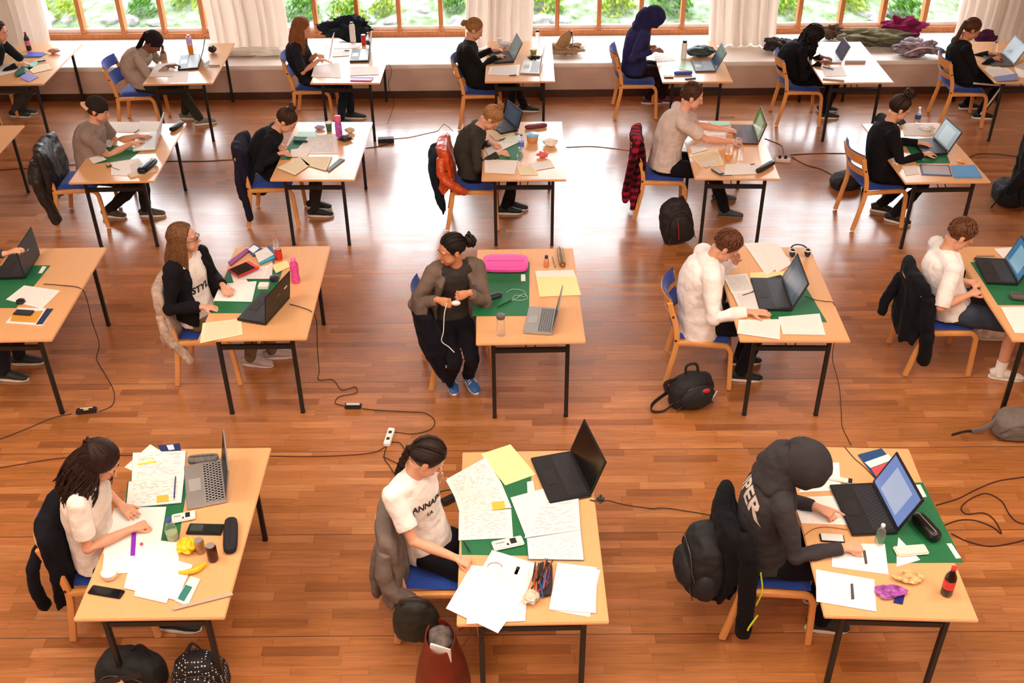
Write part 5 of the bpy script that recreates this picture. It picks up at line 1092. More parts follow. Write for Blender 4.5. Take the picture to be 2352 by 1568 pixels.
# ---------------- S4
c = CS4; K = 'S4'
mat_(K, c, [(830, 580), (1150, 560), (1335, 870), (960, 850)])
sheet(K, 'large white picture sheet at the far end', c, [(780, 345), (950, 335), (1090, 450), (930, 560)], 2, 's')
sheet(K, 'white lined sheet beneath the far end papers', c, [(890, 340), (1010, 350), (1100, 480), (1000, 540)], 3, 's')
sheet(K, 'yellow sheet peeking from under the far papers', c, [(820, 540), (1050, 530), (1020, 590), (825, 590)], 1, 'y')
sheet(K, 'white sheet with black edging under the sleeve', c, [(530, 590), (790, 560), (850, 660), (560, 760)] if False else [(640, 560), (800, 545), (850, 660), (700, 680)], 4, 'w')
sheet(K, 'sheaf of white notes beside the laptop', c, [(700, 670), (850, 665), (880, 780), (760, 800)], 5, 'w')
sheet(K, 'ruled exam sheet under the near hand', c, [(745, 855), (1022, 850), (1020, 985), (735, 945)], 3, 's')
sheet(K, 'white exam sheet at the near outer side', c, [(1010, 835), (1285, 812), (1325, 955), (1040, 950)], 2, 's')
laptop(K, 'black laptop with dim grey screen', c, (1105, 800), (1035, 590), .25, 22, 'black', 'dim', keys=('1E2022', '3A3E44'), l=2)
slab('calculator', K, 'black calculator behind the laptop keyboard', 'calculator', c, (915, 600), (1040, 570), .065, .016, M('plastic'), 3, .004, [('display', (.3, 0, .25, .7), mat('dark_lcd2', '1E2622', .2), .001)])
# headphones
a = at(*c(1145, 430), ZD); r = empty('headphones', (a.x, a.y, lv(3)), label=lab(K, 'black and white over-ear headphones'), cat='headphones')
q = MB().m(M('plastic')); q.loft([(.07 * math.cos(t), .075 * math.sin(t), .05 + .012 * math.sin(t)) for t in np.linspace(-.4, PI + .4, 18)], (.012, .006), side=(0, 0, 1), n=8); q.build('headband', r)
for s_ in (-1, 1): q = MB().m(M('plastic')); q.ell((s_ * .062, -.02, .038), (.024, .04, .038)); o = q.build('ear_cup', r); q = MB().m(M('white')); q.loft([(s_ * .062 + .026 * math.cos(t), -.02 + .028 * math.sin(t), .062) for t in np.linspace(0, 5.5, 12)], .005, n=6); q.build('trim', o)
pen(K, 'thin silver pen between sleeve and laptop', c, (770, 690), (850, 665), '4A4A52', 8, .0035)
# ---------------- S5
c = CS5; K = 'S5'
mat_(K, c, [(905, 382), (1330, 380), (1460, 690), (1105, 690)])
laptop(K, 'black laptop with light blue screen at right edge', c, (1250, 555), (1150, 372), .24, 20, 'black', 'teal', keys=('1E2022', '34383E'), l=1)
sheet(K, 'pinkish white sheet at the far end', c, [(1075, 285), (1215, 275), (1200, 350), (1140, 352)], 1, 's')
slab('ruler', K, 'grey wooden ruler strip at the far end', 'ruler', c, (945, 338), (1082, 338), .018, .004, mat('grey_strip', '8A7A6A', .6), 1, .001)
sheet(K, 'white sheet at the near side', c, [(1125, 705), (1400, 700), (1500, 900), (1225, 890)], 1, 'b')
pouch('pencil_case', K, 'dark grey pencil case at the right edge', 'pencil case', c, (1190, 625), (1330, 640), .08, .045, mat('grey_fabric', '55504E', .8), 1)
slab('phone', None, 'phone held in the hands of the person in denim shorts', 'phone', c, (905, 560), (975, 575), .05, .008, M('plastic'), lz=.76, bev=.003)
# ---------------- T1
c = CT1; K = 'T1'
mat_(K, c, [(880, 560), (1290, 560), (1160, 650), (830, 695)] if False else [(960, 520), (1300, 545), (1170, 650), (832, 694)])
for q, l, k_, d in (([(960, 310), (1260, 315), (1230, 410), (900, 400)], 1, 's', 'white sheet at the far end'), ([(1260, 305), (1450, 310), (1400, 420), (1210, 420)], 2, 's', 'white sheet behind the laptop'), ([(900, 420), (1040, 440), (1000, 540), (880, 530)], 3, 'w', 'grey printed sheet under the far arm'), ([(800, 640), (900, 600), (960, 650), (840, 690)], 3, 'b', 'small white sheet at the elbow'), ([(1000, 680), (1250, 640), (1200, 800), (1000, 790)], 1, 'b', 'white sheet near the scissors'), ([(1160, 700), (1260, 650), (1320, 740), (1180, 790)], 3, 'w', 'sheet with grey squares under the black case')): sheet(K, d, c, q, l, k_)
laptop(K, 'white laptop with thin bright lid', c, (1400, 570), (1455, 410), .22, 18, 'white', 'off', keys=('D8D6D2', 'B8B6B2'), l=4)
pouch('pencil_case', K, 'small black glossy case at the outer far corner', 'pencil case', c, (1540, 390), (1640, 320), .07, .045, mat('black_gloss', '15110F', .35), 1)
pouch('pencil_case', K, 'black satin pencil case on a white box lid', 'pencil case', c, (1265, 770), (1390, 660), .1, .06, mat('satin_black', '10141A', .25, bump=.5, bs=20), 4)
slab('cardboard_lid', K, 'shallow cream box lid at the near corner', 'box', c, (1160, 800), (1400, 740), .09, .012, mat('cream_card', 'D8BFA0', .6), 1, .002)
r = slab('scissors', K, 'dark scissors lying open', 'scissors', c, (950, 700), (1075, 745), .006, .003, M('plastic'), 3, .001)
q = MB().m(M('plastic'));
for s_ in (-1, 1): q.loft([(-.045 + .014 * math.cos(t), s_ * .016 + .011 * math.sin(t), .003) for t in np.linspace(0, 2 * PI, 13)], .003, n=6)
q.build('handle', r)
pen(K, 'green fibre pen near the far hand', c, (1210, 410), (1255, 380), '3A4A5A', 4)
# ---------------- T2
c = CT2; K = 'T2'
mat_(K, c, [(640, 500), (830, 490), (640, 655), (560, 655)] if False else [(690, 440), (880, 440), (650, 652), (560, 655)])
openbook(K, 'thick open book with cream pages at the near end', c, [(535, 725), (740, 625), (830, 700), (695, 790)], [(740, 625), (1030, 625), (975, 750), (800, 700)], 2, 'c', '3A5A5A')
book(K, 'dark booklet edge beside the open book', c, [(980, 740), (1100, 640), (1145, 650), (1000, 760)], 1, '2A2A38', .008, cat='booklet', name='booklet')
sheet(K, 'wide white sheet in the middle', c, [(830, 430), (1080, 420), (1080, 600), (680, 600)], 1, 'w'); sheet(K, 'white exam sheet under the writing hand', c, [(660, 560), (850, 540), (800, 630), (650, 625)], 4, 's')
book(K, 'mint folder at the far side', c, [(730, 400), (900, 400), (880, 450), (700, 445)], 1, 'A8D8C8', .003, cat='folder', name='folder'); pouch('pencil_case', K, 'dark teal long pencil case', 'pencil case', c, (680, 487), (810, 490), .035, .02, mat('teal_dark', '1A3A38', .5), 2)
vessel('bottle', K, 'pink and purple patterned drinking bottle', 'bottle', c, (1095, 440), [(.03, 0), (.035, .01), (.035, .12), (.03, .15), (.03, .17)], mat('pinkpurple', 'B858B0', .3, var=.5, vs=30), [('cap', [(.03, .168), (.034, .175), (.032, .215), (.02, .22)], mat('pink_cap2', 'F06A90', .4))], 1)
vessel('cup', K, 'green and white cup behind the pink bottle', 'cup', c, (1005, 395), [(.026, 0), (.03, .05), (.034, .09)], mat('greencup', '3A6A48', .4, var=.4, vs=40), [('lid', [(.035, .088), (.035, .096)], M('white'))], 1)
crumple('snack_wrapper', K, 'scattered purple and white snack wrapper', 'wrapper', c, (920, 370), (.05, .04, .018), 'B0A0C0', 1); crumple('key_bunch', K, 'dark bunch of keys and straps', 'keys', c, (1150, 470), (.06, .045, .02), '3A2A28', 1, amp=.8); crumple('bread_roll', K, 'tan paper bag on the right', 'bag', c, (1190, 400), (.05, .04, .025), 'C8B890', 1)
# ---------------- T3
c = CT3; K = 'T3'
mat_(K, c, [(740, 420), (930, 420), (930, 660), (720, 650)])
laptop(K, 'dark laptop with lit screen turned to the wall', c, (905, 400), (770, 290), .2, 16, 'black', 'slate', l=1)
sheet(K, 'cream sheet below the face', c, [(640, 420), (790, 350), (880, 430), (700, 480)], 2, 'c'); sheet(K, 'white ruled sheet with dark rule under the hands', c, [(600, 560), (760, 480), (900, 500), (640, 620)], 3, 's')
sheet(K, 'lower white stack near the front edge', c, [(600, 650), (900, 660), (870, 780), (600, 765)], 2, 's', th=.006); sheet(K, 'white sheet with grey mark at right', c, [(1000, 690), (1190, 650), (1230, 720), (1060, 750)], 2, 's'); sheet(K, 'curled cream paper at the near corner', c, [(900, 720), (1050, 700), (1080, 790), (920, 790)], 1, 'c')
pouch('glasses_case', K, 'maroon glasses case at the far corner', 'case', c, (965, 365), (1160, 340), .075, .04, mat('maroon', '6A1830', .4), 1)
vessel('lunch_tub', K, 'round tub with light blue lid', 'tub', c, (1030, 490), [(.045, 0), (.055, .01), (.06, .07)], mat('tan_tub', 'D8A468', .5), [('lid', [(.064, .068), (.064, .08), (.058, .084)], mat('sky_lid', '8AC4EA', .35))], 1)
crumple('plastic_bag', K, 'pale crumpled plastic bag', 'bag', c, (1190, 510), (.07, .06, .035), 'E8E4D8', 1); crumple('sweets_wrapper', K, 'crumpled red and white wrapper', 'wrapper', c, (1120, 620), (.055, .04, .025), 'E08088', 1, m=mat('redwhite', 'E0606A', .4, var=.6, vs=50))
bottle(K, 'clear water bottle with blue band', c, (930, 570), .17, .028, label='5A7AC8', cap='3A5AC0'); vessel('drinking_glass', K, 'small clear glass behind the white stack', 'glass', c, (920, 660), [(.026, 0), (.03, .004), (.033, .07)], M('glass'), l=1)
book(K, 'green-white folder behind the bottle', c, [(800, 450), (930, 425), (925, 500), (760, 490)], 4, 'DDE8DC', .003, cat='folder', name='folder')
# ---------------- T4
c = CT4; K = 'T4'
laptop(K, 'dark red laptop with yellow-green screen', c, (1500, 600), (1445, 430), .22, 16, 'red', 'green', l=1)
book(K, 'mint green folder behind the forearm', c, [(1050, 390), (1250, 385), (1230, 420), (1100, 425)], 1, 'A0D8C0', .003, cat='folder', name='folder'); sheet(K, 'grey sheet between the forearms', c, [(990, 480), (1200, 480), (1210, 560), (1010, 540)], 1, 's'); sheet(K, 'white sheet under the near elbow', c, [(880, 610), (1010, 580), (1040, 640), (900, 680)], 2, 's')
sheet(K, 'large cream sheet with curled edge', c, [(880, 700), (1130, 630), (1190, 780), (980, 800)], 1, 'c'); sheet(K, 'white sheet near the front edge', c, [(1200, 770), (1500, 770), (1480, 860), (1190, 870)], 2, 's'); sheet(K, 'dark-printed cards fanned out', c, [(975, 770), (1080, 730), (1120, 760), (1030, 800)], 4, 'w')
slab('phone', K, 'phone lying face up near the edge', 'phone', c, (1090, 810), (1170, 860), .06, .009, M('plastic'), 4, .003, [('screen', (0, 0, .85, .8), mat('phone_light', 'B8C0B8', .2), .001)])
pouch('glasses_case', K, 'long black hard case at the outer corner', 'case', c, (1485, 840), (1635, 755), .06, .045, mat('black_case', '17181C', .4), 2)
vessel('drinking_glass', K, 'tall glass of orange juice', 'glass', c, (1222, 730), [(.025, 0), (.03, .004), (.036, .15)], M('glass'), [('drink', [(.024, .005), (.028, .007), (.031, .06)], mat('juice', 'F0A020', .2))], 1)
vessel('drinking_glass', K, 'empty clear glass beside the juice', 'glass', c, (1310, 625), [(.028, 0), (.032, .004), (.036, .1)], M('glass'), l=1); vessel('drinking_glass', K, 'narrow clear glass in front of the juice', 'glass', c, (1330, 735), [(.022, 0), (.026, .004), (.028, .12)], M('glass'), l=3)
pen(K, 'black marker on the white sheet', c, (1425, 775), (1465, 770), '1A1A1A', 4); pen(K, 'teal marker at the near edge', c, (1150, 872), (1260, 872), '2A6A78', 3)
# ---------------- T5
c = CT5; K = 'T5'
mat_(K, c, [(1290, 800), (1620, 790), (1640, 830), (1290, 835)] if False else [(1180, 640), (1560, 640), (1630, 830), (1300, 830)])
laptop(K, 'black laptop with pale grey screen', c, (1610, 750), (1455, 600), .24, 24, 'black', 'grey', l=2, keys=('1E2022', '2E3238'))
book(K, 'dark-edged glossy booklet at the near edge', c, [(1330, 840), (1620, 850), (1650, 955), (1350, 940)], 1, '33406A', .004, [([(1350, 850), (1610, 858), (1635, 945), (1370, 930)], 'A8A0A8')], 'booklet', 'booklet'); book(K, 'light blue book at the near outer corner', c, [(1640, 850), (1870, 845), (1945, 965), (1665, 960)], 1, '4A94CE', .012)
sheet(K, 'white sheet at the near elbow', c, [(1060, 700), (1160, 790), (1110, 850), (1020, 760)], 1, 'b'); sheet(K, 'white sheets at the far end', c, [(1150, 440), (1540, 440), (1450, 560), (1180, 560)], 1, 's'); sheet(K, 'clear pocket with a white page', c, [(1160, 860), (1300, 850), (1330, 930), (1200, 950)], 1, 's')
bottle(K, 'clear water bottle with blue base label', c, (1302, 436), .17, .03, cap='F0F0F0', label='2A3A6A'); crumple('tissue_pack', K, 'crumpled white tissues and wrapper', 'tissue', c, (1400, 500), (.07, .05, .025), 'E8E4E0', 2); crumple('plant_sprig', K, 'dark green-black pouch beneath the chin', 'pouch', c, (1140, 440), (.05, .035, .03), '24281E', 1)
crumple('orange_peel', K, 'orange and yellow wrapper right of the laptop', 'wrapper', c, (1740, 820), (.04, .03, .012), 'E8A868', 1)
# ---------------- W1
c = CW1; K = 'W1'
bottle(K, 'pink-labelled cola bottle by the curtain', c, (265, 450), .22, .033, label='E07A90', liquid='1A1414', cap='C83A40', m=mat('cola_dark', '2A2224', .2)); book(K, 'bright blue and violet folder', c, [(260, 465), (400, 470), (380, 505), (225, 510)], 2, '5A62C8', .006, cat='folder', name='folder'); book(K, 'green folder under the violet one', c, [(170, 500), (430, 480), (350, 520), (170, 520)], 0, '2A6A4A', .003, cat='folder', name='folder')
book(K, 'pale turquoise folder in the middle', c, [(140, 590), (300, 560), (410, 520), (250, 640)], 1, '9ADCD4', .003, cat='folder', name='folder'); book(K, 'dark teal case near the front', c, [(130, 650), (205, 590), (225, 650), (150, 680)], 2, '1A5A50', .02, cat='case', name='case'); book(K, 'lilac booklet near the front edge', c, [(180, 700), (220, 640), (350, 690), (260, 735)], 1, '9A94D8', .006, cat='booklet', name='booklet')
sheet(K, 'cream printed sheet', c, [(240, 610), (430, 570), (470, 620), (300, 660)], 2, 'c'); sheet(K, 'white sheet under the forearm', c, [(0, 590), (130, 560), (160, 640), (0, 680)], 1, 's'); pen(K, 'black marker in the middle', c, (335, 555), (415, 545), '17171A', 3, .007); crumple('snack_wrapper', K, 'orange-brown snack wrapper', 'wrapper', c, (490, 470), (.07, .04, .025), 'C88A68', 1)
# ---------------- W2
K = 'W2'
laptop(K, 'black-lidded laptop with pale keyboard', c, (1790, 625), (1850, 500) if False else (1810, 500), .24, 24, 'black', 'grey', keys=('A8C4C8', 'C8DADC'), touch=mat('pale_touch', 'B8C8CC', .3)); vessel('bottle', K, 'sports bottle, violet, white and orange', 'bottle', c, (1720, 470), [(.03, 0), (.034, .01), (.034, .09)], mat('orange_drink2', 'E8902A', .3), [('sleeve', [(.034, .088), (.036, .1), (.034, .16), (.03, .19)], mat('violet_white', 'C8B0E0', .4, var=.3, vs=30)), ('cap', [(.02, .188), (.02, .215)], mat('pink_cap3', 'F0A0C0', .4))], 1)
crumple('pouch', K, 'small black round pouch behind the laptop', 'pouch', c, (1915, 460), (.05, .045, .04), '2A2C34', 1, amp=.25); sheet(K, 'white sheet under the laptop', c, [(1400, 580), (1580, 560), (1560, 690), (1340, 690)], 1, 's'); sheet(K, 'glary white sheet near the front edge', c, [(1560, 640), (1700, 640), (1690, 740), (1500, 740)], 0, 'b'); pen(K, 'grey marker behind the laptop', c, (1880, 590), (1980, 590), '8A8A8A', 1, .008); sheet(K, 'white note beside the grey marker', c, [(1850, 560), (1890, 540), (1880, 600), (1840, 610)], 1, 'b')
# ---------------- W3
c = CW2; K = 'W3'
laptop(K, 'dark-lidded laptop with pale keyboard', c, (970, 560), (990, 450), .23, 8, 'black', 'grey', keys=('B8C4C8', 'D0DADC'), touch=mat('pale_touch', 'B8C8CC', .3))
book(K, 'violet and pink folder at the near edge', c, [(800, 690), (1010, 695), (990, 725), (800, 722)], 1, 'B84A8A', .01, [([(805, 690), (1005, 694), (1000, 705), (803, 702)], '3A4A9A')], 'folder', 'folder')
for q, l, k_, d in (([(480, 590), (700, 560), (720, 700), (450, 690)], 1, 's', 'white sheet at the near left'), ([(660, 400), (900, 390), (880, 430), (650, 440)], 1, 's', 'white sheet at the far end'), ([(640, 450), (800, 440), (790, 500), (640, 510)], 3, 'w', 'pale blue-green sheet in the middle'), ([(800, 600), (1050, 600), (1060, 670), (800, 680)], 2, 's', 'white sheet before the laptop')): sheet(K, d, c, q, l, k_)
vessel('carton', K, 'white drink carton with dark top', 'carton', c, (828, 375), [(.034, 0), (.036, .01), (.036, .2), (.02, .23)], mat('white_carton', 'E8E4E4', .5, var=.1, vs=40), [('cap', [(.02, .228), (.02, .245)], M('plastic'))], 1); can(K, 'red and white can', c, (925, 400), 'C83A3A', .12, .03); bottle(K, 'clear bottle with red bits behind the screen', c, (970, 440), .2, .03, label='3A3A4A', cap='8A2A2A')
pen(K, 'black marker lying beside its twin', c, (750, 455), (795, 455), '1A1A1A', 5, .006); pen(K, 'long black marker nearer the laptop', c, (830, 462), (888, 462), '1A1A1A', 5, .006); vessel('eraser', K, 'small red cap near the laptop', 'cap', c, (930, 455), [(.014, 0), (.014, .02)], mat('red_cap', 'D83040', .4), l=1)
# sheet held in the hands
a = A3(atY(*CW2(632, 420), 12.42)); mb = MB().m(M('white')); mb.box((0, 0, 0), (.003, .2, .29)); o = mb.build('paper_sheet', smooth=False); o.location = tuple(a); o.rotation_euler = (0, .25, 0); tag(o, 'upright white sheet held by the woman with long straight hair', 'paper')
# ---------------- W4
K = 'W4'
laptop(K, 'black laptop with tilted lit screen', c, (2280, 565), (2230, 470), .24, 26, 'black', 'slate'); 
c = CW3; laptop(K, 'second laptop, silver keyboard, facing left', c, (155, 675), (185, 560), .23, 6, 'silver', 'off', keys=('C8D0D4', 'A0A8AC'))
vessel('bottle', K, 'tall clear bottle with dark cap', 'bottle', c, (135, 430), [(.03, 0), (.033, .01), (.033, .17), (.02, .2)], M('glass'), [('cap', [(.022, .198), (.022, .22)], M('plastic'))], 1); vessel('cup', K, 'low green-yellow tub', 'tub', c, (100, 480), [(.035, 0), (.045, .05)], mat('olive_tub', '9A9A3A', .5), [('lid', [(.047, .048), (.047, .058)], mat('cream_lid2', 'E8E0C0', .5))], 1)
crumple('cable_bundle', K, 'dark tangled charger bundle', 'cable', c, (105, 530), (.07, .035, .02), '26262A', 1, amp=.9); crumple('snack_wrapper', K, 'grey-white wrapper at the far end', 'wrapper', CW2, (2200, 420), (.09, .05, .03), 'C8C4CC', 1)
c = CW2; sheet(K, 'printed sheet at the near left', c, [(2060, 600), (2330, 580), (2320, 680), (2040, 670)], 1, 'w'); vessel('cup', K, 'white cup behind the hands', 'cup', c, (2150, 400), [(.03, 0), (.034, .08)], mat('whitecup', 'E4E0E0', .4), l=1)
pen(K, 'black pen at the near edge', c, (2230, 680), (2300, 675), '1A1A1A', 2, .006)
# ---------------- W5
c = CW3; K = 'W5'
laptop(K, 'dark laptop with slate-blue screen', c, (1745, 650), (1700, 555), .24, 26, 'grey', 'slate', keys=('3A4A58', '8A9AA8')); pouch('pencil_case', K, 'bright blue pencil case', 'pencil case', c, (1365, 660), (1530, 655), .06, .035, mat('bright_blue', '2448C0', .5), 1); slab('phone', K, 'white phone with dark frame', 'phone', c, (1275, 690), (1360, 690), .07, .012, M('plastic'), 1, .003, [('screen', (0, 0, .8, .8), M('white'), .001)]); slab('calculator', K, 'dark calculator at the near edge', 'calculator', c, (1465, 710), (1560, 700), .04, .012, M('plastic'), 1)
crumple('backpack', K, 'dark green-grey folded bag lying on the desk', 'bag', c, (1600, 480), (.17, .11, .06), '2F4444', 1, amp=.3); vessel('bottle', K, 'white bottle with black cap', 'bottle', c, (1450, 530), [(.03, 0), (.034, .01), (.034, .18), (.022, .2)], mat('white_bottle', 'E8E8E0', .4), [('cap', [(.026, .198), (.026, .225)], M('plastic'))], 1); book(K, 'pale green folder in the middle', c, [(1400, 540), (1560, 560), (1540, 640), (1410, 620)], 0, 'B8DCC0', .003, cat='folder', name='folder'); sheet(K, 'white sheet beneath the hands', c, [(1180, 500), (1330, 490), (1380, 540), (1210, 560)], 1, 's')
# ---------------- W6
c = CW4; K = 'W6'
laptop(K, 'white laptop with violet-lit screen', c, (715, 570), (650, 480), .2, 22, 'white', 'violet', keys=('D8DCE0', 'B8C0C8')); book(K, 'grey hardback with pink pages right of the laptop', c, [(770, 490), (910, 495), (930, 545), (740, 545)], 1, 'B8A8B0', .03); book(K, 'beige notebook at the near edge', c, [(545, 690), (740, 705), (735, 722), (540, 705)], 1, 'A89A88', .014, cat='notebook', name='notebook'); sheet(K, 'white sheet near the front edge', c, [(530, 610), (720, 600), (760, 680), (560, 690)], 1, 's'); pen(K, 'dark pen before the laptop', c, (530, 600), (640, 625), '3A3A4A', 3, .006)
# ---------------- W7
K = 'W7'
laptop(K, 'dark grey laptop with grey screen', c, (2260, 600), (2150, 490), .25, 26, 'grey', 'dim', keys=('26282C', '44484E'))
for q, l, k_, d in (([(1980, 620), (2200, 610), (2300, 690), (2100, 715)], 2, 'w', 'printed blue-grey sheet'), ([(2000, 600), (2120, 590), (2200, 650), (2050, 660)], 1, 's', 'white sheet under the printed one'), ([(2260, 600), (2352, 560), (2352, 700), (2300, 690)], 1, 'b', 'white sheet at the right edge')): sheet(K, d, c, q, l, k_)
book(K, 'blue-violet magazine at the near edge', c, [(2080, 690), (2290, 660), (2300, 715), (2120, 730)], 4, '7A8AB8', .008, cat='magazine', name='magazine'); vessel('bottle', K, 'small clear bottle behind the hands', 'bottle', c, (2080, 480), [(.022, 0), (.026, .01), (.026, .1), (.014, .13)], M('glass'), [('cap', [(.014, .128), (.014, .14)], mat('blue_cap', '3A4E9E', .4))], 1)
# ============================================================ coats on the chairs, bags, leads
def plaid():
    k = 'plaid'
    if k in _M: return _M[k]
    m = bpy.data.materials.new('red_black_plaid'); m.use_nodes = True; nt = m.node_tree; L = nt.links.new; p = nt.nodes['Principled BSDF']; p.inputs['Roughness'].default_value = .9; p.inputs['Specular IOR Level'].default_value = .1
    tc = nd(nt, 'ShaderNodeTexCoord'); sp = nd(nt, 'ShaderNodeSeparateXYZ'); L(tc.outputs['Object'], sp.inputs[0]); outs = []
    for ax in (1, 2):
        a = nd(nt, 'ShaderNodeMath', op='MULTIPLY'); a.inputs[1].default_value = 13; L(sp.outputs[ax], a.inputs[0]); f = nd(nt, 'ShaderNodeMath', op='FRACT'); L(a.outputs[0], f.inputs[0]); g = nd(nt, 'ShaderNodeMath', op='LESS_THAN'); g.inputs[1].default_value = .5; L(f.outputs[0], g.inputs[0]); outs.append(g.outputs[0])
    s_ = nd(nt, 'ShaderNodeMath', op='ADD'); L(outs[0], s_.inputs[0]); L(outs[1], s_.inputs[1]); h = nd(nt, 'ShaderNodeMath', op='MULTIPLY'); h.inputs[1].default_value = .5; L(s_.outputs[0], h.inputs[0])
    r = nd(nt, 'ShaderNodeValToRGB'); e = r.color_ramp.elements; e[0].color = srgb('1C0E12'); e[0].position = 0; e[1].color = srgb('9A1E30'); e[1].position = 1; q = e.new(.5); q.color = srgb('4E1220'); L(h.outputs[0], r.inputs[0]); L(r.outputs[0], p.inputs['Base Color']); _M[k] = m; return m
def coat(K, name, label, cat, m, secs, sleeves=(), seed=0, fold=.12, extra=None, vox=.011, disp=.035):
    # secs: (z, xc, rx, ry, yc) rings from top down in the chair's own frame; sleeves: list of paths with radius
    x, y, a = CH_[K]; r = empty(name, (x, y, 0), math.radians(a), label=label, cat=cat); rr = random.Random(seed + 5); mb = MB().m(m); n = 40; ph = [rr.uniform(0, 6) for _ in range(4)]
    sc = cr([np.array(s_) for s_ in secs], 5); V_ = []; N_ = len(sc)
    for i, (z, xc, rx, ry, yc) in enumerate(sc):
        t = i / (N_ - 1)
        for j in range(n):
            q = 2 * PI * j / n; g = 1 + fold * t * (math.sin(6 * q + ph[0] + 2 * t) + .6 * math.sin(11 * q + ph[1] - 3 * t)); cx_, cy_ = math.cos(q), math.sin(q)
            cx_ = math.copysign(abs(cx_) ** .7, cx_); cy_ = math.copysign(abs(cy_) ** .8, cy_); zz = z + (.03 * math.sin(3 * q + ph[2]) * t * t)
            V_.append((xc + rx * cx_ * g - .05 * (1 - cy_ * cy_) * (1 - t), yc + ry * cy_ * g, max(zz, .03)))
    F = [(i * n + j, (i + 1) * n + j, (i + 1) * n + (j + 1) % n, i * n + (j + 1) % n) for i in range(N_ - 1) for j in range(n)] + [tuple(range(n)), tuple(range((N_ - 1) * n, N_ * n))[::-1]]
    mb.add(V_, F)
    b = mb.build('body', r); remesh(b, vox, 5, disp=disp, dscale=.09)
    for pth, rad in sleeves:
        mb = MB().m(m); C_ = cr(pth, 5); k = len(C_); mb.loft([c_ + np.array([0, .006 * math.sin(i * 1.3), 0]) for i, c_ in enumerate(C_)], [(rad * (1 - .25 * i / k), rad * .7 * (1 - .15 * i / k)) for i in range(k)], n=14); o = mb.build('sleeve', r); remesh(o, vox, 4, disp=.02, dscale=.07)
    return r
STD = lambda zb, xo=-.0, w=.25, wb=.2, th=.07: [(.865, -.275 + xo, .03, w * .85, 0), (.84, -.285 + xo, .055, w, 0), (.7, -.27 + xo, th, w + .01, 0), (.5, -.27 + xo, th + .01, w, 0), (.3 + zb / 3, -.29 + xo, th, (w + wb) / 2, -.02), (zb, -.31 + xo, th * .7, wb, -.04)]
coat('F1', 'jacket', 'black jacket over the chair of the long wavy haired writer', 'jacket', cloth('16141A'), STD(.3, .04), [([(-.3, -.2, .74), (-.36, -.24, .6), (-.38, -.24, .42), (-.37, -.2, .28)], .055)], 1)
coat('F2', 'jacket', 'grey-taupe coat over the chair of the braided person', 'jacket', cloth('6E6058'), STD(.32, .02, .27, .2, .075), [([(-.28, -.22, .78), (-.3, -.27, .6), (-.22, -.28, .46), (-.1, -.26, .36)], .075), ([(-.33, -.1, .7), (-.38, -.12, .5), (-.38, -.12, .3)], .05)], 2)
coat('S2', 'jacket', 'beige lace-like coat over the chair of the bespectacled person', 'jacket', mat('beige_lace', 'B9A08E', .9, var=.25, vs=40, bump=.8, bs=60), STD(.34, .02, .25, .17), [([(-.28, -.22, .68), (-.26, -.25, .5), (-.18, -.24, .36), (-.12, -.24, .24)], .06)], 3)
coat('S5', 'jacket', 'black zip jacket over the chair of the person in denim shorts', 'jacket', cloth('14151A'), STD(.3, .02, .26, .2, .08), [([(-.24, -.24, .76), (-.22, -.28, .55), (-.18, -.27, .35), (-.16, -.25, .16)], .085), ([(-.34, .1, .74), (-.42, .1, .55), (-.45, .08, .4)], .06)], 4)
coat('T1', 'jacket', 'black leather-look jacket over the chair of the capped person', 'jacket', mat('leather_black', '1D1A18', .45, var=.15, vs=12, bump=.6, bs=14, bd=.02), STD(.28, .03, .27, .19, .085), [([(-.3, -.22, .76), (-.32, -.28, .5), (-.28, -.27, .3), (-.25, -.25, .1)], .09), ([(-.36, .05, .7), (-.46, 0, .55), (-.47, -.05, .42)], .055)], 5)
coat('T2', 'jacket', 'dark purple-navy jacket over the chair of the topknot person', 'jacket', cloth('231E30'), STD(.3, .02, .25, .18), [([(-.27, -.2, .74), (-.29, -.26, .5), (-.25, -.26, .3), (-.24, -.25, .1)], .06)], 6)
coat('T3', 'jacket', 'shiny orange jacket over the chair of the bun-haired blonde', 'jacket', mat('orange_nylon', 'C84E22', .3, var=.15, vs=12, bump=.7, bs=18, bd=.02), STD(.42, .02, .24, .2, .075), [([(-.3, -.2, .78), (-.3, -.27, .62), (-.2, -.29, .52), (-.08, -.27, .44)], .07)], 7)
coat('T3', 'backpack', 'dark navy lining and straps hanging below the orange jacket', 'backpack', cloth('1C2430'), [(.8, -.34, .03, .16, 0), (.7, -.36, .045, .2, 0), (.45, -.36, .05, .18, 0), (.25, -.33, .04, .12, -.02), (.12, -.31, .02, .07, -.03)], (), 8)
coat('T4', 'shirt', 'dark red and black plaid shirt hung over the chair back', 'shirt', plaid(), STD(.12, .03, .25, .2, .07), [([(-.28, -.22, .88), (-.33, -.27, .65), (-.37, -.27, .4), (-.37, -.24, .22)], .06)], 9)
coat('T6', 'coat', 'long black coat over the chair at the right edge', 'coat', cloth('131215'), STD(.2, .0, .27, .26, .1), [([(-.3, -.2, .8), (-.42, -.24, .6), (-.5, -.22, .42), (-.52, -.2, .34)], .07)], 10)
coat('S3', 'jumper', 'black knitted garment hanging from the chair of the smiling person', 'jumper', cloth('15131A'), [(.76, -.27, .06, .1, -.24), (.6, -.24, .09, .12, -.25), (.42, -.19, .11, .13, -.26), (.25, -.16, .085, .1, -.27), (.1, -.13, .045, .06, -.27)], (), 11)
coat('S3', 'cardigan_tail', 'taupe bundle of knitwear over the backrest corner of the smiling person', 'cardigan', cloth('5E5048'), [(.86, -.28, .04, .1, -.18), (.8, -.29, .055, .13, -.17), (.7, -.31, .05, .11, -.2), (.6, -.32, .04, .06, -.22)], (), 13)
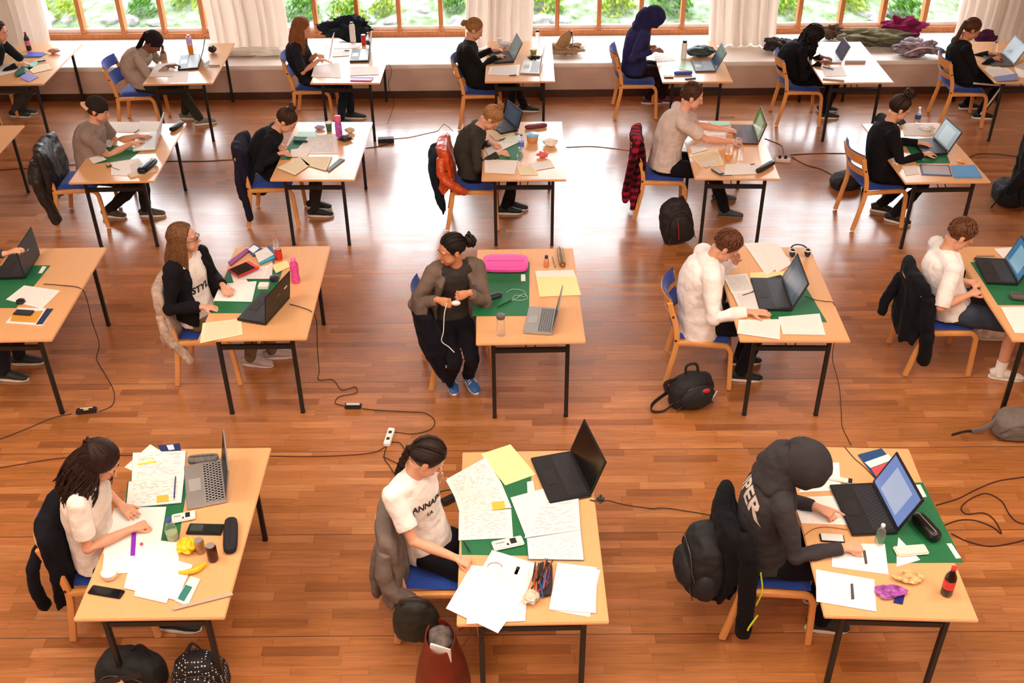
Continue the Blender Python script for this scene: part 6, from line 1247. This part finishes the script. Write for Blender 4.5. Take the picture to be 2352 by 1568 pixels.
coat('F3', 'jacket', 'black jacket with lime piping over the chair of the hooded person', 'jacket', cloth('141316'), STD(.3, .0, .255, .2, .08), [([(-.26, -.22, .84), (-.2, -.28, .72), (-.18, -.28, .5), (-.17, -.28, .3), (-.16, -.27, .08)], .065)], 12)
x, y, a = CH_['F3']
r = [o for o in bpy.data.objects if o.get('label', '').startswith('black jacket with lime')][0]
q = MB().m(mat('lime_piping', 'C8D820', .5)); q.loft(cr([(-.12, -.275, .62), (-.1, -.30, .5), (-.12, -.3, .38)], 5), .005, n=6); q.loft(cr([(-.1, -.3, .3), (-.14, -.33, .24), (-.15, -.33, .2)], 4), .006, n=6); q.build('piping', r)
def bag(name, label, cat, ctr, rz, size, m, tilt=0, roll=0, parts=(), z=None, straps=()):
    # soft rounded bag standing at ctr; size (depth x, width y, height z)
    r = empty(name, ctr, 0, label=label, cat=cat); r.rotation_euler = (math.radians(roll), math.radians(tilt), math.radians(rz)); dx, dy, dz = size; mb = MB().m(m)
    secs = [(0.0, .8), (.06, .97), (.3, 1.04), (.6, 1.0), (.82, .86), (.95, .6), (1.0, .3)]
    mb.loft([(-.03 * t * dx, 0, t * dz) for t, s_ in secs], [(dy / 2 * s_, dx / 2 * s_) for t, s_ in secs], side=(0, 1, 0), n=28, sq=.75); b = mb.build('body', r); remesh(b, .009, 5, disp=.03, dscale=.08)
    for zf, zn in ((.0, 'zip'), (.0, 'seam')):
        pth = []
        for i_ in range(17):
            v = -1 + 2 * i_ / 16; yy = v * dy * .44; zz = dz * ((.80 if zn == 'zip' else .46) - .45 * abs(v) ** 3); sc_ = 1.04 if zz < dz * .6 else 1.0 - .5 * (zz / dz - .6)
            pth.append((dx / 2 * sc_ * 1.0 * max(0, 1 - (abs(yy) / (dy / 2 * sc_ * 1.02)) ** 2.3) ** .43 + .002, yy, zz))
        q = MB().m(mat('bag_zip', '4A4644', .4, metal=.3)); q.loft(pth, .004, n=6); q.build(zn, r)
    for nm, c_, s_, mm in parts: q = MB().m(mm); q.ell(c_, s_, n=20, m=12); o = q.build(nm, r); remesh(o, .008, 4, disp=.015, dscale=.06)
    for nm, pth, rad, mm in straps: q = MB().m(mm); C_ = cr(pth, 6); q.loft(C_, [rad] * len(C_), n=8); q.build(nm, r)
    return r
bk = mat('bag_black', '131214', .75, var=.15, vs=20, bump=.4, bs=120); bkl = M('plastic')
# black rucksack beside the white-jacketed person's chair
g0 = at(1590, 945, 0)
r = bag('backpack', 'black backpack with red emblem on the floor below the white-jacketed person', 'backpack', (g0.x, g0.y + .12, 0), -70, (.22, .36, .27), bk, tilt=0, parts=[('front_pocket', (.1, 0, .12), (.06, .15, .1), bk)],
    straps=[('handle', [(-.02, -.05, .25), (-.04, -.04, .33), (-.04, .04, .33), (-.02, .06, .25)], (.012, .006), bkl), ('strap', [(-.06, -.18, .1), (-.05, -.3, .03), (.02, -.34, .02), (.05, -.26, .02), (.04, -.17, .06)], (.018, .006), bkl), ('strap', [(-.02, -.12, .24), (-.05, -.2, .2), (-.06, -.17, .08)], (.02, .006), bkl)])
q = MB().m(mat('red_print', 'C02030', .6)); q.ell((.135, .05, .19), (.012, .035, .022)); q.build('emblem', r); q = MB().m(mat('white_print', 'D8D4D0', .6))
for i in range(7): q.box((.155 - .003 * i, .13 - .02 * i * .2 + .0, .18 - .014 * i), (.006, .012, .008))
q.build('emblem_letters', r)
g0 = at(1570, 572, 0)
bag('backpack', 'black and dark-red backpack leaning on the leg of plaid-shirt person\'s desk', 'backpack', (g0.x - .02, g0.y + .16, .02), -75, (.2, .32, .46), mat('bag_dark', '17120F', .7, var=.15, vs=20, bump=.4, bs=100), roll=14, parts=[('front_pocket', (.09, 0, .18), (.05, .12, .14), mat('bag_dark', '17120F', .7, var=.15, vs=20, bump=.4, bs=100))],
    straps=[('red_stripe', [(.145, -.05, .1), (.15, -.04, .2), (.14, -.03, .3)], (.007, .004), mat('dark_red', '7A1A22', .6)), ('strap', [(-.1, .12, .4), (-.14, .16, .25), (-.11, .14, .06)], (.025, .008), mat('strap_red', '4A1418', .7))])
# black rucksack hung behind the hooded person
x, y, a = CH_['F3']
bag('backpack', 'bulky black backpack hung on the back of the hooded person\'s chair', 'backpack', (x - .43, y - .06, .34), 185, (.24, .34, .42), bk, parts=[('front_pocket', (.1, 0, .14), (.07, .14, .12), bk), ('side_pocket', (.02, .17, .12), (.07, .05, .1), bk)],
    straps=[('strap', [(-.1, -.1, .38), (-.16, -.1, .46), (-.14, -.1, .3), (-.12, -.12, .1)], (.025, .007), bkl), ('strap', [(-.1, .1, .38), (-.16, .1, .46), (-.14, .1, .3), (-.12, .12, .1)], (.025, .007), bkl), ('handle', [(-.1, -.04, .4), (-.12, 0, .46), (-.1, .04, .4)], (.01, .005), bkl)])
# dark green bag hanging under the grey coat
x, y, a = CH_['F2']
bag('shoulder_bag', 'dark green-black satchel hanging under the grey coat', 'bag', (x - .13, y - .35, .2), 90, (.13, .26, .3), mat('bag_green', '1E221A', .6, var=.2, vs=15, bump=.5, bs=20), straps=[('strap', [(0, -.1, .24), (-.03, -.06, .33), (-.03, .06, .33), (0, .1, .24)], (.012, .004), mat('strap_brown', '2A2018', .6))])
# brown leather bag at the front edge
g0 = at(1012, 1478, .34)
r = empty('leather_bag', (g0.x, g0.y, 0), .1, label='open brown leather bag on the floor beside the braided person\'s desk', cat='bag')
lm = mat('brown_leather', '6E2410', .4, var=.2, vs=10, bump=.3, bs=60); q = MB().m(lm); secs = [(0, .15, .12), (.02, .16, .13), (.16, .135, .12), (.28, .1, .11), (.36, .085, .105)]
n = 28; V_ = []
for k_, inn in ((0, 0), (1, .008)):
    for (z, a_, b_) in secs:
        for j in range(n): t = 2 * PI * j / n; V_.append(((a_ - inn) * math.cos(t), (b_ - inn) * 1.25 * math.sin(t) + z * .1, z + (.012 if inn else 0) * (z == 0)))
N_ = len(secs); F = [(i * n + j, i * n + (j + 1) % n, (i + 1) * n + (j + 1) % n, (i + 1) * n + j) for i in range(N_ - 1) for j in range(n)]; F += [tuple(N_ * n + q_ for q_ in f[::-1]) for f in F]
F += [((N_ - 1) * n + j, (N_ - 1) * n + (j + 1) % n, (2 * N_ - 1) * n + (j + 1) % n, (2 * N_ - 1) * n + j) for j in range(n)] + [tuple(range(n))[::-1], tuple(range(N_ * n, N_ * n + n))]
q.add(V_, F); q.build('body', r)
q = MB().m(mat('scarf_grey', '6A5E5A', .8, var=.5, vs=25)); q.ell((0, .06, .31), (.075, .1, .05)); o = q.build('contents', r); remesh(o, .008, 3, disp=.03, dscale=.04)
q = MB().m(M('white')); q.prism([(-.06, -.04), (.05, -.09), (.055, -.085), (-.05, -.03)], .25, .39); q.build('paper', r, smooth=False)
q = MB().m(lm); q.loft(cr([(.12, 0, .3), (.17, .03, .36), (.17, .1, .36), (.11, .12, .3)], 6), (.009, .004), n=8); q.build('handle', r)
# bags at the lower left
g0 = at(300, 1600, 0)
r = bag('backpack', 'black backpack with small cream label at the bottom left', 'backpack', (g0.x, g0.y + .06, 0), -95, (.24, .38, .3), bk, roll=-6, straps=[('strap', [(.13, -.2, .14), (.145, -.05, .24), (.12, .12, .3)], (.02, .006), mat('strap_dark', '26201E', .6)), ('handle', [(0, .02, .34), (-.01, .08, .38), (0, .14, .32)], (.012, .006), bkl)])
q = MB().m(mat('cream_tag', 'E0CFA8', .6)); q.box((.142, -.02, .235), (.006, .085, .035), np.array(Matrix.Rotation(.3, 3, 'X'))); q.build('sewn_label', r, smooth=False)
g0 = at(468, 1600, 0)
def dots():
    m = bpy.data.materials.new('black_white_dots'); m.use_nodes = True; nt = m.node_tree; p = nt.nodes['Principled BSDF']; p.inputs['Roughness'].default_value = .7; tc = nd(nt, 'ShaderNodeTexCoord'); v = nd(nt, 'ShaderNodeTexVoronoi'); v.inputs['Scale'].default_value = 55; v.inputs['Randomness'].default_value = .25
    l = nd(nt, 'ShaderNodeMath', op='LESS_THAN'); l.inputs[1].default_value = .27; mx = nd(nt, 'ShaderNodeMix', data_type='RGBA'); mx.inputs[6].default_value = srgb('100E10'); mx.inputs[7].default_value = srgb('D8CFC8'); nt.links.new(tc.outputs['Object'], v.inputs[0]); nt.links.new(v.outputs[0], l.inputs[0]); nt.links.new(l.outputs[0], mx.inputs[0]); nt.links.new(mx.outputs[2], p.inputs['Base Color']); return m
dm = dots(); bag('backpack', 'black backpack with small white dots at the bottom left', 'backpack', (g0.x, g0.y + .03, 0), -85, (.2, .3, .32), dm, parts=[('front_pocket', (.1, 0, .14), (.05, .11, .12), dm)], straps=[('handle', [(0, -.04, .36), (-.01, 0, .41), (0, .04, .36)], (.012, .006), bkl)])
g0 = at(2330, 1010, 0)
r = bag('backpack', 'grey backpack with trailing black strap at the right edge', 'backpack', (g0.x + .05, g0.y + .08, 0), -90, (.26, .4, .2), mat('bag_grey', '6E635C', .8, var=.15, vs=20, bump=.3, bs=100), straps=[('strap', [(0, -.18, .12), (.02, -.27, .06), (.0, -.34, .02)], (.03, .006), mat('strap_grey', '7A726C', .7)), ('strap', [(.0, -.3, .02), (-.01, -.38, .012), (.03, -.5, .012)], (.012, .005), bkl)])
g0 = at(1945, 432, 0); bag('backpack', 'dark bag on the floor behind the curly-updo person\'s chair', 'bag', (g0.x, g0.y + .05, 0), 10, (.34, .26, .16), mat('bag_char', '2A2628', .7, var=.3, vs=25, bump=.3, bs=80), straps=[('strap', [(-.1, -.1, .14), (-.16, -.14, .06), (-.1, -.16, .02)], (.014, .005), bkl)])
g0 = at(735, 468, 0); g0 = at(585, 455, .12); bag('handbag', 'black handbag hanging under the topknot person\'s chair seat', 'bag', (g0.x + .02, g0.y + .1, .12), 80, (.1, .2, .16), bk)
g0 = at(2300, 470, 0); bag('backpack', 'black sports bag under the coat at the right edge', 'bag', (g0.x + .1, g0.y + .1, 0), 0, (.3, .4, .22), bk, straps=[('strap', [(-.1, -.1, .2), (-.17, -.15, .1), (-.25, -.2, .015)], (.014, .005), bkl)])
# coats and bags on the window bench
def bench(name, label, cat, px, py, rad, col, m=None, amp=.55):
    a_ = at(px, py, ZS + .002); mb = MB().m(m or cloth(col)); mb.ell((0, 0, 0), (1, 1, 1), n=34, m=20); sd = R.uniform(0, 60)
    mb.v = [tuple(np.array(v) * (1 + amp * noise.noise(Vector(v) * 1.9 + Vector((sd, 0, 0))) + .3 * noise.noise(Vector(v) * 5 + Vector((sd, 3, 0)))) * np.array(rad)) for v in mb.v]; zm = min(v[2] for v in mb.v); mb.v = [(v[0], v[1], v[2] - zm) for v in mb.v]
    o = mb.build(name); o.location = (a_.x, a_.y, ZS + .001); tag(o, label, cat); return o
bench('coat', 'olive-green coat spread along the window bench', 'coat', 2010, 106, (.46, .17, .1), '6E6A54'); bench('scarf', 'crumpled plum-purple scarf on the window bench', 'scarf', 2068, 96, (.24, .15, .14), '7A1F4A'); bench('fur_hat', 'brown fur hat on the window bench by the black-curled person', 'hat', 1910, 92, (.14, .1, .09), '5A4636')
r = bench('bag', 'white and purple patterned bag on the window bench', 'bag', 2105, 130, (.26, .15, .1), '6A5060', m=mat('patterned_bag', '8A7A84', .7, var=.7, vs=12))
q = MB().m(mat('lilac_trim', 'C8B0BC', .6)); q.loft(cr([(-.2, -.12, .08), (-.05, -.16, .16), (.12, -.14, .15), (.22, -.1, .06)], 5), .012, n=8); q.build('trim', r)
r = bench('shoulder_bag', 'tan shoulder bag standing on the window bench', 'bag', 1302, 125, (.2, .12, .07), 'A88A6A'); 
mb = MB().m(mat('tan_canvas', 'B08A62', .8)); mb.loft([(-.12, 0, .05), (-.02, .02, .2), (.05, .03, .3)], [(.07, .02), (.08, .035), (.03, .02)], n=14); mb.build('flap', r); mb = MB().m(mat('dark_strap', '2A241E', .7)); mb.loft(cr([(.05, -.02, .3), (.07, -.05, .18), (.02, -.1, .1), (.1, -.1, .14), (.2, -.05, .08)], 5), (.02, .006), n=8); mb.build('strap', r)
bench('jacket', 'black jacket heaped on the window bench behind the carton', 'jacket', 800, 98, (.3, .14, .15), '1A1E24'); bench('bag', 'dark bag on the bench left of the black-curled person', 'bag', 1785, 118, (.17, .12, .08), '2A2020', m=mat('dark_mix', '2A2226', .8, var=.8, vs=20)); bench('rolled_cloth', 'rolled white cloth on the bench left of the long-haired woman', 'cloth', 600, 128, (.62, .09, .05), 'ECE8DE', amp=.2)
bench('scarf', 'plum scarf bundle on the bench behind the striped-trouser person', 'scarf', 2258, 112, (.13, .09, .1), '4A2440')
# ---------------- leads and sockets
cable('black laptop lead from the cut-off left desk down to its adapter', [(100, 652, ZD), (140, 655, ZD), (185, 662, ZD), (200, 690, .6), (212, 740, .35), (228, 790, .12), (222, 825, 0), (245, 865), (262, 900), (258, 930), (228, 945)]); cable('black lead running from the yellow-marked adapter off to the left', [(165, 950), (120, 960), (60, 985), (0, 1008), (-60, 1025)])
slab('power_adapter', None, 'black power adapter with small yellow label on the floor', 'adapter', PX, (175, 945), (222, 940), .055, .03, M('plastic'), lz=.0005, bev=.006, parts=[('yellow_sticker', (.0, -.1, .25, .4), mat('yellow_sticker', 'D8B020', .5), .0008), ('white_print', (0, .25, .6, .15), M('white'), .0008)])
cable('black lead of the bespectacled person\'s laptop falling to the adapter', [(665, 698, ZD + .01), (690, 705, ZD), (716, 716, ZD), (727, 740, .55), (729, 800, .2), (733, 850, .02), (732, 872), (765, 872), (785, 895), (815, 888), (818, 902), (780, 910), (770, 925), (790, 932)])
slab('power_adapter', None, 'black power adapter with pale top near the coiled lead', 'adapter', PX, (792, 932), (830, 932), .05, .03, M('plastic'), lz=.0005, bev=.006, parts=[('pale_label', (0, .1, .8, .5), mat('pale_label', 'C8C8D0', .3), .0008)])
cable('black lead looping from the adapter to the white socket strip', [(832, 938), (870, 942), (930, 945), (975, 948), (998, 965), (990, 985), (950, 996), (906, 992)]); slab('socket_strip', None, 'white socket strip on the floor beside the braided head', 'socket', PX, (900, 985), (888, 1022), .05, .035, M('white'), lz=.0005, bev=.006, parts=[('socket_hole', (.2, 0, .16, .5), M('plastic'), .0006), ('socket_hole', (-.2, 0, .16, .5), M('plastic'), .0006)])
cable('brown floor lead running left from the white socket strip', [(887, 1024), (860, 1038), (800, 1045), (700, 1048), (560, 1046), (420, 1046), (280, 1045), (140, 1052), (60, 1064), (0, 1074), (-60, 1085)], col='5A2A14', r=.0045); cable('short black lead from the white strip behind the braided person', [(900, 1015), (920, 1018), (935, 1045), (945, 1060)]); cable('black lead tangled under the white socket strip', [(888, 1024), (882, 1050), (895, 1070), (910, 1090), (930, 1075), (880, 1048)])
cable('black lead from the braided person\'s laptop running right across the floor', [(1355, 1148, ZD), (1380, 1152, ZD), (1398, 1150, .62), (1440, 1160, .2), (1500, 1168), (1580, 1174), (1660, 1188)]); crumple('cable_knot', 'F2', 'knotted charger plug at the outer desk edge', 'cable', CF2, (1395, 522), (.022, .022, .014), '2A2420', 1, amp=.9)
slab('power_adapter', None, 'black power adapter on the floor behind the braided person', 'adapter', PX, (1015, 1155), (1045, 1140), .06, .035, M('plastic'), lz=.0005, bev=.006); cable('black lead of the adapter behind the braided person', [(1048, 1138), (1060, 1128), (1030, 1125), (1000, 1132)])
cable('black lead falling from the white-jacketed person\'s laptop to the floor', [(1850, 680, ZD + .01), (1872, 688, ZD), (1895, 692, ZD), (1917, 700, ZD), (1920, 760, .45), (1912, 820, .12), (1926, 880, 0), (1932, 940), (1935, 980), (1955, 1022)], r=.003); cable('thin black lead crossing the hooded person\'s desk', [(1940, 1026, ZD), (1962, 1052, ZD), (1985, 1072, ZD), (2010, 1098, ZD)], r=.0028)
cable('black lead curving to the right edge behind the hooded person\'s desk', [(2150, 1160), (2200, 1145), (2240, 1125), (2290, 1105), (2352, 1095), (2400, 1085)], col='3A1610', r=.0045); cable('black lead looping on the floor right of the hooded person\'s desk', [(2160, 1210), (2200, 1195), (2240, 1195), (2280, 1210), (2300, 1225), (2285, 1195), (2260, 1178), (2220, 1180), (2208, 1165), (2230, 1145), (2265, 1133), (2300, 1150), (2318, 1180), (2340, 1200), (2380, 1205)], col='3A1610', r=.0045); cable('black lead sweeping low right of the hooded person\'s desk', [(2185, 1225), (2220, 1242), (2270, 1254), (2320, 1248), (2380, 1232)], col='3A1610', r=.0045)
cable('thin charging lead beside the hooded person\'s fist', [CF3(785, 700) + (ZD + .004,), CF3(850, 655) + (ZD + .004,), CF3(930, 645) + (ZD + .004,), CF3(1050, 660) + (ZD + .004,)], r=.002, col='8A4A28')
slab('socket_strip', None, 'black plug block on the floor by the topknot person\'s desk', 'socket', PX, (868, 322), (905, 320), .08, .05, M('plastic'), lz=.0005, bev=.006); cable('white lead running right along the reflective floor', [(905, 318), (940, 315), (980, 306), (1005, 300), (1020, 285), (1040, 300)], col='C8C4C0', r=.004); cable('dark lead crossing the floor behind the third row', [(840, 340), (870, 336), (905, 326)], r=.004)
cable('long dark lead on the floor left of the topknot person', [(-20, 392), (30, 388), (80, 386), (200, 376), (380, 370), (460, 370), (545, 366)], r=.004, col='3A2A20'); cable('grey lead on the shining floor left of the plaid shirt', [(1300, 338), (1360, 336), (1420, 342), (1450, 346)], r=.004, col='8A8078')
slab('socket_strip', None, 'white socket strip full of plugs right of plaid-shirt person\'s desk', 'socket', PX, (1782, 366), (1815, 368), .06, .04, M('white'), lz=.0005, bev=.006, parts=[('plug', (-.25, 0, .2, .5), M('plastic'), .03), ('plug', (.15, 0, .2, .5), M('plastic'), .03)])
cable('dark lead from the plug-filled strip to the right', [(1815, 355), (1880, 352), (1945, 352)], r=.004); cable('dark lead winding from the plug-filled strip to the dark bag', [(1818, 360), (1850, 378), (1890, 390), (1925, 410)], r=.004); cable('dark lead from the red laptop down to the plug-filled strip', [(1757, 318), (1775, 325), (1795, 335), (1800, 352)], r=.004); cable('dark lead on the floor right of the curly-updo person\'s desk', [(2225, 362), (2245, 354), (2290, 354), (2352, 360), (2400, 362)], r=.004)
cable('thin dark lead hanging behind the long-haired woman\'s desk', [(892, 145, ZD - .05), (900, 165, .5), (892, 195, .2), (905, 235, 0), (895, 270), (890, 285)], r=.003)
# phone or earphones held by the smiling person
h = P['S3']; a_ = (h['arms']['r'][2] + h['arms']['l'][2]) / 2 + h['fwd'] * .1
mb = MB().m(mat('white_gadget', 'E8E0DA', .4)); mb.ell((0, 0, 0), (.035, .022, .02)); o = mb.build('phone_bundle'); o.location = tuple(a_); tag(o, 'white gadget held in the hands of the smiling person', 'phone')
mb = MB().m(mat('white_cable', 'D8D4D0', .5)); Pp = [A3(atY(*CS3(x_, y_), Y_)) for x_, y_, Y_ in ((545, 640, 6.6), (525, 720, 6.55), (518, 850, 6.5), (505, 925, 6.48), (560, 970, 6.46), (600, 1010, 6.44))]; mb.loft(cr(Pp, 6), .0035, n=6); o = mb.build('earphone_cable', off=tuple(Pp[0])); o.location = tuple(Pp[0]); tag(o, 'white earphone cable hanging from the hands of the smiling person', 'earphones')
# corner of a desk object at the cut-off third-row desk

# black printed edging on the open front of the white track jacket
q = MB().m(mat('black_print', '1E1A1A', .8)); q.loft(cr([A3(atY(1624, 645, 6.84)), A3(atY(1629, 682, 6.84)), A3(atY(1637, 722, 6.83)), A3(atY(1664, 720, 6.8)), A3(atY(1695, 714, 6.8))], 5), (.013, .006), side=(0, -.6, .8) if False else None, n=8); part(q, 'black_edging', P['S4']['root'])
q = MB().m(mat('teeth', 'EFE8E0', .3)); q.ell(P['S3']['hp'](.0945, 0, -.0625), (.004, .017, .005), P['S3']['HR']); part(q, 'smile', P['S3']['root'])
bake_all()
p = P['F2']; sh = p['shc']; f, l, u = p['fwd'], p['lft'], p['ups']
decal(p, 'top', 'ANNAPOL', sh - u * .12 + f * .14 - l * .005, l, u, .058, '17151A', out=f - l * .5)
decal(p, 'top', 'LA', sh - u * .2 + f * .14 - l * .02, l, u, .04, '17151A', out=f - l * .5)
p = P['S2']; decal(p, 'top', 'STYL', p['shc'] - p['ups'] * .2 + p['fwd'] * .13 - p['lft'] * .01, p['lft'], p['ups'], .085, '17151A', out=p['fwd'] - p['lft'] * .4)
p = P['F3']; bk = p['spine'][4]
decal(p, 'top', 'SUPER', p['nb'] - p['ups'] * .10 - p['fwd'] * .12 + p['lft'] * .03, -p['lft'] * 1, p['ups'], .14, 'C9BDB0', out=-p['fwd'] * .8 + p['up'] * .6, curve=.8)
